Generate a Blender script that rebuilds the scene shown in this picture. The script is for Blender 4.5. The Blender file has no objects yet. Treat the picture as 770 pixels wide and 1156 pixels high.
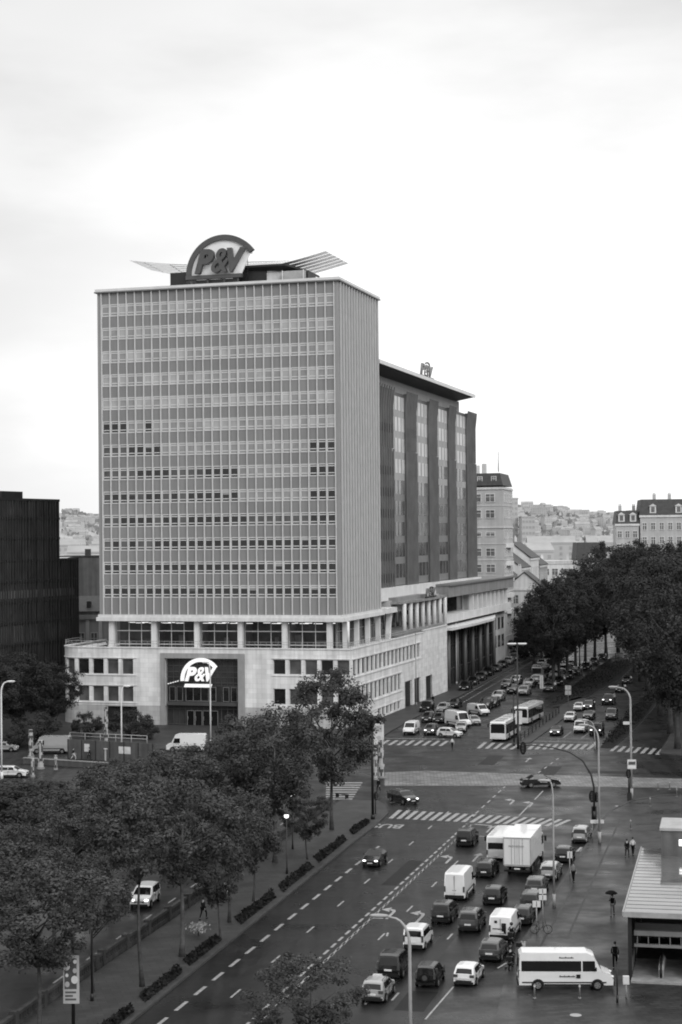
import bpy, bmesh, math, random
from mathutils import Vector, Matrix
random.seed(7)
sc = bpy.context.scene
COL = sc.collection
PI = math.pi

# ------------------------------------------------------------------ camera
CAM_H = 31.0
F_PX = 1950.0
PITCH = math.atan(29 / F_PX)
ROLL = math.radians(0.57)
FW = Vector((0, math.cos(PITCH), math.sin(PITCH)))
UP0 = Vector((0, -math.sin(PITCH), math.cos(PITCH)))
RT0 = Vector((1, 0, 0))
RT = RT0 * math.cos(ROLL) - UP0 * math.sin(ROLL)
UP = RT0 * math.sin(ROLL) + UP0 * math.cos(ROLL)
cam_d = bpy.data.cameras.new('camera')
cam = bpy.data.objects.new('camera', cam_d)
COL.objects.link(cam)
m = Matrix((RT, UP, -FW)).transposed().to_4x4()
m.translation = Vector((0, 0, CAM_H))
cam.matrix_world = m
cam_d.sensor_fit = 'VERTICAL'
cam_d.sensor_height = 36.0
cam_d.sensor_width = 24.0
cam_d.lens = F_PX / 1156.0 * 36.0
cam_d.clip_start = 0.5
cam_d.clip_end = 12000
sc.camera = cam


def G(px, py, z=0.0):
    """survey point: where the sight line through a photo pixel meets height z"""
    d = FW + RT * ((px - 385.0) / F_PX) + UP * ((578.0 - py) / F_PX)
    t = (z - CAM_H) / d.z
    return Vector((d.x * t, d.y * t, z))


def DEP(px, py, y):
    d = FW + RT * ((px - 385.0) / F_PX) + UP * ((578.0 - py) / F_PX)
    t = y / d.y
    return Vector((d.x * t, y, CAM_H + d.z * t))


# ------------------------------------------------------------------ render / world
sc.render.engine = 'CYCLES'
sc.cycles.use_denoising = True
sc.cycles.filter_width = 1.9
sc.cycles.max_bounces = 6
sc.cycles.diffuse_bounces = 3
sc.cycles.glossy_bounces = 3
sc.cycles.transmission_bounces = 4
sc.cycles.transparent_max_bounces = 8
sc.view_settings.view_transform = 'Standard'
sc.view_settings.look = 'None'
sc.view_settings.exposure = 0
sc.view_settings.gamma = 1

SUN_EL, SUN_AZ = math.radians(32), math.radians(150)     # azimuth clockwise from +Y
w = bpy.data.worlds.new('World')
sc.world = w
w.use_nodes = True
nt = w.node_tree
for n in list(nt.nodes):
    nt.nodes.remove(n)


def N(nt, t, **k):
    n = nt.nodes.new(t)
    for a, b in k.items():
        setattr(n, a, b)
    return n


def setramp(r, stops, interp='EASE'):
    cr = r.color_ramp
    cr.interpolation = interp
    while len(cr.elements) > 1:
        cr.elements.remove(cr.elements[-1])
    cr.elements[0].position = stops[0][0]
    v = stops[0][1]
    cr.elements[0].color = (v, v, v, 1)
    for p, v in stops[1:]:
        e = cr.elements.new(p)
        e.color = (v, v, v, 1)


sky = N(nt, 'ShaderNodeTexSky', sky_type='NISHITA')
sky.sun_disc = False
sky.sun_elevation = SUN_EL
sky.sun_rotation = SUN_AZ
sky.altitude = 60
sky.air_density = 1.0
sky.dust_density = 4.0
bw = N(nt, 'ShaderNodeRGBToBW')
nt.links.new(sky.outputs[0], bw.inputs[0])
tc = N(nt, 'ShaderNodeTexCoord')
sep = N(nt, 'ShaderNodeSeparateXYZ')
nt.links.new(tc.outputs['Generated'], sep.inputs[0])
# overcast luminance against elevation (sine of elevation)
ramp = N(nt, 'ShaderNodeValToRGB')
setramp(ramp, [(0.0, 0.56), (0.10, 0.55), (0.20, 0.50), (0.30, 0.465), (0.42, 0.66), (0.7, 0.95), (1.0, 1.0)], 'LINEAR')
nt.links.new(sep.outputs['Z'], ramp.inputs[0])
# sky brightened over the avenue, dimming outward to imitate lens vignetting
dot = N(nt, 'ShaderNodeVectorMath', operation='DOT_PRODUCT')
nrm = N(nt, 'ShaderNodeVectorMath', operation='NORMALIZE')
nt.links.new(tc.outputs['Generated'], nrm.inputs[0])
nt.links.new(nrm.outputs[0], dot.inputs[0])
gd = Vector((math.sin(math.radians(3.5)), math.cos(math.radians(3.5)), 0.09)).normalized()
dot.inputs[1].default_value = gd
glow = N(nt, 'ShaderNodeMapRange')
glow.interpolation_type = 'SMOOTHSTEP'
glow.inputs['From Min'].default_value = math.cos(math.radians(17))
glow.inputs['From Max'].default_value = 1.0
glow.inputs['To Min'].default_value = 0.98
glow.inputs['To Max'].default_value = 1.22
nt.links.new(dot.outputs['Value'], glow.inputs['Value'])
# soft clouds
mp = N(nt, 'ShaderNodeMapping')
mp.inputs['Scale'].default_value = (3.0, 3.0, 9.0)
nt.links.new(tc.outputs['Generated'], mp.inputs[0])
cl = N(nt, 'ShaderNodeTexNoise')
cl.inputs['Scale'].default_value = 1.5
cl.inputs['Detail'].default_value = 5
cl.inputs['Roughness'].default_value = 0.5
nt.links.new(mp.outputs[0], cl.inputs['Vector'])
clr = N(nt, 'ShaderNodeMapRange')
clr.interpolation_type = 'SMOOTHSTEP'
clr.inputs['From Min'].default_value = 0.36
clr.inputs['From Max'].default_value = 0.66
clr.inputs['To Min'].default_value = 0.90
clr.inputs['To Max'].default_value = 1.08
nt.links.new(cl.outputs['Fac'], clr.inputs['Value'])
m1 = N(nt, 'ShaderNodeMath', operation='MULTIPLY')
nt.links.new(ramp.outputs[0], m1.inputs[0])
nt.links.new(glow.outputs[0], m1.inputs[1])
m2 = N(nt, 'ShaderNodeMath', operation='MULTIPLY')
nt.links.new(m1.outputs[0], m2.inputs[0])
nt.links.new(clr.outputs[0], m2.inputs[1])
m3 = N(nt, 'ShaderNodeMath', operation='MULTIPLY')      # cloud luminance in the sky texture's units
nt.links.new(m2.outputs[0], m3.inputs[0])
m3.inputs[1].default_value = 18.5
mixv = N(nt, 'ShaderNodeMix')
mixv.data_type = 'FLOAT'
mixv.inputs[0].default_value = 0.94
nt.links.new(bw.outputs[0], mixv.inputs[2])
nt.links.new(m3.outputs[0], mixv.inputs[3])
bg = N(nt, 'ShaderNodeBackground')
bg.inputs['Strength'].default_value = 0.1
nt.links.new(mixv.outputs[0], bg.inputs['Color'])
wo = N(nt, 'ShaderNodeOutputWorld')
nt.links.new(bg.outputs[0], wo.inputs['Surface'])

sd = bpy.data.lights.new('sun', 'SUN')
sd.energy = 1.5
sd.angle = math.radians(32)
sd.color = (1, 1, 1)
so = bpy.data.objects.new('sun', sd)
COL.objects.link(so)
sdir = Vector((math.sin(SUN_AZ) * math.cos(SUN_EL), math.cos(SUN_AZ) * math.cos(SUN_EL), math.sin(SUN_EL)))
so.rotation_euler = (-sdir).to_track_quat('-Z', 'Y').to_euler()
so.location = (0, 0, 120)

# ------------------------------------------------------------------ materials (black and white photograph: greys)
MATS = {}


def mat(name, v, rough=0.7, spec=0.3, var=0.12, scale=0.8, bump=0.0, bscale=20.0, metal=0.0, coat=0.0, streak=0.0, island=0.0, emit=0.0, rvar=0.0):
    mt = bpy.data.materials.new(name)
    mt.use_nodes = True
    t = mt.node_tree
    b = t.nodes['Principled BSDF']
    b.inputs['Roughness'].default_value = rough
    b.inputs['Specular IOR Level'].default_value = spec
    b.inputs['Metallic'].default_value = metal
    b.inputs['Coat Weight'].default_value = coat
    co = N(t, 'ShaderNodeTexCoord')
    no = N(t, 'ShaderNodeTexNoise')
    no.inputs['Scale'].default_value = scale
    no.inputs['Detail'].default_value = 6
    no.inputs['Roughness'].default_value = 0.6
    t.links.new(co.outputs['Object'], no.inputs['Vector'])
    mr = N(t, 'ShaderNodeMapRange')
    mr.inputs['From Min'].default_value = 0.3
    mr.inputs['From Max'].default_value = 0.7
    mr.inputs['To Min'].default_value = v * (1 - var)
    mr.inputs['To Max'].default_value = v * (1 + var)
    t.links.new(no.outputs['Fac'], mr.inputs['Value'])
    out = mr.outputs[0]
    if streak > 0:                                      # vertical rain streaks
        mpp = N(t, 'ShaderNodeMapping')
        mpp.inputs['Scale'].default_value = (1.6, 1.6, 0.06)
        t.links.new(co.outputs['Object'], mpp.inputs[0])
        n2 = N(t, 'ShaderNodeTexNoise')
        n2.inputs['Scale'].default_value = 1.0
        n2.inputs['Detail'].default_value = 4
        t.links.new(mpp.outputs[0], n2.inputs['Vector'])
        r2 = N(t, 'ShaderNodeMapRange')
        r2.inputs['From Min'].default_value = 0.35
        r2.inputs['From Max'].default_value = 0.65
        r2.inputs['To Min'].default_value = 1 - streak
        r2.inputs['To Max'].default_value = 1 + streak * .5
        t.links.new(n2.outputs['Fac'], r2.inputs['Value'])
        mm = N(t, 'ShaderNodeMath', operation='MULTIPLY')
        t.links.new(out, mm.inputs[0])
        t.links.new(r2.outputs[0], mm.inputs[1])
        out = mm.outputs[0]
    if island > 0:
        ge = N(t, 'ShaderNodeNewGeometry')
        r2 = N(t, 'ShaderNodeMapRange')
        r2.inputs['To Min'].default_value = 1 - island
        r2.inputs['To Max'].default_value = 1 + island
        t.links.new(ge.outputs['Random Per Island'], r2.inputs['Value'])
        mm = N(t, 'ShaderNodeMath', operation='MULTIPLY')
        t.links.new(out, mm.inputs[0])
        t.links.new(r2.outputs[0], mm.inputs[1])
        out = mm.outputs[0]
    cb = N(t, 'ShaderNodeCombineColor')
    for i in range(3):
        t.links.new(out, cb.inputs[i])
    t.links.new(cb.outputs[0], b.inputs['Base Color'])
    if rvar > 0:
        r3 = N(t, 'ShaderNodeMapRange')
        r3.inputs['From Min'].default_value = 0.35
        r3.inputs['From Max'].default_value = 0.65
        r3.inputs['To Min'].default_value = max(0.03, rough - rvar)
        r3.inputs['To Max'].default_value = rough + rvar
        n3 = N(t, 'ShaderNodeTexNoise')
        n3.inputs['Scale'].default_value = 0.22
        n3.inputs['Detail'].default_value = 5
        t.links.new(co.outputs['Object'], n3.inputs['Vector'])
        t.links.new(n3.outputs['Fac'], r3.inputs['Value'])
        t.links.new(r3.outputs[0], b.inputs['Roughness'])
    if bump > 0:
        nb = N(t, 'ShaderNodeTexNoise')
        nb.inputs['Scale'].default_value = bscale
        nb.inputs['Detail'].default_value = 3
        t.links.new(co.outputs['Object'], nb.inputs['Vector'])
        bn = N(t, 'ShaderNodeBump')
        bn.inputs['Strength'].default_value = bump
        bn.inputs['Distance'].default_value = 0.05
        t.links.new(nb.outputs['Fac'], bn.inputs['Height'])
        t.links.new(bn.outputs[0], b.inputs['Normal'])
    if emit > 0:
        b.inputs['Emission Color'].default_value = (1, 1, 1, 1)
        b.inputs['Emission Strength'].default_value = emit
    MATS[name] = mt
    return mt


def brick_mat(name, v, mortar, bw_, bh, rough=0.6, spec=0.3, rot=0.0, offset=0.5, mort=0.015, axis='XY', var=0.25, streak=0.0, rvar=0.0):
    """courses of slabs or setts: brick texture in object space"""
    mt = mat(name, v, rough, spec, 0.12 if streak else 0.26, 0.3, streak=streak, rvar=rvar)
    t = mt.node_tree
    b = t.nodes['Principled BSDF']
    co = [n for n in t.nodes if n.type == 'TEX_COORD'][0]
    src = co.outputs['Object']
    mpp = N(t, 'ShaderNodeMapping')
    mpp.inputs['Rotation'].default_value = (0, 0, rot)
    if axis == 'XZ':
        mpp.inputs['Rotation'].default_value = (-PI / 2, 0, 0)
    if axis == 'YZ':
        sp = N(t, 'ShaderNodeSeparateXYZ')
        cm = N(t, 'ShaderNodeCombineXYZ')
        t.links.new(src, sp.inputs[0])
        ad = N(t, 'ShaderNodeMath', operation='ADD')
        t.links.new(sp.outputs[0], ad.inputs[0])
        t.links.new(sp.outputs[1], ad.inputs[1])
        t.links.new(ad.outputs[0], cm.inputs[0])
        t.links.new(sp.outputs[2], cm.inputs[1])
        src = cm.outputs[0]
    t.links.new(src, mpp.inputs[0])
    br = N(t, 'ShaderNodeTexBrick')
    br.offset = offset
    br.inputs['Scale'].default_value = 1.0
    br.inputs['Brick Width'].default_value = bw_
    br.inputs['Row Height'].default_value = bh
    br.inputs['Mortar Size'].default_value = mort
    br.inputs['Mortar Smooth'].default_value = 0.3
    br.inputs['Color1'].default_value = (1 - var, 1 - var, 1 - var, 1)
    br.inputs['Color2'].default_value = (1 + var, 1 + var, 1 + var, 1)
    mo = mortar / v
    br.inputs['Mortar'].default_value = (mo, mo, mo, 1)
    t.links.new(mpp.outputs[0], br.inputs['Vector'])
    link = b.inputs['Base Color'].links[0]
    osock = link.from_socket
    mx = N(t, 'ShaderNodeMix')
    mx.data_type = 'RGBA'
    mx.blend_type = 'MULTIPLY'
    mx.inputs[0].default_value = 1
    t.links.new(osock, mx.inputs[6])
    t.links.new(br.outputs['Color'], mx.inputs[7])
    t.links.new(mx.outputs[2], b.inputs['Base Color'])
    return mt


def glass_clear(name, tint, refl):
    mt = bpy.data.materials.new(name)
    mt.use_nodes = True
    t = mt.node_tree
    for n in list(t.nodes):
        t.nodes.remove(n)
    tr = N(t, 'ShaderNodeBsdfTransparent')
    tr.inputs[0].default_value = (tint, tint, tint, 1)
    gl = N(t, 'ShaderNodeBsdfGlossy')
    gl.inputs['Roughness'].default_value = 0.02
    gl.inputs[0].default_value = (refl, refl, refl, 1)
    lw = N(t, 'ShaderNodeLayerWeight')
    lw.inputs['Blend'].default_value = 0.25
    mx = N(t, 'ShaderNodeMixShader')
    t.links.new(lw.outputs['Fresnel'], mx.inputs[0])
    t.links.new(tr.outputs[0], mx.inputs[1])
    t.links.new(gl.outputs[0], mx.inputs[2])
    o = N(t, 'ShaderNodeOutputMaterial')
    t.links.new(mx.outputs[0], o.inputs[0])
    MATS[name] = mt
    return mt


mat('ground', 0.06, 0.8, 0.2, 0.3, 0.05)
mat('asphalt', 0.0125, 0.38, 0.17, 0.30, 0.18, 0.25, 9, rvar=0.14)
mat('asphalt_patch', 0.0105, 0.5, 0.09, 0.3, 0.5, 0.3, 12)
mat('asphalt_worn', 0.018, 0.42, 0.11, 0.3, 0.5, 0.3, 12)
brick_mat('plaza', 0.027, 0.016, 0.9, 0.45, 0.42, 0.15, rot=-0.26, mort=0.04, var=0.30, rvar=0.16)
brick_mat('pavement', 0.044, 0.028, 1.2, 0.6, 0.55, 0.12, rot=-0.26, mort=0.03, var=0.15)
brick_mat('setts', 0.15, 0.05, 0.9, 0.5, 0.45, 0.15, rot=0.03, mort=0.06, var=0.35)
mat('kerb', 0.05, 0.6, 0.12, 0.25, 1.2)
mat('marking', 0.25, 0.55, 0.15, 0.3, 2.5)
mat('soil', 0.018, 0.9, 0.1, 0.4, 1.0)
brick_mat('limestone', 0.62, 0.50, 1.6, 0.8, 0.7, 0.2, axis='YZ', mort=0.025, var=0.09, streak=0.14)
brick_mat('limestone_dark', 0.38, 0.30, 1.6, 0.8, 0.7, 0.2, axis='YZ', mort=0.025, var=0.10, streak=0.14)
mat('concrete', 0.58, 0.75, 0.2, 0.10, 0.3, streak=0.10)
mat('concrete_dark', 0.22, 0.75, 0.2, 0.15, 0.4, streak=0.15)
mat('portal_frame', 0.055, 0.5, 0.3, 0.2, 0.5)
mat('portal_stone', 0.27, 0.6, 0.25, 0.12, 0.6, streak=0.12)
mat('spandrel', 0.21, 0.45, 0.35, 0.09, 0.09, streak=0.07)
mat('side_panel', 0.25, 0.5, 0.35, 0.09, 0.12, streak=0.08)
mat('aluminium', 0.47, 0.4, 0.4, 0.08, 0.5)
mat('aluminium_light', 0.57, 0.4, 0.4, 0.08, 0.5)
mat('glass_blind_sky_pale', 0.34, 0.15, 0.4, 0.15, 0.5)  # pale colour stands in for blinds and for sky mirrored in the panes
mat('glass_blind_sky', 0.25, 0.15, 0.4, 0.2, 0.35)
mat('glass_mid', 0.075, 0.08, 0.5, 0.5, 0.35)
mat('glass_dark', 0.014, 0.05, 0.5, 0.5, 0.5)
mat('strip_glass', 0.17, 0.15, 0.4, 0.4, 0.4)
mat('plaster_haze', 0.40, 0.8, 0.15, 0.1, 0.3, streak=0.08)
mat('glass_sky', 0.5, 0.3, 0.4, 0.22, 0.25)  # plain pale colour painted for bright sky mirrored in the slab's top windows
mat('bay_wall', 0.085, 0.5, 0.3, 0.2, 0.3)
mat('bay_fin', 0.14, 0.5, 0.3, 0.2, 0.3)
mat('block_pane', 0.05, 0.1, 0.5, 0.6, 0.5)  # lighter pane colour stands in for reflections on the black block
mat('block_wall', 0.022, 0.3, 0.4, 0.7, 0.25)
mat('block_fin', 0.045, 0.5, 0.3, 0.3, 0.3)
mat('portal_glass', 0.03, 0.12, 0.4, 0.6, 0.3)
mat('black_glass', 0.008, 0.12, 0.35, 0.5, 0.15)
glass_clear('clear_glass', 0.75, 0.8)
mat('room_dark', 0.16, 0.8, 0.2, 0.3, 0.5)
mat('room_light', 0.25, 0.8, 0.2, 0.3, 0.5)
mat('lit_tube', 0.8, 0.5, 0.2, 0, 1, emit=1.6)
mat('neon_white', 0.85, 0.5, 0.3, 0.02, 1, emit=0.28)
mat('sign_dark', 0.07, 0.5, 0.35, 0.1, 1.0)
mat('sign_back', 0.72, 0.5, 0.3, 0.08, 0.6)
mat('dark_metal', 0.014, 0.45, 0.4, 0.25, 1.0)
mat('charcoal', 0.016, 0.5, 0.35, 0.3, 0.5, streak=0.2)
mat('grey_metal', 0.16, 0.45, 0.4, 0.15, 1.0)
mat('galvanised', 0.28, 0.45, 0.4, 0.15, 1.5)
mat('white_pole', 0.6, 0.45, 0.4, 0.1, 1.5)
mat('slate', 0.05, 0.6, 0.25, 0.25, 1.2)
mat('plaster_light', 0.58, 0.8, 0.15, 0.10, 0.3, streak=0.10)
mat('plaster_mid', 0.52, 0.8, 0.15, 0.12, 0.3, streak=0.12)
mat('plaster_grey', 0.34, 0.8, 0.15, 0.12, 0.3, streak=0.12)
mat('plaster_dark', 0.11, 0.8, 0.15, 0.2, 0.3, streak=0.2)
mat('plaster_far', 0.41, 0.9, 0.05, 0.06, 0.1)  # far walls and windows: distance haze mixed into the base colour
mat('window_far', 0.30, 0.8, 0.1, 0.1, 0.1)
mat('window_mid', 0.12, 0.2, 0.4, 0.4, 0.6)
mat('hill_green', 0.33, 1.0, 0.0, 0.22, 0.02)  # hill tones lightened, so the aerial haze sits in their colours
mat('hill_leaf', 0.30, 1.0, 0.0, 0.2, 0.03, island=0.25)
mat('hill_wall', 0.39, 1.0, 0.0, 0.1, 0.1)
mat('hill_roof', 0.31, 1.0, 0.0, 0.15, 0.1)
mat('bark', 0.055, 0.9, 0.1, 0.45, 2.0)
mat('bark_light', 0.085, 0.9, 0.1, 0.5, 2.0)
mat('leaf', 0.053, 0.6, 0.2, 0.55, 0.45, island=0.4)
mat('leaf_dark', 0.040, 0.7, 0.15, 0.4, 0.2, island=0.3)
mat('leaf_low', 0.018, 0.8, 0.1, 0.4, 0.8, island=0.5)


def leafy(name, amount):
    t = MATS[name].node_tree
    b = t.nodes['Principled BSDF']
    src = b.inputs['Base Color'].links[0].from_socket
    tr = N(t, 'ShaderNodeBsdfTranslucent')
    t.links.new(src, tr.inputs['Color'])
    mx = N(t, 'ShaderNodeMixShader')
    mx.inputs[0].default_value = amount
    t.links.new(b.outputs[0], mx.inputs[1])
    t.links.new(tr.outputs[0], mx.inputs[2])
    out = [n for n in t.nodes if n.type == 'OUTPUT_MATERIAL'][0]
    t.links.new(mx.outputs[0], out.inputs['Surface'])


for nm in ('leaf', 'leaf_dark', 'leaf_low'):
    leafy(nm, 0.22)
for nm, v in (('white', 0.60), ('silver', 0.26), ('grey', 0.06), ('dark', 0.013), ('black', 0.006)):
    mat('paint_' + nm, v, 0.25, 0.35, 0.05, 1.0, coat=0.3 if v < .1 else 0.5)
mat('car_glass', 0.008, 0.06, 0.35, 0.2, 1.0)
mat('tyre', 0.006, 0.8, 0.2, 0.1, 3)
mat('rim', 0.14, 0.35, 0.5, 0.1, 3)
mat('plastic_dark', 0.008, 0.6, 0.3, 0.2, 2)
mat('lamp_off', 0.55, 0.15, 0.5, 0.1, 3)
mat('lamp_lit', 0.9, 0.2, 0.5, 0.0, 1, emit=2.2)
mat('tail_lamp', 0.06, 0.2, 0.5, 0.1, 3)
mat('plate_white', 0.6, 0.5, 0.3, 0.05, 3)
mat('skin', 0.35, 0.6, 0.3, 0.06, 5)
mat('cloth_black', 0.006, 0.85, 0.1, 0.2, 3)
mat('cloth_dark', 0.015, 0.85, 0.1, 0.2, 3)
mat('cloth_grey', 0.16, 0.85, 0.1, 0.2, 3)
mat('cloth_light', 0.45, 0.85, 0.1, 0.15, 3)
mat('hair', 0.015, 0.7, 0.3, 0.2, 3)
mat('roof_metal', 0.11, 0.08, 1.0, 0.4, 0.25, rvar=0.05)
mat('poster_light', 0.5, 0.6, 0.3, 0.2, 1.5)
mat('poster_dark', 0.06, 0.6, 0.3, 0.4, 2.0)
mat('lift_wall', 0.10, 0.6, 0.3, 0.3, 0.5, streak=0.25)
mat('balustrade_stone', 0.045, 0.7, 0.15, 0.3, 0.8, streak=0.2)
mat('hoarding', 0.075, 0.7, 0.2, 0.2, 0.5, streak=0.2)
mat('wing_slat', 0.78, 0.5, 0.3, 0.06, 0.3)
M = MATS
t = MATS['asphalt'].node_tree
b = t.nodes['Principled BSDF']
co = [n for n in t.nodes if n.type == 'TEX_COORD'][0]
mpp = N(t, 'ShaderNodeMapping')
mpp.inputs['Rotation'].default_value = (0, 0, math.radians(14.2))
mpp.inputs['Scale'].default_value = (1.1, 0.035, 1)
t.links.new(co.outputs['Object'], mpp.inputs[0])
nz = N(t, 'ShaderNodeTexNoise')
nz.inputs['Scale'].default_value = 1.0
nz.inputs['Detail'].default_value = 4
t.links.new(mpp.outputs[0], nz.inputs['Vector'])
r2 = N(t, 'ShaderNodeMapRange')
r2.inputs['From Min'].default_value = 0.32
r2.inputs['From Max'].default_value = 0.68
r2.inputs['To Min'].default_value = 0.6
r2.inputs['To Max'].default_value = 1.5
t.links.new(nz.outputs['Fac'], r2.inputs['Value'])
src = b.inputs['Base Color'].links[0].from_socket
vm = N(t, 'ShaderNodeVectorMath', operation='SCALE')
t.links.new(src, vm.inputs[0])
t.links.new(r2.outputs[0], vm.inputs['Scale'])
t.links.new(vm.outputs[0], b.inputs['Base Color'])


# ------------------------------------------------------------------ mesh builder
class MB:
    def __init__(s):
        s.v, s.f, s.m = [], [], []
        s.T = None
        s.sm = []

    def pts(s, ps):
        b = len(s.v)
        for p in ps:
            p = Vector(p)
            s.v.append(s.T @ p if s.T is not None else p)
        return b

    def face(s, idx, m=0, smooth=False):
        s.f.append(tuple(idx))
        s.m.append(m)
        s.sm.append(smooth)

    def poly(s, ps, m=0):
        b = s.pts(ps)
        s.face(range(b, b + len(ps)), m)

    def box(s, x0, x1, y0, y1, z0, z1, m=0):
        b = s.pts([(x0, y0, z0), (x1, y0, z0), (x1, y1, z0), (x0, y1, z0), (x0, y0, z1), (x1, y0, z1), (x1, y1, z1), (x0, y1, z1)])
        for q in ((0, 3, 2, 1), (4, 5, 6, 7), (0, 1, 5, 4), (1, 2, 6, 5), (2, 3, 7, 6), (3, 0, 4, 7)):
            s.face([b + i for i in q], m)

    def cbox(s, c, d, m=0):
        s.box(c[0] - d[0] / 2, c[0] + d[0] / 2, c[1] - d[1] / 2, c[1] + d[1] / 2, c[2] - d[2] / 2, c[2] + d[2] / 2, m)

    def tube(s, pts, rad, n=8, m=0, caps=True, smooth=True):
        pts = [Vector(p) for p in pts]
        if not isinstance(rad, (list, tuple)):
            rad = [rad] * len(pts)
        rings = []
        ref = None
        for i, p in enumerate(pts):
            a = pts[max(0, i - 1)]
            c = pts[min(len(pts) - 1, i + 1)]
            t = (c - a)
            if t.length < 1e-9:
                t = Vector((0, 0, 1))
            t.normalize()
            if ref is None:
                ref = Vector((1, 0, 0)) if abs(t.x) < 0.8 else Vector((0, 1, 0))
            u = ref - t * ref.dot(t)
            if u.length < 1e-6:
                u = t.orthogonal()
            u.normalize()
            ref = u
            v = t.cross(u)
            b = s.pts([p + (u * math.cos(2 * PI * k / n) + v * math.sin(2 * PI * k / n)) * rad[i] for k in range(n)])
            rings.append(b)
        for a, b in zip(rings, rings[1:]):
            for k in range(n):
                k2 = (k + 1) % n
                s.face((a + k, a + k2, b + k2, b + k), m, smooth)
        if caps:
            s.face([rings[0] + k for k in reversed(range(n))], m)
            s.face([rings[-1] + k for k in range(n)], m)

    def prism(s, poly, d, m=0, mcap=None):
        """extrude polygon (3-D points) along vector d"""
        n = len(poly)
        d = Vector(d)
        a = s.pts(poly)
        b = s.pts([Vector(p) + d for p in poly])
        s.face([a + i for i in reversed(range(n))], m if mcap is None else mcap)
        s.face([b + i for i in range(n)], m if mcap is None else mcap)
        for i in range(n):
            j = (i + 1) % n
            s.face((a + i, a + j, b + j, b + i), m)

    def loft(s, rings, m=0, caps=True, smooth=True, closed=True):
        n = len(rings[0])
        bs = [s.pts(r) for r in rings]
        for a, b in zip(bs, bs[1:]):
            for k in range(n if closed else n - 1):
                k2 = (k + 1) % n
                s.face((a + k, a + k2, b + k2, b + k), m, smooth)
        if caps:
            s.face([bs[0] + k for k in reversed(range(n))], m)
            s.face([bs[-1] + k for k in range(n)], m)

    def ball(s, c, r, m=0, nu=10, nv=7):
        c = Vector(c)
        if not isinstance(r, (tuple, list)):
            r = (r, r, r)
        rings = []
        for j in range(nv + 1):
            th = -PI / 2 + PI * (j + 0.02) / (nv + 0.04)
            rings.append([c + Vector((r[0] * math.cos(th) * math.cos(2 * PI * k / nu), r[1] * math.cos(th) * math.sin(2 * PI * k / nu), r[2] * math.sin(th))) for k in range(nu)])
        s.loft(rings, m)

    def mesh(s, name, mats):
        me = bpy.data.meshes.new(name)
        me.from_pydata([tuple(v) for v in s.v], [], s.f)
        for q in (mats if isinstance(mats, (list, tuple)) else [mats]):
            me.materials.append(M[q] if isinstance(q, str) else q)
        me.polygons.foreach_set('material_index', s.m)
        me.polygons.foreach_set('use_smooth', s.sm)
        me.update()
        return me

    def build(s, name, mats, parent=None, loc=None, rz=None):
        o = bpy.data.objects.new(name, s.mesh(name, mats))
        COL.objects.link(o)
        if parent is not None:
            o.parent = parent
        if loc is not None:
            o.location = loc
        if rz is not None:
            o.rotation_euler = (0, 0, rz)
        return o


def tag(o, label=None, cat=None, group=None, kind=None):
    if label:
        o['label'] = label
    if cat:
        o['category'] = cat
    if group:
        o['group'] = group
    if kind:
        o['kind'] = kind
    return o


def empty(name, label=None, cat=None, loc=(0, 0, 0), rz=0.0, group=None):
    o = bpy.data.objects.new(name, None)
    COL.objects.link(o)
    o.location = loc
    o.rotation_euler = (0, 0, rz)
    return tag(o, label, cat, group)


def copy_tree(o, parent=None):
    c = o.copy()
    COL.objects.link(c)
    c.parent = parent
    for ch in list(o.children):
        copy_tree(ch, c)
    return c


def link_obj(name, me, parent=None):
    o = bpy.data.objects.new(name, me)
    COL.objects.link(o)
    o.parent = parent
    return o


def override(o, i, mname):
    o.material_slots[i].link = 'OBJECT'
    o.material_slots[i].material = M[mname]


def text_mesh(txt, size, depth, shear=0.0, bold=0.0, spacing=1.0):
    cu = bpy.data.curves.new('lettering', 'FONT')
    cu.body = txt
    cu.size = size
    cu.extrude = depth / 2
    cu.offset = bold
    cu.shear = shear
    cu.space_character = spacing
    cu.align_x = 'LEFT'
    o = bpy.data.objects.new('lettering', cu)
    COL.objects.link(o)
    dg = bpy.context.evaluated_depsgraph_get()
    me = bpy.data.meshes.new_from_object(o.evaluated_get(dg))
    bpy.data.objects.remove(o)
    bpy.data.curves.remove(cu)
    return me


def place_text(name, txt, width, height, depth, mtn, parent, origin, ux, uz, shear=0.0, bold=0.0):
    """lettering scaled to width x height, standing on origin, running along ux with its top along uz"""
    me = text_mesh(txt, 1.0, 1.0, shear, bold)
    xs = [v.co.x for v in me.vertices]
    ys = [v.co.y for v in me.vertices]
    x0, x1, y0, y1 = min(xs), max(xs), min(ys), max(ys)
    ux, uz = Vector(ux).normalized(), Vector(uz).normalized()
    nrm_ = ux.cross(uz)
    for v in me.vertices:
        a = (v.co.x - x0) / (x1 - x0) * width
        b = (v.co.y - y0) / (y1 - y0) * height
        v.co = Vector(origin) + ux * a + uz * b + nrm_ * (v.co.z * depth)
    me.materials.clear()
    me.materials.append(M[mtn])
    me.name = name
    return link_obj(name, me, parent)


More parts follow.
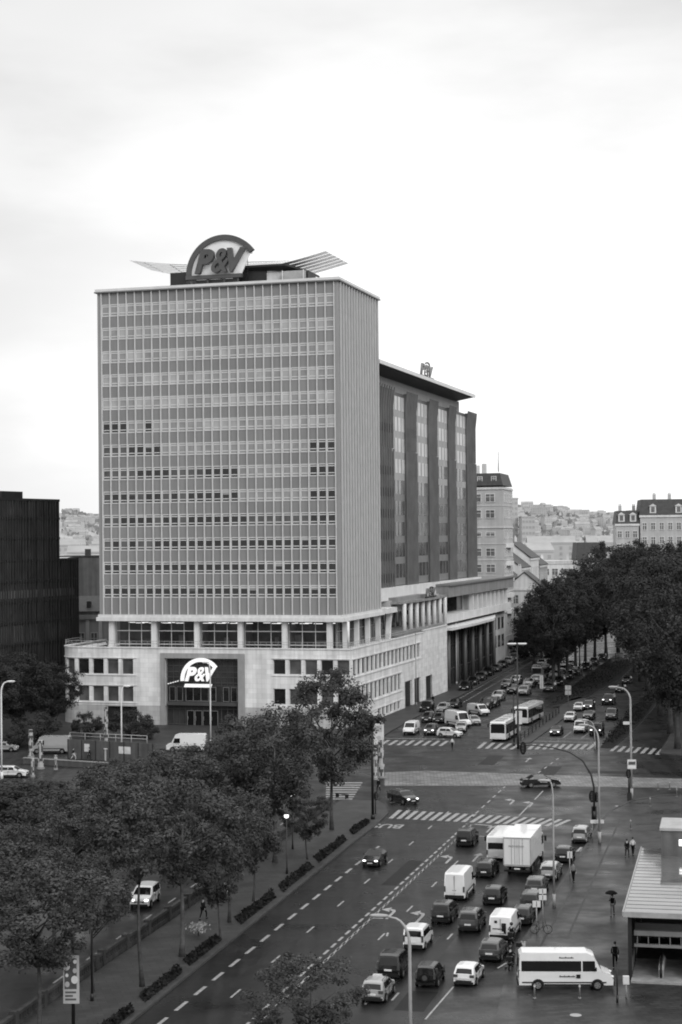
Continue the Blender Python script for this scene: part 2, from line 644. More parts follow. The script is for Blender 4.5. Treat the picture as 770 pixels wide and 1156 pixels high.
def ground_sheet(name, ptsw, z, mtn, kind='structure', thick=0.0, kerb=None):
    mb = MB()
    top = [(p.x, p.y, z) for p in ptsw]
    mb.poly(top, 0)
    if thick > 0:
        n = len(top)
        for i in range(n):
            a, b = top[i], top[(i + 1) % n]
            mb.poly([(a[0], a[1], z - thick), (b[0], b[1], z - thick), b, a], 1)
    o = mb.build(name, [mtn, kerb or 'kerb'])
    # keep the outline counter-clockwise so the top faces up
    me = o.data
    bm = bmesh.new()
    bm.from_mesh(me)
    bmesh.ops.triangulate(bm, faces=[f for f in bm.faces if len(f.verts) > 4])
    for f in bm.faces:
        if f.material_index == 0 and f.normal.z < 0:
            f.normal_flip()
    bm.to_mesh(me)
    bm.free()
    return tag(o, kind=kind)


def P(*pp, z=0.0):
    return [G(a, b, z) for a, b in pp]


def kerb_line(name, ptsw, wdt=0.3, z0=0.0, z1=0.14, mtn='kerb'):
    mb = MB()
    for a, b in zip(ptsw, ptsw[1:]):
        d = (b - a)
        d.z = 0
        d.normalize()
        nrm_ = Vector((-d.y, d.x, 0)) * wdt / 2
        q = [a - nrm_, b - nrm_, b + nrm_, a + nrm_]
        mb.prism([(p.x, p.y, z0) for p in q], (0, 0, z1 - z0))
    o = mb.build(name, mtn)
    return tag(o, kind='structure')


# ------------------------------------------------------------------ ground, roads, pavements
mb = MB()
mb.poly([(-3000, -200, -0.03), (3500, -200, -0.03), (3500, 9000, -0.03), (-3000, 9000, -0.03)])
tag(mb.build('ground', 'ground'), kind='structure')
mb = MB()
mb.poly([(-170, 60, 0), (130, 60, 0), (200, 700, 0), (-60, 700, 0), (-170, 340, 0)])
tag(mb.build('road', 'asphalt'), kind='structure')

PZ = 0.13
ground_sheet('plaza_pavement', P((535, 1260), (572, 1094), (613, 1030), (668, 947), (674, 934), (690, 916), (712, 905), (745, 899), (800, 896), (1250, 890), (1500, 1260), z=PZ), PZ, 'plaza', thick=PZ, kerb='plaza')
ground_sheet('promenade_pavement', P((60, 1226), (140, 1160), (200, 1111), (401, 949), (426, 930), (438, 918), (436, 909), (425, 903), (385, 903), (300, 962), (240, 1007), (115, 1092), (-60, 1214), z=PZ), PZ, 'pavement', thick=PZ)
kerb_line('promenade_kerb', P((60, 1226), (140, 1160), (200, 1111), (401, 949), (426, 930), (438, 918)), 0.22, 0, 0.15)
ground_sheet('plaza_pavement', P((430, 1210), (512, 1115), (571, 1091), (573, 1094), (536, 1258), (420, 1258)), 0.004, 'plaza')
kerb_line('plaza_kerb', P((572, 1094), (613, 1030), (668, 947), (674, 934), (690, 916), (712, 905), (745, 899), (800, 896)), 0.3, 0, 0.14)
ground_sheet('corner_pavement', P((-60, 836), (200, 846), (395, 843), (428, 834), (440, 826), (478, 805), (522, 784), (560, 764), (600, 742), (560, 735), (500, 760), (410, 800), (100, 800), (-60, 800), z=PZ), PZ, 'pavement', thick=PZ)
kerb_line('corner_kerb', P((200, 846), (395, 843), (428, 834), (440, 826), (478, 805), (522, 784), (560, 764), (600, 742)), 0.4, 0, 0.16)
# central reserve with railing, the planted reserve, and the far right pavement
ground_sheet('central_reserve', P((586, 839), (599, 838), (619, 824), (640, 808), (664, 789), (650, 786), (622, 805), (600, 824), z=PZ), PZ, 'pavement', thick=PZ)
ground_sheet('planted_reserve', P((678, 843), (692, 844), (722, 818), (745, 790), (735, 780), (712, 800), z=PZ), PZ, 'soil', thick=PZ)
ground_sheet('avenue_reserve', P((618, 797), (662, 787), (700, 766), (720, 748), (690, 742), (660, 764), (640, 780), z=PZ), PZ, 'soil', thick=PZ)
ground_sheet('avenue_pavement', P((744, 850), (800, 856), (1000, 860), (1000, 740), (790, 760), (775, 790), (765, 815), z=PZ), PZ, 'pavement', thick=PZ)
for k, (q0, q1) in enumerate((((585, 1102), (700, 1106)), ((628, 1030), (705, 1033)), ((655, 985), (716, 987)), ((678, 944), (724, 946)), ((648, 1000), (588, 1108)), ((700, 925), (640, 1060)))):
    a_, b_ = G(*q0, PZ), G(*q1, PZ)
    n_ = Vector((-(b_ - a_).y, (b_ - a_).x, 0)).normalized() * .09
    ground_sheet('plaza_pavement', [a_ - n_, b_ - n_, b_ + n_, a_ + n_], PZ + .004 + .0003 * k, 'asphalt_worn')
# tram bed of setts across the junction
ground_sheet('cobbled_road', P((434, 872), (480, 870), (600, 874), (800, 880), (1100, 885), (1100, 897), (800, 890), (600, 887), (434, 887)), 0.004, 'setts')

for i, (px, py, wd, L, mt_) in enumerate(((360, 1100, 1.6, 9, 'asphalt_patch'), (300, 1085, 1.1, 16, 'asphalt_worn'), (455, 985, 1.4, 12, 'asphalt_patch'), (500, 1065, 1.2, 18, 'asphalt_worn'), (470, 1130, 2.0, 5, 'asphalt_patch'), (540, 905, 3.0, 6, 'asphalt_worn'), (620, 870, 2.4, 9, 'asphalt_patch'), (480, 862, 5, 3, 'asphalt_worn'), (690, 872, 6, 2.5, 'asphalt_patch'), (400, 1010, 1.0, 14, 'asphalt_worn'), (555, 858, 2.2, 10, 'asphalt_patch'))):
    c = G(px, py)
    f_ = Vector((math.sin(.248), math.cos(.248), 0))
    r_ = Vector((f_.y, -f_.x, 0))
    ground_sheet('road_patch', [c - r_ * wd / 2 - f_ * L / 2, c + r_ * wd / 2 - f_ * L / 2, c + r_ * wd / 2 + f_ * L / 2, c - r_ * wd / 2 + f_ * L / 2], 0.0035 + .0002 * i, mt_)
MZ = 0.0085


def strip(mb, a, b, wdt, z=MZ):
    d = b - a
    d.z = 0
    d.normalize()
    nn = Vector((-d.y, d.x, 0)) * wdt / 2
    mb.poly([(p.x, p.y, z) for p in (a - nn, b - nn, b + nn, a + nn)])


def dashes(mb, a, b, on, off, wdt, phase=0.0):
    L = (b - a).length
    d = (b - a).normalized()
    s = phase
    while s < L:
        strip(mb, a + d * max(0, s), a + d * min(L, s + on), wdt)
        s += on + off


mb = MB()
dashes(mb, G(150, 1180), G(432, 952), 2.3, 1.65, 0.28)
tag(mb.build('road_marking', 'marking'), kind='structure')
mb = MB()
dashes(mb, G(200, 1178), G(516, 908), 2.2, 7.6, 0.16, 1.0)
dashes(mb, G(405, 1158), G(438, 1053), 2.2, 7.6, 0.16, 5.0)
dashes(mb, G(420, 1068), G(520, 969), 2.3, 8.0, 0.16, 2.0)
dashes(mb, G(430, 1143), G(560, 1000), 2.0, 7.0, 0.16, 3.0)
dashes(mb, G(530, 925), G(570, 888), 2.0, 2.0, 0.18, 0)
dashes(mb, G(586, 921), G(613, 893), 9.0, 3.0, 0.16, 0)
tag(mb.build('road_marking', 'marking'), kind='structure')
mb = MB()
a, b = G(262, 1172), G(527, 930)
dashes(mb, a, b, 1.4, 0.8, 0.22)
off = Vector(((b - a).y, -(b - a).x, 0)).normalized() * 0.62
strip(mb, a + off, b + off, 0.14)
dashes(mb, a + off, b + off, 0.9, 0.9, 0.26)
tag(mb.build('road_marking', 'marking'), kind='structure')
mb = MB()
for q0, q1, wd in (((536, 930.5), (586, 935), .4), ((541, 944), (562, 945), .3), ((435, 833.5), (502, 834.5), .4), ((600, 836.5), (664, 838), .4), ((602, 833), (668, 834), .2), ((480, 1151), (512, 1114), .13), ((562, 1093), (572, 1087), .16), ((440, 906), (470, 905), .25)):
    strip(mb, G(*q0), G(*q1), wd)
dashes(mb, G(506, 796), G(600, 742), 1.4, 1.4, 0.3)
dashes(mb, G(518, 796), G(606, 744), 1.4, 1.4, 0.3)
strip(mb, G(442, 822), G(476, 805), 0.5)
dashes(mb, G(628, 817), G(646, 800), 3, 4, 0.16)
strip(mb, G(636, 833), G(645, 826), 0.16)
strip(mb, G(656, 834), G(664, 828), 0.16)
dashes(mb, G(600, 878), G(632, 855), 2, 2.5, 0.18)
dashes(mb, G(60, 1110), G(330, 922), 2.2, 4.5, 0.16)
tag(mb.build('road_marking', 'marking'), kind='structure')


def zebra(n, a0, a1, b0, b1, wd, name='zebra_crossing'):
    """n stripes; a0->a1 the near row of stripe ends, b0->b1 the far row"""
    mb = MB()
    A0, A1, B0, B1 = G(*a0), G(*a1), G(*b0), G(*b1)
    for i in range(n):
        t = i / (n - 1)
        strip(mb, A0.lerp(A1, t), B0.lerp(B1, t), wd)
    return tag(mb.build(name, 'marking'), kind='structure')


zebra(21, (441, 924), (626, 933), (452, 914.5), (643, 925.5), 0.50)
zebra(8, (430, 841), (497, 842), (439, 835.5), (505, 836.5), 0.55)
zebra(5, (540, 845), (577, 846), (548, 838), (586, 840), 0.55)
zebra(9, (597, 846), (664, 846), (604, 840), (671, 840), 0.55)
zebra(7, (690, 848), (742, 852), (697, 842), (748, 845.5), 0.55)
mb = MB()
for i in range(8):
    strip(mb, G(368, 902 - i * 2.6), G(398 + i * 1.6, 902 - i * 2.6), 0.8)
tag(mb.build('zebra_crossing', 'marking'), kind='structure')
mb = MB()
for i in range(5):
    strip(mb, G(652 + i * 3.2, 961.5), G(657 + i * 3.2, 956.5), 0.35)
tag(mb.build('road_marking', 'marking'), kind='structure')


def arrow(mb, px, py, h, kind, s=1.0):
    c = G(px, py)
    f = Vector((math.sin(h), math.cos(h), 0))
    r = Vector((math.cos(h), -math.sin(h), 0))

    def q(lst):
        mb.poly([tuple((c + r * x * s + f * y * s) + Vector((0, 0, MZ))) for x, y in lst])
    if kind == 'left':
        q([(-.12, -2.2), (.12, -2.2), (.14, .6), (-.12, .5)])
        q([(.14, .6), (.0, 1.25), (-.45, 1.6), (-.5, 1.0), (-.22, .85), (-.12, .5)])
        q([(-.38, .45), (-.5, 2.2), (-1.25, 1.2)])
    else:
        q([(-.1, -2.2), (.1, -2.2), (.1, 1.0), (-.1, 1.0)])
        q([(-.5, 1.0), (.5, 1.0), (0, 2.4)])


mb = MB()
HR = math.radians(14.2)
for px, py, k in ((443, 1031, 'left'), (476, 1035, 'left'), (508, 970, 'left'), (579, 905, 'left'), (600, 908, 'left'), (553, 936, 'up'), (538, 968, 'up'), (596, 858, 'up')):
    arrow(mb, px, py, HR, k)
tag(mb.build('road_marking', 'marking'), kind='structure')
bus = place_text('road_marking', 'BUS', 3.4, 2.6, 0.004, 'marking', None, (0, 0, MZ), (1, 0, 0), (0, 1, 0), bold=0.02)
bus.location = G(457, 931) + Vector((0, 0, 0.0))
bus.rotation_euler = (0, 0, PI - HR)
tag(bus, kind='structure')
exec_parts = True

# ------------------------------------------------------------------ the P&V building (own axes: x right along the front, y away along the avenue)
TH = math.radians(16.27)
O = G(397, 824)
bldg = empty('office_building', 'pale office tower with gridded front on a two storey stone podium', 'office building', (O.x, O.y, 0), -TH)


def wall_open(mb, fmap, us, ue, z0, z1, holes, depth, m=0, mr=0, du=None):
    """wall sheet over u,z with rectangular holes and their reveals; fmap(u,z,d) -> point"""
    xs = {us, ue}
    zs = {z0, z1}
    for h in holes:
        xs |= {h[0], h[1]}
        zs |= {h[2], h[3]}
    if du:
        k = us
        while k < ue:
            xs.add(round(k, 3))
            k += du
    xs = sorted(x for x in xs if us <= x <= ue)
    zs = sorted(z for z in zs if z0 <= z <= z1)
    for a, b in zip(xs, xs[1:]):
        for c, d in zip(zs, zs[1:]):
            u, z = (a + b) / 2, (c + d) / 2
            if any(h[0] < u < h[1] and h[2] < z < h[3] for h in holes):
                continue
            mb.poly([fmap(a, c, 0), fmap(b, c, 0), fmap(b, d, 0), fmap(a, d, 0)], m)
    for h in holes:
        a, b, c, d = h[:4]
        mb.poly([fmap(a, c, 0), fmap(b, c, 0), fmap(b, c, depth), fmap(a, c, depth)], mr)
        mb.poly([fmap(a, d, 0), fmap(b, d, 0), fmap(b, d, depth), fmap(a, d, depth)], mr)
        mb.poly([fmap(a, c, 0), fmap(a, d, 0), fmap(a, d, depth), fmap(a, c, depth)], mr)
        mb.poly([fmap(b, c, 0), fmap(b, d, 0), fmap(b, d, depth), fmap(b, c, depth)], mr)


def window(name, fmap, u0, u1, z0, z1, parent, fr='aluminium', gl='glass_mid', depth=0.25, t=0.09, mull=1, trans=0):
    """framed window set back in its opening: frame mesh with a pane sub-part"""
    mb = MB()

    def bar(a, b, c, d):
        q = [fmap(a, c, depth - .06), fmap(b, c, depth - .06), fmap(b, d, depth - .06), fmap(a, d, depth - .06)]
        k = [fmap(a, c, depth + .06), fmap(b, c, depth + .06), fmap(b, d, depth + .06), fmap(a, d, depth + .06)]
        mb.loft([q, k], 0, True, False)
    bar(u0, u1, z0, z0 + t)
    bar(u0, u1, z1 - t, z1)
    bar(u0, u0 + t, z0 + t, z1 - t)
    bar(u1 - t, u1, z0 + t, z1 - t)
    for i in range(mull):
        c = u0 + (u1 - u0) * (i + 1) / (mull + 1)
        bar(c - t / 2, c + t / 2, z0 + t, z1 - t)
    for i in range(trans):
        c = z0 + (z1 - z0) * (i + 1) / (trans + 1)
        bar(u0 + t, u1 - t, c - t / 2, c + t / 2)
    o = mb.build(name, fr, parent)
    mb = MB()
    mb.poly([fmap(u0 + t * .5, z0 + t * .5, depth + .01), fmap(u1 - t * .5, z0 + t * .5, depth + .01), fmap(u1 - t * .5, z1 - t * .5, depth + .01), fmap(u0 + t * .5, z1 - t * .5, depth + .01)])
    mb.build('pane', gl, o)
    return o


RC = 4.2
XL = -52.0


def fm_front(u, z, d):
    if u >= XL + RC:
        return (u, d, z)
    a = (XL + RC - u) / RC
    if a > PI / 2:
        e = (a - PI / 2) * RC
        return (XL + d, RC + e, z)
    return (XL + RC - (RC - d) * math.sin(a), RC - (RC - d) * math.cos(a), z)


def fm_wing(u, z, d):
    return (-d, u, z)


PH = 12.85
# podium front
front_holes = []
for i in range(6):
    u = -40.0 - 2.68 * i
    for z0, z1 in ((8.45, 11.05), (3.85, 6.45)):
        front_holes.append((u, u + 2.05, z0, z1, 'w'))
front_holes.append((-43.2, -37.3, 0.0, 3.1, 'd'))
for i in range(5):
    u = -13.25 + 2.72 * i
    for z0, z1 in ((8.75, 11.2), (3.85, 6.45)):
        front_holes.append((u, u + 2.1, z0, z1, 'w'))
portal = (-32.2, -19.3, 0.0, 11.25)
mb = MB()
ULEFT = XL + RC - RC * PI / 2 - 16
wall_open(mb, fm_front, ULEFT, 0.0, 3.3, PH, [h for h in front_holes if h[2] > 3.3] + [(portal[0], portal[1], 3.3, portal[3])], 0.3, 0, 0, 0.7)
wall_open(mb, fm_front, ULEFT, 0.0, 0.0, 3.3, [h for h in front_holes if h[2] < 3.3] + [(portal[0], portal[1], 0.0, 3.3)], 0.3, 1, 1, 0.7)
# avenue wing
wing_holes = []
for i in range(17):
    u = 1.1 + i * 2.74
    wing_holes.append((u, u + 2.1, 8.55, 11.1, 'w'))
for i in range(12):
    u = 0.9 + i * 2.68
    wing_holes.append((u, u + 2.05, 3.75, 6.6, 'w'))
for i in range(6):
    u = 16.5 + i * 2.68
    wing_holes.append((u, u + 1.9, 0.35, 1.75, 'w'))
wing_holes += [(35.3, 40.6, 0, 4.8, 'g'), (42.4, 47.4, 0, 4.8, 'g'), (51.5, 56.8, 0, 4.5, 'g')]
wall_open(mb, fm_wing, 0.0, 49.8, 0.0, PH, wing_holes, 0.35, 0, 0)
wall_open(mb, fm_wing, 49.8, 70.0, 0.0, PH + .35, [h for h in wing_holes if h[0] > 49.8], 0.35, 0, 0)
mb.poly([(0, 70, 0), (-14, 70, 0), (-14, 70, PH + .35), (0, 70, PH + .35)], 0)
# terrace deck
deck = [fm_front(ULEFT + (0 - ULEFT) * i / 60, PH - .25, 0.02) for i in range(61)]
mb.poly([(-48, 6, PH - .25), (-0.02, 0.02, PH - .25), (-0.02, 70, PH - .25), (-48, 70, PH - .25)], 0)
mb.poly([(p[0], p[1], PH - .25) for p in deck[:44]] + [(-16, 3, PH - .25), (-16, 8, PH - .25), (-46, 8, PH - .25)], 0)
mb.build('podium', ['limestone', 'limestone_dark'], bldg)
# coping along the parapet
mb = MB()
for i in range(60):
    u0, u1 = ULEFT + (0.0 - ULEFT) * i / 60, ULEFT + (0.0 - ULEFT) * (i + 1) / 60
    q = [fm_front(u0, PH, -.12), fm_front(u1, PH, -.12), fm_front(u1, PH, .35), fm_front(u0, PH, .35)]
    mb.prism(q, (0, 0, .22))
mb.prism([(.12, -.12, PH + .002), (.12, 49.8, PH + .002), (-.35, 49.8, PH + .002), (-.35, .36, PH + .002)], (0, 0, .22))
mb.prism([(.12, 49.81, PH + .35), (.12, 70, PH + .35), (-.35, 70, PH + .35), (-.35, 49.81, PH + .35)], (0, 0, .2))
mb.build('coping', 'concrete', bldg)
# ledges above and below the ribbons
for x1, y1, za, hh in ((.14, 48.0, 11.2, .16), (.14, 48.0, 8.2, .16), (.14, 33.4, 6.75, .15), (.14, 33.4, 3.4, .15), (.10, 33.4, 1.85, .12)):
    mb = MB()
    mb.box(.002, x1, .5, y1, za, za + hh)
    mb.build('ledge', 'concrete', bldg)
for za in (11.15, 8.25, 6.55, 3.62):
    mb = MB()
    for i in range(26):
        u0 = -53.9 + i * .64
        mb.prism([fm_front(u0, za, -.12), fm_front(u0 + .63, za, -.12), fm_front(u0 + .63, za, -.002), fm_front(u0, za, -.002)], (0, 0, .12))
    mb.build('ledge', 'concrete', bldg)
for za in (11.3, 8.5):
    mb = MB()
    mb.box(-13.5, -.2, -.12, -.002, za, za + .12)
    mb.build('ledge', 'concrete', bldg)
# terrace railing
mb = MB()
for hh in (.55, .95):
    mb.tube([(-.15, .3, PH + .22 + hh), (-.15, 49.5, PH + .22 + hh)], .035, 5)
    mb.tube([fm_front(ULEFT + 10 + (0 - ULEFT - 10) * i / 40, PH + .22 + hh, .15) for i in range(41)], .035, 5)
for i in range(50):
    mb.tube([(-.15, .4 + i, PH + .2), (-.15, .4 + i, PH + 1.17)], .03, 4)
for i in range(54):
    p = Vector(fm_front(-.4 - i, PH + .2, .15))
    mb.tube([p, p + Vector((0, 0, .97))], .03, 4)
mb.build('railing', 'galvanised', bldg)
rw = random.Random(3)
for h in front_holes:
    if h[4] == 'w':
        window('ribbon_window', fm_front, h[0], h[1], h[2], h[3], bldg, 'aluminium', rw.choice(['glass_mid', 'glass_dark', 'glass_mid']), .3, .09, 0, 0)
for h in wing_holes:
    if h[4] == 'w':
        window('ribbon_window', fm_wing, h[0], h[1], h[2], h[3], bldg, 'grey_metal', rw.choice(['glass_mid', 'glass_dark', 'glass_mid', 'glass_mid']), .35, .08, 1 if h[2] > 3 else 0, 0)
    else:
        mb = MB()
        for k in range(9):
            mb.box(-.42, -.36, h[0] + .05, h[1] - .05, h[2] + .1 + k * (h[3] - .2) / 9, h[2] + .06 + (k + 1) * (h[3] - .2) / 9)
        mb.box(-.5, -.45, h[0], h[1], h[2], h[3])
        mb.build('garage_door', 'charcoal', bldg)
mb = MB()
mb.box(-43.2, -37.3, .5, .55, 0, 3.1)
for u in (-43.0, -41.1, -39.2, -37.45):
    mb.box(u - .06, u + .06, .4, .5, 0, 3.05)
mb.build('side_entrance', ['charcoal'], bldg)
# entrance portal: stone surround, two glazed storeys behind it
mb = MB()
a, b, _, zt = portal
mb.box(a - .75, a - .002, -.25, .8, 0, zt + .85)
mb.box(b + .002, b + 1.15, -.25, .8, 0, zt + .85)
mb.box(a - .002, b + .002, -.25, .8, zt + .002, zt + .85)
mb.build('portal_surround', 'portal_stone', bldg)
mb = MB()
mb.poly([(a, .9, 0), (b, .9, 0), (b, .9, zt), (a, .9, zt)], 0)
for z in (10.9, 9.9, 8.9, 8.0, 7.1, 6.6, 2.75, 3.0, 3.3, .2):
    mb.box(a + .02, b - .02, .78, .89, z, z + .12, 1)
for i in range(13):
    x = a + .1 + (b - a - .2) * i / 12
    mb.box(x - .05, x + .05, .76, .888, .05, zt - .05, 1)
mb.box(a + .3, b - .3, .2, .86, 3.42, 4.0, 1)
mb.build('portal_glazing', ['portal_glass', 'portal_frame'], bldg)
for i, x in enumerate((-31.7, -30.4, -22.2, -20.8)):
    window('portal_window', lambda u, z, d: (u, d, z), x, x + 1.1, 4.1, 6.5, bldg, 'grey_metal', 'glass_dark', .6, .08, 0)
window('portal_window', lambda u, z, d: (u, d, z), -28.8, -23.4, 4.1, 6.5, bldg, 'grey_metal', 'glass_dark', .6, .10, 3)
for i in range(4):
    mb = MB()
    x = -28.6 + i * 1.4
    mb.box(x, x + 1.3, .6, .66, .05, 2.6, 0)
    mb.box(x, x + .1, .55, .6, .05, 2.6, 1)
    mb.box(x + 1.2, x + 1.3, .55, .6, .05, 2.6, 1)
    mb.box(x, x + 1.3, .55, .6, 2.5, 2.6, 1)
    d_ = mb.build('entrance_door', ['black_glass', 'grey_metal'], bldg)
    mb = MB()
    mb.tube([(x + .2, .5, .9), (x + .2, .5, 1.6)], .03, 6)
    mb.build('handle', 'galvanised', d_)

# --- tower
TX0, TX1, TY0, TY1 = -45.1, -2.5, 3.0, 28.0
TZ0, TZ1 = 18.35, 73.1
mb = MB()
mb.box(TX0, TX1, TY0, TY1, TZ0, TZ1, 0)
# right hand face panels in their own tone, 3 mm proud, with floor joints
mb.poly([(TX1 + .003, TY0, TZ0), (TX1 + .003, TY1, TZ0), (TX1 + .003, TY1, TZ1), (TX1 + .003, TY0, TZ1)], 1)
for r in range(14):
    z = 72.3 - 3.99 * r
    if TZ0 < z < TZ1:
        mb.box(TX1 + .004, TX1 + .05, TY0 + .4, TY1 - .2, z, z + .12, 2)
mb.build('wall', ['spandrel', 'side_panel', 'grey_metal'], bldg)
mb = MB()
mb.box(TX0 - .15, TX0 + .62, TY0 - .12, TY0 + .3, TZ0 + .003, TZ1 - .003)
mb.box(TX1 - .55, TX1 + .10, TY0 - .12, TY0 + .35, TZ0 + .003, TZ1 - .003)
mb.box(TX1 + .004, TX1 + .14, TY1 - .3, TY1 + .05, TZ0 + .003, TZ1 - .003)
mb.build('corner_pier', 'side_panel', bldg)
# base cornice and roof edge
mb = MB()
mb.box(TX0 - .6, TX1 + .55, TY0 - .6, 29.0, 17.25, 17.9)
mb.box(TX0 - .35, TX1 + .35, TY0 - .35, 28.5, 17.903, 18.34)
mb.box(-14, TX1 + .9, 29.003, 36.5, 17.4, 18.3)
mb.build('cornice', 'concrete', bldg)
mb = MB()
mb.box(TX0 - .55, TX1 + .5, TY0 - .55, TY1 + .5, 73.1, 73.32, 1)
mb.box(TX0 - .45, TX1 + .4, TY0 - .45, TY1 + .4, 73.323, 73.75, 0)
mb.build('roof_edge', ['aluminium_light', 'grey_metal'], bldg)
NB = 27
BX0, BX1 = TX0 + .62, TX1 - .58
PIT = (BX1 - BX0) / NB
for i in range(NB + 1):
    x = BX0 + PIT * i
    mb = MB()
    mb.box(x - .055, x + .055, TY0 - .34, TY0 - .002, TZ0 + .004, TZ1 - .004)
    mb.build('mullion', 'aluminium_light', bldg)
NS = 15
for i in range(NS):
    y = TY0 + .95 + (TY1 - TY0 - 1.6) * i / (NS - 1)
    mb = MB()
    mb.box(TX1 + .052, TX1 + .36, y - .09, y + .09, TZ0 + .004, TZ1 - .004)
    mb.build('mullion', 'aluminium', bldg)


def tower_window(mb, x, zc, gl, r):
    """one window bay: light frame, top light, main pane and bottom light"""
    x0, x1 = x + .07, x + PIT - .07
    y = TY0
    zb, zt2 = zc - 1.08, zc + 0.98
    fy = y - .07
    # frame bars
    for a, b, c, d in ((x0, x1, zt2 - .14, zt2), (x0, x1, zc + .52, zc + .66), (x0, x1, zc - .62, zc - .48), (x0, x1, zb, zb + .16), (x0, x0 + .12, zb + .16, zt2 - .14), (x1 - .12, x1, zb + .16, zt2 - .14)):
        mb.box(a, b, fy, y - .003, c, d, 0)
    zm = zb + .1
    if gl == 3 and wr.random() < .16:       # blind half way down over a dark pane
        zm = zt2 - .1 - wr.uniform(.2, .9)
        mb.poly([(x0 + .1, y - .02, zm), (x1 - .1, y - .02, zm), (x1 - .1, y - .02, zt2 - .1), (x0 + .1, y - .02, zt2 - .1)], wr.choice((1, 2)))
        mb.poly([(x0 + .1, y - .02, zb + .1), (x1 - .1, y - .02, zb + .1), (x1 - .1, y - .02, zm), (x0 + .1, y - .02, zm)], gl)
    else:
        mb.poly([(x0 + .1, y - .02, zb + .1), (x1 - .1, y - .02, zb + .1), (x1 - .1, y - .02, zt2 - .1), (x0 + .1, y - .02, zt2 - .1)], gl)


wr = random.Random(11)


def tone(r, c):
    """which panes carry the pale blind and painted sky tone and which stay dark"""
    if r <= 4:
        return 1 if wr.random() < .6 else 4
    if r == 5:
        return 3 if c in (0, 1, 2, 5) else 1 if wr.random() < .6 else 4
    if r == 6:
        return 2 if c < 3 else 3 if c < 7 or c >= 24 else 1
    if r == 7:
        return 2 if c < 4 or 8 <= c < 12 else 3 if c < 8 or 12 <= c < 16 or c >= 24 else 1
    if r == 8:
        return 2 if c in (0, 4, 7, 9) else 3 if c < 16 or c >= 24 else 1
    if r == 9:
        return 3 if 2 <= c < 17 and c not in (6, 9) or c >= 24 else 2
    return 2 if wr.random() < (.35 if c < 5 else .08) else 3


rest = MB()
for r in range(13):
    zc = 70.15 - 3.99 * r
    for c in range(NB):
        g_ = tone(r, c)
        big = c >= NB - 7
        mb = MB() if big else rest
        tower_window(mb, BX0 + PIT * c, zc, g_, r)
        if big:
            mb.build('window', ['aluminium_light', 'glass_blind_sky', 'glass_mid', 'glass_dark', 'glass_blind_sky_pale'], bldg)
tag(rest.build('window', ['aluminium_light', 'glass_blind_sky', 'glass_mid', 'glass_dark', 'glass_blind_sky_pale'], bldg), kind='stuff')

# --- glazed storey between podium and tower
for i in range(6):
    x = -43.3 + 7.74 * i
    mb = MB()
    mb.prism([(x - .42, 3.2, PH - .24), (x + .42, 3.2, PH - .24), (x + .42, 4.1, PH - .24), (x - .42, 4.1, PH - .24)], (0, 0, 17.25 - PH + .23))
    mb.build('column', 'concrete', bldg)
for i in range(4):
    y = 7.5 + 7.0 * i
    mb = MB()
    mb.box(-3.5, -2.7, y - .3, y + .3, PH - .24, 17.245 if i < 4 else 17.39)
    mb.build('column', 'concrete', bldg)
mb = MB()
mb.poly([(-3.3, 34.2, PH - .24), (-2.6, 35.5, PH - .24), (-2.6, 36.4, 17.39), (-3.3, 35.3, 17.39)])
mb.prism([(-3.3, 34.0, PH - .24), (-2.6, 34.0, PH - .24), (-2.3, 35.4, 17.39), (-3.3, 35.4, 17.39)], (0, .5, 0))
mb.build('column', 'concrete', bldg)
mb = MB()          # rooms behind
mb.box(-44.2, -4.4, 9.0, 27.0, PH - .2, 17.2, 0)
mb.poly([(-44.3, 4.9, PH - .19), (-3.9, 4.9, PH - .19), (-3.9, 9, PH - .19), (-44.3, 9, PH - .19)], 0)
for x in (-36, -28, -20, -12):
    mb.box(x, x + .2, 5.0, 9.0, PH - .1, 17.1, 1)
for x, y, wd, h in ((-33.0, 8.2, 1.2, 1.8), (-24.5, 7.5, .9, 1.4), (-11.8, 7.2, 1.5, 2.0), (-15.5, 7.8, .8, 1.5), (-8, 6.5, 2.0, 1.1), (-39, 7.2, 1.6, 1.2)):
    mb.box(x, x + wd, y, y + .3, PH, PH + h, 1)
mb.build('interior', ['room_dark', 'room_light'], bldg)
for i in range(16):
    x = -42.5 + i * 2.45
    for y, L in ((5.7, 1.5), (7.2, 1.2)):
        if (i * 7 + int(y)) % 5 == 0:
            continue
        mb = MB()
        mb.box(x + (y - 5) * .3, x + (y - 5) * .3 + L, y, y + .25, 16.75, 16.83)
        mb.build('ceiling_light', 'lit_tube', bldg)
for i in range(5):
    x0 = -43.3 + 7.74 * i + .45
    mb = MB()
    wd = 7.74 - .9
    for k in range(4):
        x = x0 + wd * k / 3
        mb.box(x - .05, x + .05, 4.5, 4.62, PH - .2, 17.24, 0)
    mb.box(x0, x0 + wd, 4.48, 4.64, 15.45, 15.6, 0)
    mb.box(x0, x0 + wd, 4.48, 4.64, PH + .35, PH + .5, 0)
    mb.poly([(x0, 4.56, PH - .2), (x0 + wd, 4.56, PH - .2), (x0 + wd, 4.56, 17.24), (x0, 4.56, 17.24)], 1)
    mb.build('glazed_screen', ['aluminium', 'clear_glass'], bldg)
mb = MB()
mb.poly([(-3.85, 4.6, PH - .2), (-3.85, 34, PH - .2), (-3.85, 34, 17.24), (-3.85, 4.6, 17.24)], 1)
for k in range(16):
    y = 4.6 + k * 1.95
    mb.box(-3.9, -3.75, y - .05, y + .05, PH - .2, 17.24, 0)
mb.box(-3.9, -3.76, 4.6, 34, 15.45, 15.58, 0)
mb.build('glazed_screen', ['grey_metal', 'glass_mid'], bldg)
mb = MB()
mb.tube([(-.5, .35, PH + .2), (-.5, .35, PH + 4.6)], .22, 8)
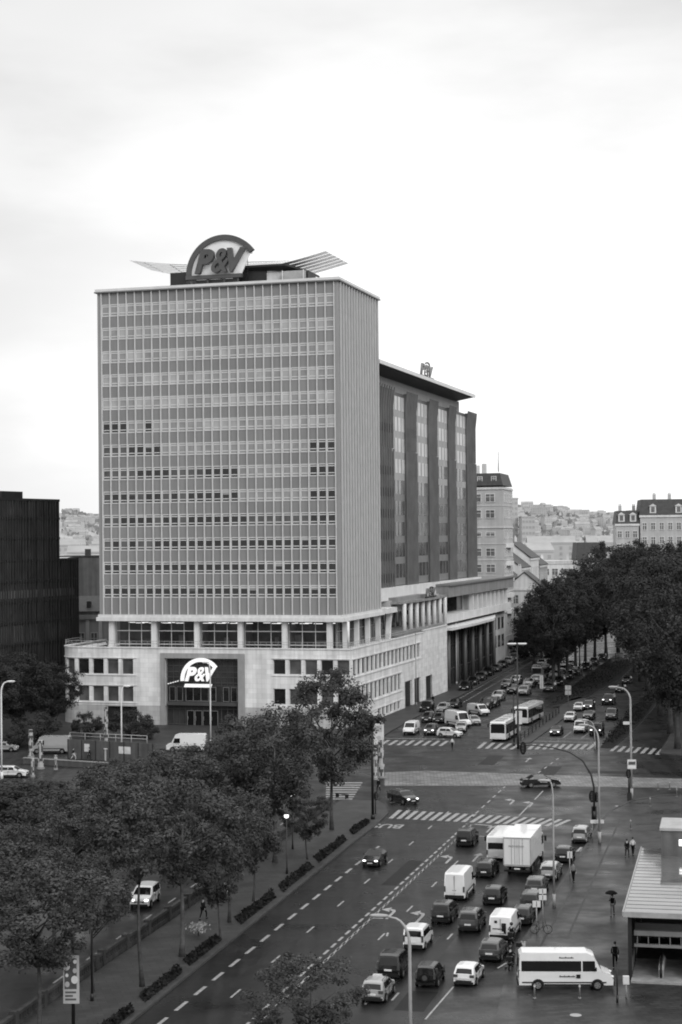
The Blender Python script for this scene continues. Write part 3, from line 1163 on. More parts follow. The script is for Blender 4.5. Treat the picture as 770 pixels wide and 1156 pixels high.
mb.build('flue', 'white_pole', bldg)

# --- roof plant, slatted wings
mb = MB()
mb.box(-36.5, -9.0, 7.5, 20, 73.76, 74.35, 0)
mb.box(-33.9, -31.0, 8.0, 13, 74.36, 76.75, 0)
mb.box(-29.2, -22, 9.5, 14, 74.36, 75.1, 0)
mb.box(-23.2, -17.2, 10, 17, 74.36, 77.1, 1)
mb.box(-17.19, -14.4, 10.3, 16, 74.36, 76.6, 2)
mb.box(-14.3, -9.6, 9.5, 14, 74.36, 75.9, 0)
mb.prism([(-24.5, 9.0, 77.12), (-13.4, 9.0, 77.12), (-9.8, 10.5, 75.95), (-9.8, 17, 75.95), (-13.4, 17.5, 77.12), (-24.5, 17.5, 77.12)], (0, 0, .35), 0)
mb.box(-10.5, -5.5, 12.0, 16, 73.76, 75.0, 2)
mb.build('plant_room', ['charcoal', 'dark_metal', 'concrete'], bldg)
mb = MB()
mb.box(-14.0, -9.9, 8.6, 9.4, 74.6, 76.1, 0)
for x in (-13.8, -10.1):
    mb.box(x - .06, x + .06, 8.5, 8.59, 73.76, 76.2, 1)
mb.build('air_unit', ['galvanised', 'white_pole'], bldg)


def wing_slats(name, span, hz, y0, y1, n, tip, drop):
    mb = MB()
    wide = (y1 - y0) / (n - 1) * .93
    for k in range(n):
        t = k / (n - 1)
        y = y0 + (y1 - y0) * t
        pts = []
        for i in range(9):
            q = i / 8
            x = span[0] + (span[1] - span[0]) * q * (1 - tip * t)
            pts.append((x, y, hz(q) - drop * t * (1 - q * .85)))
        mb.loft([[(x, yy, z), (x, yy + wide * .9, z + .02), (x, yy + wide * .9, z + .10), (x, yy, z + .08)] for x, yy, z in pts], 0, True, False)
    for q in (.15, .5, .85) if drop > 1 else ():
        x = span[0] + (span[1] - span[0]) * q * .96
        mb.tube([(x, y0 - .1, hz(q) - .10), (x, y1 + .6, hz(q) - .1 - drop * (1 - q * .85))], .05, 5)
    return mb.build(name, 'wing_slat', bldg)


wing_slats('slatted_wing', (-29.0, -43.6), lambda q: 78.7 + 1.5 * q ** 1.6, 13, 22, 8, .0, 1.6)
wing_slats('slatted_wing', (-16.0, -6.6), lambda q: 77.4 + 1.9 * q ** 1.2, 10, 22, 6, .0, .1)
mb = MB()
for x in (-27, -23, -19, -15):
    mb.tube([(x, 15, 77.4), (x, 15, 79.2)], .08, 5)
mb.tube([(-29, 15, 79.2), (-14.6, 15, 79.0)], .16, 6)
mb.tube([(-29, 15, 78.5), (-14.6, 15, 78.3)], .12, 6)
mb.tube([(-29, 20, 79.0), (-14.6, 20, 78.8)], .16, 6)
for i in range(30):
    mb.box(-29 + i * .48, -28.86 + i * .48, 14.9, 20.1, 78.75, 78.85)
mb.build('roof_frame', 'wing_slat', bldg)
mb = MB()
mb.tube([(-20.6, 8.6, 74.36), (-20.6, 8.6, 81.0)], .05, 5)
mb.tube([(-20.0, 8.6, 74.36), (-20.0, 8.6, 80.2)], .05, 5)
for k in range(8):
    mb.tube([(-20.6, 8.6, 76 + k * .55), (-20.0, 8.6, 76 + k * .55)], .03, 4)
mb.tube([(-20.0, 8.6, 79.3), (-19.0, 8.6, 79.5)], .04, 4)
mb.build('ladder', 'dark_metal', bldg)


# --- roof sign: half disc, thick arc, slanting letters
def arc_poly(cx, cz, r0, r1, a0, a1, n=26):
    o_ = [(cx + r1 * math.cos(a0 + (a1 - a0) * i / n), cz + r1 * math.sin(a0 + (a1 - a0) * i / n)) for i in range(n + 1)]
    i_ = [(cx + r0 * math.cos(a0 + (a1 - a0) * i / n), cz + r0 * math.sin(a0 + (a1 - a0) * i / n)) for i in range(n + 1)]
    return o_, i_


def sign_arc(name, cx, cz, r0, r1, a0, a1, y, d, mtn, parent, back=None):
    o_, i_ = arc_poly(cx, cz, r0, r1, a0, a1)
    mb = MB()
    for k in range(len(o_) - 1):
        q = [(i_[k][0], y, i_[k][1]), (o_[k][0], y, o_[k][1]), (o_[k + 1][0], y, o_[k + 1][1]), (i_[k + 1][0], y, i_[k + 1][1])]
        mb.prism(q, (0, d, 0))
    ob = mb.build(name, mtn, parent)
    if back:
        mb = MB()
        mb.prism([(x, y + d * .3, z) for x, z in i_] + [], (0, d * .3, 0))
        mb.build('sign_panel', back, parent)
    return ob


rs = empty('roof_sign', 'dark half round roof sign reading P&V on top of the tower', 'sign', (O.x, O.y, 0), -TH)
cx, cz = -24.1, 76.0
sign_arc('arc', cx, cz, 5.85, 6.75, math.radians(36), math.radians(180), 7.6, .9, 'sign_dark', rs, None)
o_, i_ = arc_poly(cx, cz, 5.86, 6.7, math.radians(36), math.radians(180))
mb = MB()
mb.prism([(x, 7.95, z) for x, z in i_] + [(cx + 3.2, 7.95, cz)], (0, .3, 0))
mb.build('sign_panel', 'sign_back', rs)
mb = MB()
mb.box(-30.9, -20.8, 7.5, 8.4, 75.35, 75.99)
mb.box(-29.4, -21.6, 8.5, 8.7, 73.77, 75.34)
for x in (-30, -27, -24, -21.5):
    mb.box(x - .12, x + .12, 7.8, 8.1, 73.76, 75.35)
mb.build('sign_frame', 'sign_dark', rs)
SH = .30


def letters(parent, x, y, z, h, wds, d, mtn, bold):
    for ch, wd, dx in wds:
        o_ = place_text('letter', ch, wd, h, d, mtn, parent, (x + dx, y, z), (1, 0, 0), (0, 0, 1), SH, bold if ch != '&' else bold * .35)


letters(rs, -29.0, 7.2, 76.2, 4.1, (('P', 3.5, 0), ('&', 3.2, 3.0), ('V', 3.3, 5.9)), .8, 'sign_dark', .045)

# --- white sign hung in front of the portal
fs = empty('illuminated_sign', 'white arched sign reading P&V hung across the dark entrance portal', 'sign', (O.x, O.y, 0), -TH)
cx, cz = -25.5, 7.8
sign_arc('arc', cx, cz, 2.95, 3.6, math.radians(37), math.radians(184), -1.0, .25, 'neon_white', fs)
letters(fs, -28.3, -1.0, 7.55, 2.35, (('P', 2.1, 0), ('&', 1.9, 1.75), ('V', 2.0, 3.55)), .25, 'neon_white', .05)
mb = MB()
mb.prism([(-28.5, -1.0, 6.55), (-23.75, -1.0, 6.55), (-23.55, -1.0, 7.1), (-28.3, -1.0, 7.1)], (0, .25, 0))
mb.build('underline', 'neon_white', fs)
mb = MB()
for i in range(5):
    mb.prism([(-31.4 + i * .42, -1.0, 6.98 + i * .115), (-31.15 + i * .42, -1.0, 7.04 + i * .115), (-31.12 + i * .42, -1.0, 7.19 + i * .115), (-31.37 + i * .42, -1.0, 7.13 + i * .115)], (0, .2, 0))
mb.build('dash', 'neon_white', fs)
mb = MB()
for x in (-28, -24):
    mb.tube([(x, -.74, 7.3), (x, .75, 7.3)], .05, 5)
mb.build('bracket', 'dark_metal', fs)

# ------------------------------------------------------------------ dark slab block behind the tower
slab = empty('slab_block', 'long dark office slab with overhanging flat roof right behind the tower', 'office building', (O.x, O.y, 0), -TH)
SX = -5.0
SZ0, SZ1 = 21.7, 58.6
mb = MB()
mb.box(-22, SX, 28.6, 121.7, SZ0, SZ1)
mb.box(-21, SX - 1.2, 29.5, 112, SZ1 + .002, 61.3)
mb.build('wall', 'bay_wall', slab)
bays = [(34.0, 46.2), (56.4, 64.6), (75.6, 82.8), (94.0, 100.2), (112.6, 121.6)]
zt_break = 47.1
for (y0, y1) in bays:
    mb = MB()
    # lower tier, upper tier flaring out towards its top
    mb.box(SX + .002, SX + .36, y0, y1, SZ0 + .003, zt_break, 0)
    mb.prism([(SX + .002, y0, zt_break + .002), (SX + .26, y0, zt_break + .002), (SX + .28, y0, 55.8), (SX + .62, y0, 58.7), (SX + .002, y0, 58.7)], (0, y1 - y0, 0), 0)
    n = 7
    for i in range(n + 1):
        y = y0 + (y1 - y0) * i / n
        mb.box(SX + .362, SX + .62, y - .09, y + .09, SZ0 + .004, zt_break + .5, 1)
        mb.prism([(SX + .28, y - .09, zt_break + .6), (SX + .52, y - .09, zt_break + .6), (SX + .54, y - .09, 55.8), (SX + .92, y - .09, 59.2), (SX + .66, y - .09, 59.2), (SX + .29, y - .09, 55.9)], (0, .18, 0), 1)
    for k in range(9):
        zz = SZ0 + .9 + k * 4.0
        if zz + 1.5 < zt_break:
            mb.box(SX + .363, SX + .39, y0 + .1, y1 - .1, zz, zz + 1.6, 2)
        elif zz > zt_break + .6 and zz + 1.5 < 55.5:
            mb.box(SX + .285, SX + .32, y0 + .1, y1 - .1, zz, zz + 1.6, 2)
    mb.build('bay', ['bay_wall', 'bay_fin', 'charcoal'], slab)
strips_ = [(46.2, 56.4), (64.6, 75.6), (82.8, 94.0), (100.2, 112.6)]
srr = random.Random(5)
for si, (y0, y1) in enumerate(strips_):
    for k in range(9):
        z = SZ0 + .25 + k * 4.0
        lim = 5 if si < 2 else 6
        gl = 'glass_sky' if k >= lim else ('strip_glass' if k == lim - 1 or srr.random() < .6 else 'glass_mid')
        mb = MB()
        x = SX + .03
        mb.poly([(x, y0, z + 1.3), (x, y1, z + 1.3), (x, y1, z + 3.95), (x, y0, z + 3.95)], 0)
        for q in range(5):
            y = y0 + (y1 - y0) * q / 4
            mb.box(x + .001, x + .08, max(y0, y - .06), min(y1, y + .06), z + 1.3, z + 3.95, 1)
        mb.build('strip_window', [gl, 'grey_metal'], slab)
    mb = MB()
    for k in range(9):
        z = SZ0 + .25 + k * 4.0
        mb.poly([(SX + .02, y0, z - .05), (SX + .02, y1, z - .05), (SX + .02, y1, z + 1.3), (SX + .02, y0, z + 1.3)], 0 if k >= 5 else 1)
    mb.build('spandrel', ['plaster_grey', 'grey_metal'], slab)
# recessed top storey fins and the big roof
mb = MB()
for i in range(66):
    y = 30.6 + i * 1.22
    mb.box(SX - 1.19, SX - .8, y - .12, y + .12, SZ1 + .01, 61.2)
mb.build('fin', 'aluminium', slab)
mb = MB()
prof = [(-24, 61.0), (-5.6, 61.0), (-2.8, 61.75), (-2.4, 62.0), (-2.4, 62.6), (-24, 62.6)]
mb.prism([(x, 28.6, z) for x, z in prof], (0, 78.0, 0), 0)
e0 = [(x, 106.61, z) for x, z in prof]
e1 = [(-24, 117, 62.2), (-5.6, 116, 62.25), (-2.8, 113, 62.3), (-2.4, 112, 62.3), (-2.4, 112, 62.6), (-24, 117, 62.6)]
mb.loft([e0, e1], 0, True, False)
mb.box(-2.398, -2.3, 28.6, 111.5, 62.02, 62.7, 1)
mb.build('roof', ['charcoal', 'aluminium_light'], slab)
mb = MB()
mb.box(-24, -2.4, 28.62, 111.5, 62.605, 62.75)
mb.build('roof_covering', 'aluminium', slab)
# base: white band, pilotis, terrace pavilion, canopy over the glass hall
mb = MB()
mb.box(-20, -3.6, 30, 122.2, 19.4, 21.68)
mb.box(-20, -2.9, 36.5, 80.0, 17.2, 19.38, 1)
mb.build('base_band', ['concrete', 'plaster_grey'], slab)
mb = MB()       # curved thin canopy roof over the terrace colonnade
prof = []
for i in range(13):
    q = i / 12
    prof.append((-1.2 + .9 * math.sin(q * PI), 37.0 + 38.5 * q))
mb.prism([(x, y, 18.75) for x, y in prof] + [(-9, 75.5, 18.75), (-9, 37, 18.75)], (0, 0, .45))
mb.box(-8.8, -1.9, 38, 60, 19.21, 19.9)
mb.build('terrace_canopy', 'concrete_dark', slab)
for i in range(8):
    y = 40.0 + i * 4.8
    mb = MB()
    mb.tube([(-1.2, y, PH), (-1.2, y, 18.74)], .42, 14)
    mb.build('column', 'concrete', slab)
mb = MB()
mb.box(-9, -6.2, 36.8, 76, PH, 18.7, 0)
for i in range(10):
    mb.box(-6.15, -6.1, 38.2 + i * 3.8, 40.6 + i * 3.8, PH + .6, 17.8, 1)
mb.box(-6.19, -.6, 37.5, 69.8, PH + .002, PH + 1.0, 2)
mb.build('terrace_pavilion', ['concrete_dark', 'glass_dark', 'concrete_dark'], slab)
mb = MB()       # glass hall under the canopy
mb.box(-16, -3.0, 70.2, 131, 0, 12.1, 0)
for i in range(26):
    mb.box(-2.99, -2.82, 71 + i * 2.4, 71.16 + i * 2.4, 0.1, 12.1, 1)
for z in (3.2, 8.2):
    mb.box(-2.995, -2.85, 70.3, 131, z, z + .25, 1)
mb.build('glass_hall', ['portal_glass', 'portal_frame'], slab)
for i in range(7):
    mb = MB()
    y = 80 + i * 8
    mb.tube([(-2.0, y, 0), (-2.0, y, 12.1)], .42, 12)
    mb.build('column', 'grey_metal', slab)
mb = MB()
mb.prism([(.9, 71, 12.15), (1.4, 90, 12.15), (1.2, 112, 12.15), (-.8, 124, 12.15), (-3.5, 138, 12.15), (-14, 138, 12.15), (-14, 71, 12.15)], (0, 0, .5))
mb.build('entrance_canopy', 'concrete', slab)
mb = MB()
mb.box(-14, -1.3, 76, 146, 13.3, 14.9)
mb.box(-14, -3.5, 76, 146, 14.91, 20.0, 1)
mb.box(-3.49, -3.3, 78, 100, 15.2, 18.4, 2)
mb.build('upper_storey', ['concrete', 'plaster_grey', 'glass_dark'], slab)
mb = MB()
mb.box(-14, -.9, 76, 147.5, 18.6, 20.9, 0)
mb.box(-14, -.5, 75.8, 148, 20.91, 21.3, 1)
mb.build('upper_canopy', ['concrete_dark', 'grey_metal'], slab)
for i in range(9):
    y = 103 + i * 4.9
    mb = MB()
    mb.box(-2.4, -1.5, y - .55, y + .55, 14.9, 18.59)
    mb.build('column', 'concrete', slab)
mb = MB()
mb.box(-14, -3, 131.01, 147, 0, 13.2, 0)
for i in range(3):
    for z in (4.6, 8.8):
        mb.box(-2.995, -2.9, 133 + i * 4.6, 135.6 + i * 4.6, z, z + 2.8, 1)
mb.build('end_wall', ['plaster_light', 'glass_mid'], slab)

# lettering on the slab roof edge and on the terrace canopy (both face the avenue)
for nm, lab, y, z, h, L in (('roof_lettering', 'dark free standing letters on the edge of the slab roof', 62.0, 62.75, 2.2, 11.0), ('canopy_lettering', 'small dark letters standing on the curved terrace canopy', 54.0, 19.25, 1.5, 8.5)):
    s_ = empty(nm, lab, 'sign', (O.x, O.y, 0), -TH)
    for ch, wd, dy in (('P', .30, 0), ('&', .28, .30), ('V', .30, .62)):
        place_text('letter', ch, wd * L, h, .3, 'grey_metal', s_, (-.4 if z < 50 else -2.9, y + dy * L, z + .35), (0, 1, 0), (0, 0, 1), .2, .04)
    xo = -.4 if z < 50 else -2.9
    mb = MB()
    mb.box(xo - .1, xo + .1, y - .3, y + L, z + .05, z + .3)
    for k in range(6):
        a0, a1 = PI * (.25 + .5 * k / 6), PI * (.25 + .5 * (k + 1) / 6)
        c_ = y + L * .5
        mb.prism([(xo, c_ + L * .22 * math.cos(a), z + h * q + h * .45 * math.sin(a)) for a, q in ((a0, .85), (a1, .85), (a1, .97), (a0, .97))], (.2, 0, 0))
    mb.build('rail', 'dark_metal', s_)

# ------------------------------------------------------------------ other buildings
def simple_window(name, c, ux, w_, h, parent, gl='window_mid', fr='plaster_light', cross=True, arch=False):
    """window on a wall: c centre on the wall, ux unit vector along the wall, outward normal to its right"""
    ux = Vector(ux)
    nn = Vector((ux.y, -ux.x, 0))
    c = Vector(c)
    mb = MB()

    def q(a, b, z0, z1, d0, d1, m):
        p = [c + ux * a + nn * d0 + Vector((0, 0, z0)), c + ux * b + nn * d0 + Vector((0, 0, z0)), c + ux * b + nn * d1 + Vector((0, 0, z0)), c + ux * a + nn * d1 + Vector((0, 0, z0))]
        mb.prism(p, (0, 0, z1 - z0), m)
    q(-w_ / 2, w_ / 2, -h / 2, h / 2, .005, .03, 1)
    t = .12
    q(-w_ / 2 - t, -w_ / 2 + t * .3, -h / 2 - t, h / 2 + t, .006, .12, 0)
    q(w_ / 2 - t * .3, w_ / 2 + t, -h / 2 - t, h / 2 + t, .006, .12, 0)
    q(-w_ / 2 + t * .31, w_ / 2 - t * .31, h / 2 - t * .3, h / 2 + t, .006, .12, 0)
    q(-w_ / 2 + t * .31, w_ / 2 - t * .31, -h / 2 - t, -h / 2 + t * .3, .006, .16, 0)
    if cross:
        q(-.06, .06, -h / 2 + t * .31, h / 2 - t * .31, .031, .08, 0)
        q(-w_ / 2 + t * .31, -.061, h * .12, h * .12 + .1, .031, .08, 0)
        q(.061, w_ / 2 - t * .31, h * .12, h * .12 + .1, .031, .08, 0)
    return mb.build(name, [fr, gl], parent)


# black office block on the left
D0, D1 = DEP(87, 632, 330), DEP(0, 620, 310)
dv = Vector((math.sin(math.radians(25)), math.cos(math.radians(25)), 0))
base = Vector((-50.6, 331, 0))
blk = empty('black_office_block', 'black glass office block with dense vertical fins at left edge', 'office building', base, -math.radians(25) + 0)
# local: y along the facade away from camera, x outward to the right
mb = MB()
mb.box(-30, 0, -60, 0, 0, 27.4)
mb.box(-30, -.01, -60, -6.2, 27.401, 38.7)
mb.build('wall', 'block_wall', blk)
mb = MB()
for z in (3.9, 7.9, 11.9, 15.9, 19.7, 23.4, 27.2):
    mb.box(.002, .25, -60, .1, z, z + .45)
for z in (31.2, 34.9, 38.3):
    mb.box(-.008, .25, -60, -6.1, z, z + .45)
mb.build('floor_band', 'charcoal', blk)
mb = MB()
rf = random.Random(4)
y = -.1
while y > -58:
    zt = 27.4 if y > -6.2 else 38.3
    mb.box(.003, .30 + rf.random() * .1, y - .07, y + .07, .4, zt)
    y -= .62 + rf.random() * .5
tag(mb.build('fin', 'block_fin', blk), kind='stuff')
mb = MB()
for i in range(9):
    y = -2.5 - i * 5.0
    mb.box(.004, .05, y - 3.6, y, 12.6, 15.6, 0)
mb.box(.004, .07, -40, -1, 20.6, 22.0, 1)
rq = random.Random(12)
for i in range(46):
    y = -1 - rq.random() * 40
    k = rq.randrange(9)
    z = (4.4, 8.4, 16.4, 20.2, 23.9, 27.7, 31.7, 35.4, 12.4)[k]
    if y > -7 and k in (5, 6, 7):
        continue
    mb.box(.002, .012, y - rq.uniform(.8, 2.2), y, z + .1, z + rq.uniform(1.2, 2.8), 2)
mb.build('glazing', ['glass_mid', 'plaster_dark', 'block_pane'], blk)
mb = MB()
mb.prism([(-12, -22, 38.75), (-1.5, -22, 38.75), (-1.5, -15.5, 38.75), (-12, -14, 38.75)], (0, 0, 1.3))
mb.build('roof_plant', 'charcoal', blk)

# dark party wall building and old facade in the gap
g1 = empty('gabled_building', 'dark bare party wall rising in the gap between black block and tower', 'building', (-60.5, 392, 0))
mb = MB()
mb.prism([(-4, 0, 0), (14, 0, 0), (14, 0, 27.0), (-1, 0, 27.2), (-4, 0, 26.4)], (0, 16, 0))
mb.build('wall', 'plaster_dark', g1)
mb = MB()
mb.box(-4, 14, -.2, 16, 27.25, 27.5)
mb.box(2, 3.2, 2, 3.5, 27.5, 29)
mb.build('roof', 'slate', g1)
g2 = empty('old_townhouse', 'small grey classical facade just left of the tower base', 'house', (-53.6, 345, 0))
mb = MB()
mb.box(-4.5, 9, 0, 12, 0, 15.0, 0)
mb.box(-4.7, 9.2, -.35, -.003, 15.2, 16.1, 0)
mb.box(-4.5, 9, 0, 12, 15.001, 16.6, 0)
for x in (-2.4, 0.2, 2.8, 5.4):
    mb.box(x - .35, x + .35, -.22, -.003, 8.0, 15.1, 1)
mb.build('wall', ['plaster_grey', 'plaster_mid'], g2)
for x in (-1.1, 1.5, 4.1):
    simple_window('window', (x, 0, 11.0), (1, 0, 0), 1.2, 3.0, g2, 'window_mid', 'plaster_mid')
mb = MB()
mb.prism([(-4.7, -.4, 16.62), (9.2, -.4, 16.62), (9.2, 6, 19.5), (-4.7, 6, 19.5)], (0, 0, .2))
for x in (-1, 2.5):
    mb.box(x, x + .8, 1.0, 2.4, 17.2, 18.8)
mb.build('roof', 'slate', g2)

# tall corner apartment house with mansard
ap = empty('apartment_house', 'tall pale corner apartment house with slate mansard beyond the dark slab', 'apartment house', (0, 0, 0))
# front wall plane runs left to right, right side recedes along the avenue
A0 = Vector((29.0, 432, 0))
A1 = Vector((40.2, 428, 0))
ux = (A1 - A0).normalized()
A2 = A1 + Vector((math.sin(math.radians(13.5)), math.cos(math.radians(13.5)), 0)) * 17
uy = (A2 - A1).normalized()
H1 = 43.2
mb = MB()
mb.prism([A0, A1, A2, A2 + (A0 - A1)], (0, 0, H1), 0)
for z in (6.0, 12.0, 17.0, 21, 25.0, 29.0, 33.0, 38.5, 42.6):
    n1 = Vector((ux.y, -ux.x, 0)) * .22
    n2 = Vector((uy.y, -uy.x, 0)) * .22
    mb.prism([A0 + n1, A1 + n1 + n2, A2 + n2, A2, A1, A0], (0, 0, .35), 1) if z in (33.0, 42.6, 12.0) else None
    if z not in (33.0, 42.6, 12.0):
        mb.prism([A0 + n1 * .5, A1 + n1 * .5 + n2 * .5, A2 + n2 * .5, A2, A1, A0], (0, 0, .2), 1)
    mb.v[-6:] = [v + Vector((0, 0, z)) for v in mb.v[-6:]]
    mb.v[-12:-6] = [v + Vector((0, 0, z)) for v in mb.v[-12:-6]]
mb.build('wall', ['plaster_haze', 'plaster_mid'], ap)
mb = MB()
ins = (ux * -.9 + uy * .9)
top = [A0 + uy * .9, A1 + ins, A2 - ux * .9 - uy * .9, A2 + (A0 - A1) - uy * .9]
mb.loft([[p + Vector((0, 0, H1 + .4)) for p in (A0, A1, A2, A2 + (A0 - A1))], [p + Vector((0, 0, H1 + 3.5)) for p in top]], 0, True, False)
mb.build('roof', 'slate', ap)
mb = MB()
for q, hh in ((0.25, 3.2), (.4, 2.2), (.55, 2.6)):
    p = A0.lerp(A1, q) + uy * 4
    mb.cbox((p.x, p.y, H1 + 3.4 + hh / 2), (1.1, 1.1, hh))
mb.tube([A1 - ux * 2 + uy * 6 + Vector((0, 0, H1 + 4)), A1 - ux * 2 + uy * 6 + Vector((0, 0, H1 + 9))], .15, 5)
mb.build('chimney', 'plaster_mid', ap)
for k, z in enumerate((15, 19, 23, 27, 31.5, 36.5, 40.5)):
    for q in (.12, .38, .67):
        c = A0.lerp(A1, q + .05)
        simple_window('window', (c.x, c.y, z), ux, 2.2, 1.9 if k != 4 else .9, ap, 'window_mid', 'plaster_light')
    for q in (.16, .40, .64, .86):
        c = A1.lerp(A2, q)
        simple_window('window', (c.x, c.y, z), uy, 1.7, 2.0, ap, 'window_mid', 'plaster_light')
for q in (.2, .5, .8):
    c = A0.lerp(A1, q) + uy * .45
    simple_window('dormer', (c.x, c.y, H1 + 1.9), ux, 1.1, 1.4, ap, 'window_mid', 'plaster_light', True)
for k, z in enumerate((13, 17, 21, 25, 29.5)):
    c = A1.lerp(A2, .5)
    nn = Vector((uy.y, -uy.x, 0))
    mb = MB()
    p = [c - uy * 4, c + uy * 4, c + uy * 3.2 + nn * 1.0, c - uy * 3.2 + nn * 1.0]
    mb.prism([(v.x, v.y, z - 1.4) for v in p], (0, 0, 1.1))
    mb.build('balcony', 'plaster_light', ap)


def town_house(name, label, cat, x, y, w_, d_, h, rz, wallm, roofm, rows, cols, roof_h=3.5, ridge='x', win=(1.1, 1.7), side_cols=0, dorm=0, mans=False, flat=False, group=None, z0=3.0, gl='window_mid', chim=1):
    """house: local x along its front (front faces local -y)"""
    e = empty(name, label, cat, (x, y, 0), rz, group)
    mb = MB()
    mb.box(0, w_, 0, d_, 0, h, 0)
    mb.box(-.25, w_ + .25, -.25, -.002, h - .6, h, 1)
    mb.box(-.1, w_ + .1, -.12, -.002, h * .38, h * .38 + .3, 1)
    if not flat and not mans:
        if ridge == 'x':
            mb.poly([(0, 0, h), (0, d_ / 2, h + roof_h), (0, d_, h)], 0)
            mb.poly([(w_, 0, h), (w_, d_ / 2, h + roof_h), (w_, d_, h)], 0)
        else:
            mb.poly([(0, 0, h), (w_ / 2, 0, h + roof_h), (w_, 0, h)], 0)
            mb.poly([(0, d_, h), (w_ / 2, d_, h + roof_h), (w_, d_, h)], 0)
    mb.build('wall', [wallm, 'plaster_light' if wallm != 'plaster_far' else wallm], e)
    mb = MB()
    if flat:
        mb.box(-.3, w_ + .3, -.35, d_ + .2, h + .002, h + .5)
    elif mans:
        b_ = [(-.2, -.2, h + .002), (w_ + .2, -.2, h + .002), (w_ + .2, d_, h + .002), (-.2, d_, h + .002)]
        t_ = [(.4, 1.2, h + roof_h), (w_ - .4, 1.2, h + roof_h), (w_ - .4, d_ - 1, h + roof_h), (.4, d_ - 1, h + roof_h)]
        mb.loft([b_, t_], 0, True, False)
    elif ridge == 'x':
        mb.prism([(-.3, -.3, h + .01), (-.3, d_ / 2, h + roof_h + .02), (-.3, d_ + .3, h + .01), (-.3, d_ + .3, h + .25), (-.3, d_ / 2, h + roof_h + .3), (-.3, -.3, h + .25)], (w_ + .6, 0, 0))
    else:
        mb.prism([(-.3, -.3, h + .01), (w_ / 2, -.3, h + roof_h + .02), (w_ + .3, -.3, h + .01), (w_ + .3, -.3, h + .25), (w_ / 2, -.3, h + roof_h + .3), (-.3, -.3, h + .25)], (0, d_ + .6, 0))
    r_ = mb.build('roof', roofm, e)
    for k in range(chim):
        mb = MB()
        cx_ = w_ * (.2 + .6 * k / max(1, chim - 1)) if chim > 1 else w_ * .25
        zz = h + roof_h * .4
        mb.box(cx_, cx_ + .9, d_ * .55, d_ * .55 + .7, zz, h + roof_h + 1.6)
        mb.box(cx_ + .1, cx_ + .35, d_ * .58, d_ * .58 + .25, h + roof_h + 1.602, h + roof_h + 2.1)
        mb.box(cx_ + .55, cx_ + .8, d_ * .58, d_ * .58 + .25, h + roof_h + 1.602, h + roof_h + 2.1)
        mb.build('chimney', wallm, r_)
    for i in range(rows):
        z = z0 + (h - z0 - 1.2) * (i + .5) / rows
        for j in range(cols):
            simple_window('window', (w_ * (j + .5) / cols, 0, z), (1, 0, 0), win[0], win[1], e, gl, 'plaster_light' if wallm != 'plaster_far' else wallm, win[0] > .9)
        for j in range(side_cols):
            simple_window('window', (w_, d_ * (j + .5) / side_cols, z), (0, 1, 0), win[0], win[1], e, gl, 'plaster_light', True)
    for j in range(dorm):
        mb = MB()
        cx_ = w_ * (j + .5) / dorm
        mb.box(cx_ - .9, cx_ + .9, -.05, 2.0, h + .6, h + 2.6, 0)
        mb.prism([(cx_ - 1.1, -.2, h + 2.602), (cx_ + 1.1, -.2, h + 2.602), (cx_, -.2, h + 3.3)], (0, 2.2, 0), 0)
        mb.box(cx_ - .5, cx_ + .5, -.09, -.052, h + .9, h + 2.4, 1)
        mb.build('dormer', ['plaster_light', gl], e)
    return e


R14 = -math.radians(13.5)
AV = Vector((math.sin(math.radians(13.5)), math.cos(math.radians(13.5)), 0))
# terrace of houses along the left of the avenue: their sides facing the avenue carry the windows
for i, (t, w_, h, wm, rm, lab) in enumerate((
        (455, 13, 19.5, 'plaster_light', 'slate', 'white gabled house with tall windows right beside the tall apartment house'),
        (480, 11, 22, 'plaster_mid', 'slate', 'grey town house with slate roof second in the avenue terrace'),
        (500, 12, 24.5, 'plaster_light', 'slate', 'pale town house with dark steep roof third in the avenue terrace'),
        (522, 12, 22, 'plaster_grey', 'slate', 'grey town house farthest along the avenue terrace'))):
    c = Vector((44.0, 455, 0)) + AV * (t - 455)
    # rotate so that the front (-y) faces the avenue, to the right
    town_house('town_house', lab, 'house', c.x, c.y, w_ + 8, 11, h, R14 + PI / 2, wm, rm, 4, 5, 4.5, 'x', (1.4, 2.3), 0, 0, chim=2)
# the near gable of the first house, seen square on
gh = town_house('gabled_house', 'low white gabled house end with two columns of windows before the terrace', 'house', 42.5, 447, 9.5, 9, 17.5, R14, 'plaster_light', 'slate', 4, 2, 4.0, 'y', (1.6, 2.2), 0, 0, chim=1)

town_house('office_building', 'low white modernist block with two long rows of square windows', 'office building', 66.5, 600, 15, 12, 21.8, R14 * .3, 'plaster_light', 'plaster_mid', 4, 5, .5, flat=True, win=(2.0, 2.2), chim=2)
town_house('mansard_house', 'dark roofed house with one white ornate dormer beside the white block', 'house', 81.5, 600, 10.5, 12, 21.5, 0, 'plaster_mid', 'slate', 4, 2, 7.0, mans=True, win=(1.8, 2.6), dorm=1, chim=2)
town_house('apartment_block', 'grey mansard apartment block with lower roof at left of the right hand pair', 'apartment block', 79.5, 500, 6.6, 14, 34.2, R14 * .4, 'plaster_haze', 'slate', 8, 3, 3.8, mans=True, win=(1.2, 1.9), dorm=2, chim=2)
town_house('apartment_block', 'grey apartment block with flat mansard roof and chimneys topping the avenue trees', 'apartment block', 86.4, 499, 22, 16, 36.6, R14 * .4, 'plaster_haze', 'slate', 8, 9, 4.6, mans=True, win=(1.2, 2.0), dorm=3, chim=4)
town_house('apartment_tower', 'hazy white apartment tower standing far off behind the corner house', 'apartment tower', 112, 1200, 11, 20, 57, 0, 'plaster_far', 'plaster_far', 14, 4, .5, flat=True, win=(1.6, 1.6), gl='window_far', chim=0)
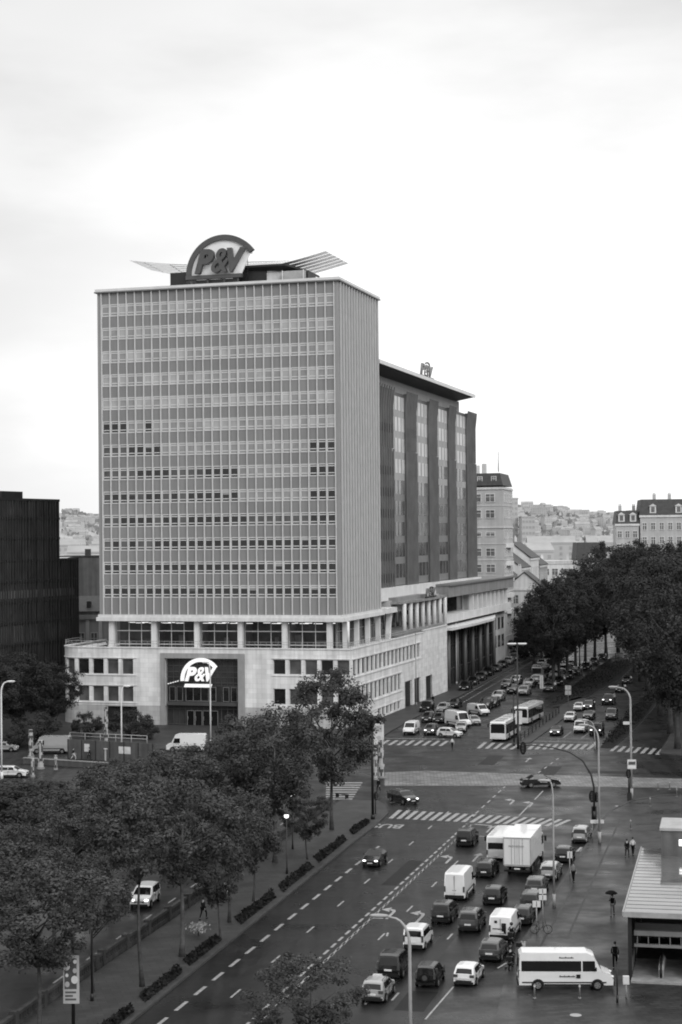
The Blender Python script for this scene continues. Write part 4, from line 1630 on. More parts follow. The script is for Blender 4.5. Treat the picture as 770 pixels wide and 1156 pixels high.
town_house('apartment_tower', 'lower hazy white apartment slab right against the far tower', 'apartment tower', 123.5, 1180, 9, 20, 44, 0, 'plaster_far', 'plaster_far', 10, 4, .5, flat=True, win=(1.4, 1.4), gl='window_far', chim=0)

# ------------------------------------------------------------------ the far hillside
hr = random.Random(21)


def hill_z(x, y):
    t = max(0.0, min(1.0, (y - 1350) / 1350))
    s = t * t * (3 - 2 * t)
    crest = 70 + 9 * math.sin(x * .011 + .6) + 6 * math.sin(x * .027) + 4 * math.sin(x * .07)
    lb = 1.0 if x > 0 else .86
    return s * crest * lb + 1.2 * math.sin(x * .05 + y * .03) * t


mb = MB()
NX, NY = 90, 34
idx = []
for j in range(NY + 1):
    y = 1300 + 1800 * j / NY
    row = mb.pts([(-900 + 1900 * i / NX, y, hill_z(-900 + 1900 * i / NX, y) - (.5 if j else 3)) for i in range(NX + 1)])
    idx.append(row)
for j in range(NY):
    for i in range(NX):
        a = idx[j] + i
        b = idx[j + 1] + i
        mb.face((a, a + 1, b + 1, b), 0, True)
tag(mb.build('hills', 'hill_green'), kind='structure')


def far_house_mesh(k):
    mb = MB()
    w_, d_, h, rh = ((14, 10, 8, 5), (24, 11, 11, 4), (12, 12, 15, 3), (38, 14, 13, 1.0), (18, 12, 22, .8))[k]
    mb.box(-w_ / 2, w_ / 2, -d_ / 2, d_ / 2, -4, h, 0)
    mb.prism([(-w_ / 2 - .3, -d_ / 2 - .3, h + .01), (-w_ / 2 - .3, 0, h + rh), (-w_ / 2 - .3, d_ / 2 + .3, h + .01)], (w_ + .6, 0, 0), 1)
    n = max(2, int(w_ / 4))
    for r in range(max(1, int(h / 4))):
        for i in range(n):
            x = -w_ / 2 + w_ * (i + .5) / n
            mb.box(x - .8, x + .8, -d_ / 2 - .06, -d_ / 2 - .01, 1.5 + r * 3.8, 3.4 + r * 3.8, 2)
    return mb.mesh('hill_house', ['hill_wall', 'hill_roof', 'window_far'])


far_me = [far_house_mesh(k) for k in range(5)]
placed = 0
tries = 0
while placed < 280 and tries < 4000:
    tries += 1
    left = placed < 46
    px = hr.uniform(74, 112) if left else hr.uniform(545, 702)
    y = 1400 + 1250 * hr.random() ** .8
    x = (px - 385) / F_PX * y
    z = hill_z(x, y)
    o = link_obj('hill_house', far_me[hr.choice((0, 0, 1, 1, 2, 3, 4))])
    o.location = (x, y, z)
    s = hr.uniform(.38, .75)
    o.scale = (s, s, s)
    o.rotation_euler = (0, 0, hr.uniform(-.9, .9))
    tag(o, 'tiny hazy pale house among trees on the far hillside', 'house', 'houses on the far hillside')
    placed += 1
mb = MB()
for i in range(13000):
    left = i % 6 == 0
    px = hr.uniform(70, 116) if left else hr.uniform(530, 712)
    y = 1380 + 1350 * hr.random()
    x = (px - 385) / F_PX * y
    z = hill_z(x, y)
    if math.sin(x * .06 + 1.3 * math.sin(y * .02)) + math.sin(y * .045 + x * .02) < -.25:
        continue
    r = hr.uniform(1.2, 3.4)
    a = hr.uniform(0, 6.28)
    c = Vector((x, y, z + hr.uniform(.3, 1.0) * r * 1.5))
    u = Vector((math.cos(a), math.sin(a) * .5, hr.uniform(-.4, .4))) * r
    v = Vector((hr.uniform(-.3, .3), hr.uniform(-.8, .2), 1)) * r * .8
    mb.poly([c - u - v * .6, c + u * .8 - v, c + u + v * .7, c - u * .4 + v])
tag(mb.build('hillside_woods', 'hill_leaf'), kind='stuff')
# mid distance roofs that show over the trees between hill and avenue
for i, (px, y, h, w_, lab) in enumerate(((552, 900, 20, 16, 'pale mid distance house roof just right of the dark slab'), (600, 800, 24, 22, 'hazy mid distance block behind the avenue terrace'), (622, 950, 27, 26, 'hazy long roofed block in front of the hillside'), (650, 1050, 24, 24, 'hazy pale block low on the hillside above the white office'), (684, 900, 27, 20, 'hazy block left of the grey mansard blocks'), (92, 760, 21, 30, 'hazy flat roofed block seen in the gap left of the tower'), (101, 1000, 24, 26, 'hazy pale house block under the hill left of the tower'), (80, 1100, 28, 18, 'hazy small block beside the black office roof'))):
    x = (px - 385) / F_PX * y
    town_house('distant_building', lab, 'building', x - w_ / 2, y, w_, 12, h, hr.uniform(-.2, .2), 'plaster_far', 'hill_roof', 3, 5, 3.5, 'x', (1.4, 1.6), gl='window_far', chim=1, z0=h - 11)

# ------------------------------------------------------------------ trees
def crown_mesh(seed, h, r, zb, n_clump, n_leaf, leaf, mtn, squash=1.0):
    """leaf clumps through an uneven ellipsoid standing on z=0 trunk"""
    rr = random.Random(seed)
    mb = MB()
    zc = (zb + h) / 2
    hz = (h - zb) / 2
    lobes = [(rr.uniform(0, 6.28), rr.uniform(.75, 1.15)) for _ in range(5)]
    for i in range(n_clump):
        a = rr.uniform(0, 2 * PI)
        ct = rr.uniform(-1, 1)
        st = math.sqrt(1 - ct * ct)
        q = rr.random() ** .33
        q = .35 + .65 * q
        lob = 1 + .16 * math.sin(2 * a + lobes[0][0]) + .12 * math.sin(3 * a + lobes[1][0] + 2 * ct) + .10 * math.sin(5 * a + lobes[2][0] + 4 * ct)
        wide = (1 - max(0, -ct) ** 2 * .45)
        cx = r * st * math.cos(a) * q * lob * wide
        cy = r * st * math.sin(a) * q * lob * wide
        cz = zc + hz * ct * q * (1 + .08 * math.sin(3 * a + lobes[3][0]))
        cr = rr.uniform(.45, 1.15) * r * .22
        for k in range(n_leaf):
            d = Vector((rr.gauss(0, 1), rr.gauss(0, 1), rr.gauss(0, .75)))
            d.normalize()
            p = Vector((cx, cy, cz)) + d * cr * rr.uniform(.35, 1.1)
            nn = (d + Vector((rr.uniform(-.8, .8), rr.uniform(-.8, .8), rr.uniform(.1, 1.5)))).normalized()
            u = nn.orthogonal().normalized()
            u.rotate(Matrix.Rotation(rr.uniform(0, 6.28), 3, nn))
            v = nn.cross(u)
            s = leaf * rr.uniform(.6, 1.25)
            mb.poly([p - u * s, p - v * s * .55, p + u * s, p + v * s * .55])
    return mb.mesh('crown', mtn)


def trunk_mesh(seed, h, r, zb, rad, mtn, lean=0.0):
    rr = random.Random(seed + 100)
    mb = MB()
    top = zb + (h - zb) * .55
    pts = []
    n = 8
    for i in range(n + 1):
        q = i / n
        pts.append((lean * q * 1.5 + .12 * math.sin(q * 5 + seed), .10 * math.sin(q * 4 + seed * 2), top * q))
    mb.tube(pts, [rad * (1.35 if i == 0 else 1 - .75 * i / n) for i in range(n + 1)], 9)
    for k in range(9):
        q = rr.uniform(.0, .8)
        z0 = zb * .85 + (top - zb * .85) * q
        a = k * 2.4 + rr.uniform(-.4, .4)
        L = r * rr.uniform(.55, .85)
        p0 = Vector((lean * (z0 / top) * 1.5, 0, z0))
        p1 = p0 + Vector((math.cos(a) * L * .5, math.sin(a) * L * .5, L * .45))
        p2 = p0 + Vector((math.cos(a) * L, math.sin(a) * L, L * .95))
        mb.tube([p0, p1, p2], [rad * .42, rad * .26, rad * .08], 6)
    return mb.mesh('trunk', mtn)


KINDS = {
    'plane': [(trunk_mesh(s, 15, 4.6, 6.6, .185, 'bark', .2), crown_mesh(s, 15, 4.6, 6.4, 88, 175, .15, 'leaf')) for s in (1, 2, 3, 21, 22)],
    'broad': [(trunk_mesh(s, 15, 4.6, 5.4, .185, 'bark', .25), crown_mesh(s, 15, 4.6, 4.6, 115, 165, .15, 'leaf')) for s in (51, 52)],
    'slim': [(trunk_mesh(31, 13, 2.2, 8.0, .16, 'bark', .1), crown_mesh(31, 13, 2.2, 8.0, 40, 150, .13, 'leaf'))],
    'young': [(trunk_mesh(s, 8, 2.4, 3.0, .10, 'bark', .1), crown_mesh(s, 8, 2.4, 2.6, 56, 150, .11, 'leaf')) for s in (5, 6)],
    'tall': [(trunk_mesh(s, 22, 6.6, 8.0, .36, 'bark', .3), crown_mesh(s, 22, 6.6, 5.0, 130, 170, .21, 'leaf_dark')) for s in (8, 9, 10, 41)],
    'airy': [(trunk_mesh(12, 9, 2.6, 2.5, .12, 'bark', .1), crown_mesh(12, 9, 3.0, 2.4, 82, 150, .10, 'leaf'))],
    'bush': [(trunk_mesh(14, 3, 1.6, .3, .10, 'bark', 0), crown_mesh(14, 3.2, 1.9, .05, 46, 130, .10, 'leaf_dark'))],
}
HT = {'plane': 15, 'slim': 13, 'broad': 15, 'young': 8, 'tall': 22, 'airy': 9, 'bush': 3.2}
RD = {'plane': 4.6, 'slim': 2.2, 'broad': 4.6, 'young': 2.4, 'tall': 6.6, 'airy': 3.0, 'bush': 1.9}


def tree(kind, pos, h, rad, label, cat='tree', group=None, var=0, rot=None, name=None, bark=None):
    tr, cr = KINDS[kind][var % len(KINDS[kind])]
    e = empty(name or {'plane': 'plane_tree', 'slim': 'plane_tree', 'broad': 'plane_tree', 'young': 'young_tree', 'tall': 'avenue_tree', 'airy': 'young_tree', 'bush': 'round_bush'}[kind], label, cat, pos, rot if rot is not None else random.uniform(0, 6.28), group)
    e.scale = (rad / RD[kind], rad / RD[kind], h / HT[kind])
    t_ = link_obj('trunk', tr, e)
    if bark:
        override(t_, 0, bark)
    link_obj('crown', cr, e)
    return e


def T(px, py):
    p = G(px, py)
    return (p.x, p.y, 0.0)


# promenade trees at lower left, each from its trunk foot
for px, py, h, r, k, v, lab, bk in (
        (376, 938, 17.2, 5.0, 'broad', 0, 'tallest broad plane tree at the junction end of the promenade', 'bark'),
        (309, 975, 15.4, 5.2, 'broad', 1, 'plane tree with pale leaning trunk left of the tallest promenade tree', 'bark_light'),
        (347, 972, 6.6, 2.3, 'young', 0, 'small young tree with short round crown under the tallest tree', None),
        (286, 1019, 8.6, 2.4, 'young', 1, 'slim young tree in the planted strip by the dashed lane', None),
        (259, 1043, 11.0, 3.4, 'plane', 2, 'plane tree with dark trunk beside the bench on the promenade', None),
        (247, 1062, 8.5, 2.2, 'young', 0, 'thin young tree standing at the strip end near the white planter', None),
        (204, 1082, 13.4, 4.9, 'plane', 0, 'big plane tree with pale trunk between kerb strip and white car', 'bark_light'),
        (160, 1116, 12.6, 2.2, 'slim', 0, 'staked plane tree at the end of the planted strip', None),
        (104, 1121, 9.8, 2.7, 'plane', 3, 'plane tree on the promenade right of the hanging banner', None),
        (45, 1175, 10.8, 4.2, 'plane', 1, 'dark plane tree filling the lower left corner', None),
        (-10, 1120, 10.2, 4.6, 'plane', 2, 'dark plane tree cut by the left edge low down', None),
        (124, 1030, 12.2, 4.6, 'plane', 4, 'large plane tree beyond the side street left of the white car', None),
        (186, 985, 11.2, 4.9, 'plane', 1, 'large plane tree with rounded top in front of the white van roof', None),
        (242, 968, 11.6, 4.6, 'plane', 3, 'plane tree behind the lit globe lamps', None),
        (62, 1070, 11.4, 4.0, 'plane', 4, 'bushy plane tree left of the big promenade trees', None),
        (276, 935, 12.2, 4.0, 'plane', 4, 'dense low tree directly in front of the entrance portal', None),
        (135, 955, 8.8, 3.8, 'plane', 0, 'rounded tree in front of the grey hoarding', None),
        (20, 1052, 8.0, 3.8, 'plane', 1, 'dark low tree at the left edge under the parked white car', None)):
    tree(k, T(px, py), h, r, lab, var=v, bark=bk)
tree('airy', T(352, 1203), 6.7, 3.0, 'young street tree with upright shoots at the bottom edge of the road')
tree('airy', T(302, 1165), 1.6, 1.2, 'low shrub on the road edge beside the bottom tree', 'bush', name='round_bush')
# dark trees and round bushes in front of the black block
for px, py, h, r, lab in ((22, 830, 13.5, 5.2, 'dark tree in front of the black office block, nearest its left side'), (58, 828, 11.5, 4.6, 'dark tree between the black office block and the stone podium'), (-8, 836, 13, 5.0, 'dark tree cut by the left edge below the black block')):
    tree('tall', T(px, py), h, r, lab, var=1)
for px, py, h, r, lab in ((43, 838, 4.6, 3.6, 'wide round bush behind the silver van'), (98, 834, 4.2, 2.4, 'round bush in front of the side entrance'), (146, 833, 4.4, 3.6, 'round bush left of the entrance portal'), (165, 836, 3.0, 2.0, 'small bush at the corner of the entrance portal'), (20, 843, 3.0, 2.4, 'small bush beside the silver estate car')):
    tree('bush', T(px, py), h, r, lab, 'bush', group='bushes in front of the podium')
for px, py, h, r in ((5, 930, 4.2, 5), (40, 928, 4.2, 5), (70, 940, 4.6, 5), (20, 965, 4.6, 5), (-10, 906, 2.6, 4.5), (30, 906, 2.4, 4.5)):
    tree('bush', T(px, py), h, r, 'dark shrub in the thicket by the left edge below the white car', 'bush', group='shrubs of the left thicket')

# avenue trees on the right: rows of tall planes reading as one dark mass
AVL = 'tall dark plane tree in the dense crown mass over the avenue'
for i, (px, py, h, r) in enumerate(((624, 777, 21.5, 6.6), (631, 771, 22.5, 6.6), (640, 764, 22.5, 7.0), (650, 758, 22.8, 7.0), (661, 752, 23.6, 7.2), (672, 746, 26, 7.4), (684, 741, 28.5, 7.6), (698, 736, 29.5, 7.8),
                                    (757, 828, 27.5, 8.0), (746, 808, 27.5, 7.8), (738, 793, 27.5, 7.6), (731, 780, 28, 7.6), (724, 769, 28.5, 7.8), (717, 759, 28.5, 7.8), (712, 750, 29, 7.8),
                                    (806, 820, 27, 8), (796, 795, 27.5, 8), (785, 776, 28, 8), (775, 760, 28.5, 8), (762, 748, 29, 8), (748, 740, 29, 8), (728, 735, 29.5, 8),
                                    (603, 752, 15.5, 5.0), (611, 745, 16.5, 5.2), (618, 740, 18.5, 5.6))):
    tree('tall', T(px, py), h, r, AVL, group='tall plane trees along the avenue', var=i)
tree('tall', T(764, 846), 25.5, 7.4, 'nearest tall plane tree of the avenue, its trunk on the right hand pavement', var=2)
for px, py, h, r, lab in ((594, 742, 8, 3.2, 'low dark tree at the end of the glass hall'), (588, 745, 6, 2.6, 'small dark shrub tree beside the parked cars end')):
    tree('bush', T(px, py), h, r, lab, 'tree', name='small_tree')


def planting(name, poly_px, n, h, mtn='leaf_low', kind='stuff', z0=.13):
    """ground cover: loose leaves over an outlined bed"""
    rr = random.Random(len(name) + int(poly_px[0][0]))
    pl = [G(*q) for q in poly_px]
    mb = MB()
    # soil under
    mb.poly([(p.x, p.y, z0 + .02) for p in pl], 1)
    x0, x1 = min(p.x for p in pl), max(p.x for p in pl)
    y0, y1 = min(p.y for p in pl), max(p.y for p in pl)

    def inside(x, y):
        c = False
        j = len(pl) - 1
        for i in range(len(pl)):
            if (pl[i].y > y) != (pl[j].y > y) and x < (pl[j].x - pl[i].x) * (y - pl[i].y) / (pl[j].y - pl[i].y) + pl[i].x:
                c = not c
            j = i
        return c
    k = 0
    t = 0
    while k < n and t < n * 40:
        t += 1
        x, y = rr.uniform(x0, x1), rr.uniform(y0, y1)
        if not inside(x, y):
            continue
        k += 1
        hh = h * (.6 + .4 * math.sin(x * 1.7) * math.sin(y * 1.3))
        p = Vector((x, y, z0 + rr.uniform(.05, 1) * hh))
        nn = Vector((rr.uniform(-1, 1), rr.uniform(-1, 1), rr.uniform(.1, 1))).normalized()
        u = nn.orthogonal().normalized()
        u.rotate(Matrix.Rotation(rr.uniform(0, 6.28), 3, nn))
        v = nn.cross(u)
        s = rr.uniform(.08, .2)
        mb.poly([p - u * s, p - v * s * .6, p + u * s, p + v * s * .6])
    o = mb.build(name, [mtn, 'soil'])
    return tag(o, kind=kind)


for q in (((105, 1183), (152, 1144), (147, 1136), (94, 1177)), ((164, 1134), (206, 1100), (200, 1093), (157, 1127)), ((214, 1093), (250, 1064), (243, 1057), (207, 1086)), ((272, 1046), (312, 1015), (306, 1008), (265, 1038)), ((320, 1009), (354, 981), (348, 975), (314, 1002)), ((360, 976), (392, 950), (387, 945), (354, 969)), ((399, 944), (418, 930), (413, 926), (394, 939))):
    planting('hedge_plants', q, 650, .32)
planting('reserve_plants', ((680, 841), (691, 842), (720, 818), (742, 791), (735, 783), (712, 802)), 2200, .9)
planting('reserve_plants', ((622, 796), (660, 786), (698, 765), (716, 749), (692, 744), (662, 765), (642, 780)), 2600, 1.0)

# ------------------------------------------------------------------ promenade balustrade
bal = empty('balustrade', 'long low stone balustrade with piers dividing promenade from side street', 'balustrade')
pl = [G(-60, 1217), G(115, 1090), G(240, 1005), G(300, 961), G(372, 909)]
mb = MB()
for a, b in zip(pl, pl[1:]):
    d = (b - a)
    L = d.length
    d.normalize()
    nn = Vector((-d.y, d.x, 0)) * .16
    for z0, z1 in ((.0, .35), (.8, 1.0)):
        mb.prism([tuple(p + Vector((0, 0, z0))) for p in (a - nn, b - nn, b + nn, a + nn)], (0, 0, z1 - z0))
    s = 0.2
    while s < L:
        c = a + d * s
        mb.prism([tuple(c + q + Vector((0, 0, .351))) for q in (d * -.06 - nn * .5, d * .06 - nn * .5, d * .06 + nn * .5, d * -.06 + nn * .5)], (0, 0, .448))
        s += .42
    s = 0
    while s <= L:
        c = a + d * s
        mp_ = MB()
        mp_.prism([tuple(c + q) for q in (d * -.25 - nn * 1.5, d * .25 - nn * 1.5, d * .25 + nn * 1.5, d * -.25 + nn * 1.5)], (0, 0, 1.18))
        mp_.build('pier', 'balustrade_stone', bal)
        s += 5.0
mb.build('rail', 'balustrade_stone', bal)

# parapets and hoarding in front of the podium
hd = empty('hoarding', 'dark grey site hoarding with pale notices in front of the podium', 'hoarding')
mb = MB()
a, b = G(77, 856), G(176, 862)
d = (b - a).normalized()
nn = Vector((-d.y, d.x, 0)) * .05
mb.prism([tuple(p) for p in (a - nn, b - nn, b + nn, a + nn)], (0, 0, 2.7))
mb.build('panel', 'hoarding', hd)
k = 0
L = (b - a).length
while k < L:
    c = a + d * k
    mb = MB()
    mb.prism([tuple(c + q) for q in (d * -.05 - nn * 2.2, d * .05 - nn * 2.2, d * .05 - nn * 1.02, d * -.05 - nn * 1.02)], (0, 0, 2.75))
    mb.build('post', 'dark_metal', hd)
    k += 2.4
for px, py, wd, h in ((95, 850, .9, 1.1), (150, 855, 2.0, 1.0)):
    c = a + d * ((G(px, 858) - a).dot(d))
    mb = MB()
    mb.prism([tuple(c + q + Vector((0, 0, 1.1))) for q in (d * -wd / 2 - nn * 1.3, d * wd / 2 - nn * 1.3, d * wd / 2 - nn * 1.05, d * -wd / 2 - nn * 1.05)], (0, 0, h))
    mb.build('notice', 'poster_light', hd)
pw = empty('parapet_wall', 'low pale parapet along the road edge before the hoarding', 'wall')
mb = MB()
a, b = G(27, 862), G(122, 868)
d = (b - a).normalized()
nn = Vector((-d.y, d.x, 0)) * .15
mb.prism([tuple(p) for p in (a - nn, b - nn, b + nn, a + nn)], (0, 0, .75))
mb.build('wall', 'hoarding', pw)
mb = MB()
mb.prism([tuple(p + Vector((0, 0, .751))) for p in (a - nn * 1.4, b - nn * 1.4, b + nn * 1.4, a + nn * 1.4)], (0, 0, .12))
mb.build('coping', 'concrete_dark', pw)
gr = empty('guard_rail', 'white tubular guard rail between bushes and hoarding', 'railing')
mb = MB()
a, b = G(79, 838), G(166, 842)
for z in (1.0, 1.5):
    mb.tube([a + Vector((0, 0, z)), b + Vector((0, 0, z))], .06, 6)
mb.build('rail', 'galvanised', gr)
for q in (0, .2, .4, .6, .8, 1):
    mb = MB()
    p = a.lerp(b, q)
    mb.tube([p, p + Vector((0, 0, 1.55))], .06, 6)
    mb.build('post', 'galvanised', gr)

# ------------------------------------------------------------------ street lamps, signals, signs


def lamp(label, base, h, side, reach, mtn='galvanised', rad=.11, name='street_lamp', z0=0.0, sign=None, tilt=.25):
    """curved arm lamp; side = heading of the arm (radians clockwise from +Y)"""
    e = empty(name, label, 'street lamp', (base[0], base[1], z0))
    d = Vector((math.sin(side), math.cos(side), 0))
    mb = MB()
    mb.tube([(0, 0, 0), (0, 0, 1.1)], rad * 1.5, 10)
    pts = [Vector((0, 0, 1.1)), Vector((0, 0, h * .5)), Vector((0, 0, h - 1.6))]
    for i in range(1, 7):
        a = PI / 2 * i / 6
        pts.append(Vector((0, 0, h - 1.6)) + d * (reach * .65 * (1 - math.cos(a))) + Vector((0, 0, 1.5 * math.sin(a))))
    pts.append(pts[-1] + d * reach * .2 + Vector((0, 0, .05)))
    n = len(pts)
    mb.tube(pts, [rad * (1 - .5 * i / (n - 1)) for i in range(n)], 9)
    mb.build('pole', mtn, e)
    c = pts[-1]
    mb = MB()
    rings = []
    s = Vector((d.y, -d.x, 0))
    for q, wv, hv in ((-.15, .06, .06), (.05, .14, .10), (.45, .2, .12), (.8, .16, .09), (.95, .04, .04)):
        rings.append([c + d * q + s * wv * math.cos(2 * PI * k / 10) + Vector((0, 0, hv * math.sin(2 * PI * k / 10) + .04)) for k in range(10)])
    mb.loft(rings)
    hd_ = mb.build('lamp_head', mtn, e)
    mb = MB()
    mb.prism([tuple(c + d * q + s * v + Vector((0, 0, -.10))) for q, v in ((.15, -.12), (.75, -.1), (.75, .1), (.15, .12))], (0, 0, .03))
    mb.build('lens', 'lamp_off', hd_)
    return e


LFT = math.radians(-75)
lamp('grey curved lamp post rising from the bottom edge among the queueing cars', G(464, 1216), 9.2, math.radians(-80), 1.6)
lamp('tall pale lamp post with curved arm on the plaza right of the traffic light', G(677, 953), 11.8, LFT, 1.3, z0=PZ)
lamp('grey curved lamp post carrying a boxed sign at the plaza corner', G(713, 902), 13.0, LFT, 1.9, z0=PZ, rad=.14)
lamp('white lamp post with curved arm at the left edge', G(2, 881), 12.8, math.radians(80), 1.0, 'white_pole', .13)
lamp('white lamp post with small head in front of the stone podium', G(137.5, 858), 10.4, math.radians(80), .5, 'white_pole', .11)
lamp('thin white lamp post standing before the portal sign', G(238, 843), 12.6, math.radians(-80), .4, 'white_pole', .11)
lamp('slim plain grey mast on the plaza kerb beside the silver cars', G(625.7, 1026), 10.5, LFT, .35, 'galvanised', .09, z0=PZ)


def mast(name, label, cat, base, h, mtn='galvanised', rad=.07, z0=0.0, cap=True):
    e = empty(name, label, cat, (base[0], base[1], z0))
    mb = MB()
    mb.tube([(0, 0, 0), (0, 0, .5)], rad * 1.6, 8)
    mb.tube([(0, 0, .5), (0, 0, h)], [rad, rad * .8], 8)
    mb.build('pole', mtn, e)
    if cap:
        mb = MB()
        mb.ball((0, 0, h + rad * .6), rad * 1.3)
        mb.build('finial', mtn, e)
    return e


def wx(px, py):
    return G(px, py)


mast('flagpole', 'thin pale flagpole in front of the wing garage doors', 'flagpole', wx(470, 797), 13.0, 'galvanised', .09, PZ)
mast('flagpole', 'white flagpole before the dark glass hall', 'flagpole', wx(515.5, 773), 12.6, 'white_pole', .10, PZ)
mast('flagpole', 'white flagpole farther along under the entrance canopy', 'flagpole', wx(558.5, 751), 12.4, 'white_pole', .10, PZ)
mast('dark_mast', 'tall black mast on the left junction corner', 'mast', wx(421, 926), 11.2, 'dark_metal', .15, PZ)


def tlamp(label, base, h, span, rz):
    e = empty('street_lamp', label, 'street lamp', (base[0], base[1], 0), rz)
    mb = MB()
    mb.tube([(0, 0, 0), (0, 0, 2), (0, 0, h)], [.22, .15, .09], 9)
    mb.build('pole', 'dark_metal', e)
    for s in (-1, 1):
        mb = MB()
        mb.loft([[(s * .08 + s * (span / 2) * q, .16 * wv * math.cos(2 * PI * k / 10), h + .07 + .1 * math.sin(2 * PI * k / 10) * wv) for k in range(10)] for q, wv in ((0, .7), (.1, 1.2), (.9, 1.2), (1, .5))])
        l_ = mb.build('lamp_head', 'white_pole', e)
        mb = MB()
        mb.box(min(s * .3, s * span * .46), max(s * .3, s * span * .46), -.13, .13, h - .075, h - .055)
        mb.build('lens', 'lamp_off', l_)
    return e


tlamp('dark mast with bright double bar lamp beside the buses', G(585, 845), 15.2, 2.7, -.05)
tlamp('double bar lamp poking from the tree mass at upper right', G(757, 806), 12.5, 2.2, -.05)
tlamp('small double bar lamp in front of the avenue crowns', G(654.5, 752), 13.6, 1.9, -.05)
mast('dark_mast', 'thin dark wire mast close beside the double bar lamp', 'mast', G(580.5, 842), 7.5, 'dark_metal', .12, 0)


def globe_lamp(label, px, py, h):
    e = empty('globe_lamp', label, 'street lamp', tuple(G(px, py)))
    e.location.z = PZ
    mb = MB()
    mb.tube([(0, 0, 0), (0, 0, .6), (0, 0, h)], [.12, .07, .05], 8)
    mb.build('pole', 'dark_metal', e)
    mb = MB()
    mb.ball((0, 0, h + .22), .22)
    mb.build('globe', 'lamp_lit', e)
    mb = MB()
    mb.loft([[(.3 * r * math.cos(2 * PI * k / 10), .3 * r * math.sin(2 * PI * k / 10), h + z) for k in range(10)] for r, z in ((1, .36), (.5, .5), (.1, .58))])
    mb.build('lamp_cap', 'dark_metal', e)


globe_lamp('lit globe lamp glowing at the edge of the tallest tree', 330.5, 960, 5.2)
globe_lamp('lit globe lamp lower and left of the other globe', 324, 988, 5.1)


def signal_head(mb_name, parent, c, fwd, s=1.0, lit=None):
    """three aspect signal: case, visors and lenses, facing fwd"""
    f = Vector(fwd).normalized()
    r = Vector((f.y, -f.x, 0))
    c = Vector(c)
    mb = MB()
    q = [c + r * a * s + f * b * s for a, b in ((-.17, -.12), (.17, -.12), (.17, .12), (-.17, .12))]
    mb.prism([tuple(p + Vector((0, 0, -.5 * s))) for p in q], (0, 0, 1.0 * s))
    bp = [c + r * .36 * s * math.cos(2 * PI * k / 20) * (1 if True else 1) + Vector((0, 0, (.72 * s) * math.sin(2 * PI * k / 20))) - f * .13 * s for k in range(20)]
    mb.prism([tuple(p) for p in bp], tuple(f * -.02))
    o = mb.build('signal_head', 'plastic_dark', parent)
    for k in range(3):
        z = .32 - .32 * k
        mb = MB()
        cc = c + f * .125 * s + Vector((0, 0, z * s))
        mb.prism([tuple(cc + r * .11 * s * math.cos(2 * PI * j / 12) + Vector((0, 0, .11 * s * math.sin(2 * PI * j / 12)))) for j in range(12)], tuple(f * .02))
        mb.build('signal_lens', 'tail_lamp', o)
    return o


# overhead signal on a curved arm
tl = empty('traffic_light', 'black traffic light on a long curved arm reaching over the junction', 'traffic light', (0, 0, 0))
b0 = G(671, 926)
rt = Vector((-1, .05, 0)).normalized()
mb = MB()
mb.tube([b0, b0 + Vector((0, 0, 1))], .16, 9)
pts = [b0 + Vector((0, 0, 1)), b0 + Vector((0, 0, 3.6))]
for q, z in ((.3, 5.0), (1.2, 6.5), (2.6, 7.4), (4.4, 7.9), (6.4, 8.15), (8.1, 8.2)):
    pts.append(b0 + rt * q + Vector((0, 0, z)))
mb.tube(pts, [.12 - .07 * i / 7 for i in range(8)], 8)
mb.build('arm', 'dark_metal', tl)
signal_head('signal_head', tl, pts[-1] + Vector((.45, -.1, -.35)), (-.2, -1, 0), 1.0)
signal_head('signal_head', tl, b0 + Vector((-.28, -.22, 2.6)), (-.2, -1, 0), .9)
signal_head('signal_head', tl, b0 + Vector((.3, -.1, 2.5)), (.4, -1, 0), .8)
mb = MB()
mb.cbox(b0 + Vector((0.02, .3, .75)), (.5, .4, 1.5))
mb.build('control_box', 'dark_metal', tl)
# signal and boxed sign at the plaza corner
sg = empty('traffic_light', 'dark signal post with boxed pale sign at the far plaza corner', 'traffic light', tuple(G(712, 904)))
mb = MB()
mb.tube([(-.2, -.3, 0), (-.2, -.3, 3.6)], .13, 8)
mb.cbox((-.2, -.3, .5), (.45, .45, 1.0))
mb.build('pole', 'dark_metal', sg)
signal_head('signal_head', sg, (-.3, -.5, 3.2), (-.2, -1, 0), .8)
mb = MB()
mb.cbox((0.1, -.45, 4.3), (1.0, .3, 1.05), 0)
mb.cbox((0.1, -.611, 4.45), (.8, .02, .35), 1)
mb.cbox((0.1, -.611, 4.0), (.8, .02, .2), 2)
mb.build('boxed_sign', ['poster_light', 'poster_dark', 'plate_white'], sg)
# pedestrian signal left corner
ps = empty('traffic_light', 'small dark signal at the foot of the left corner mast', 'traffic light', tuple(G(424, 920)))
mb = MB()
mb.tube([(0, 0, 0), (0, 0, 2.4)], .07, 7)
mb.build('pole', 'dark_metal', ps)
signal_head('signal_head', ps, (0.1, -.1, 2.1), (.3, -1, 0), .7)
ps = empty('traffic_light', 'dark signal post at the nose of the planted reserve', 'traffic light', tuple(G(674, 846)))
mb = MB()
mb.tube([(0, 0, 0), (0, 0, 3.2)], .1, 7)
mb.build('pole', 'dark_metal', ps)
signal_head('signal_head', ps, (0, -.15, 2.8), (0, -1, 0), .9)
lamp('pale curved lamp post standing on the nose of the planted reserve', G(671.5, 846), 4.2, LFT, 1.1, 'galvanised', .09)

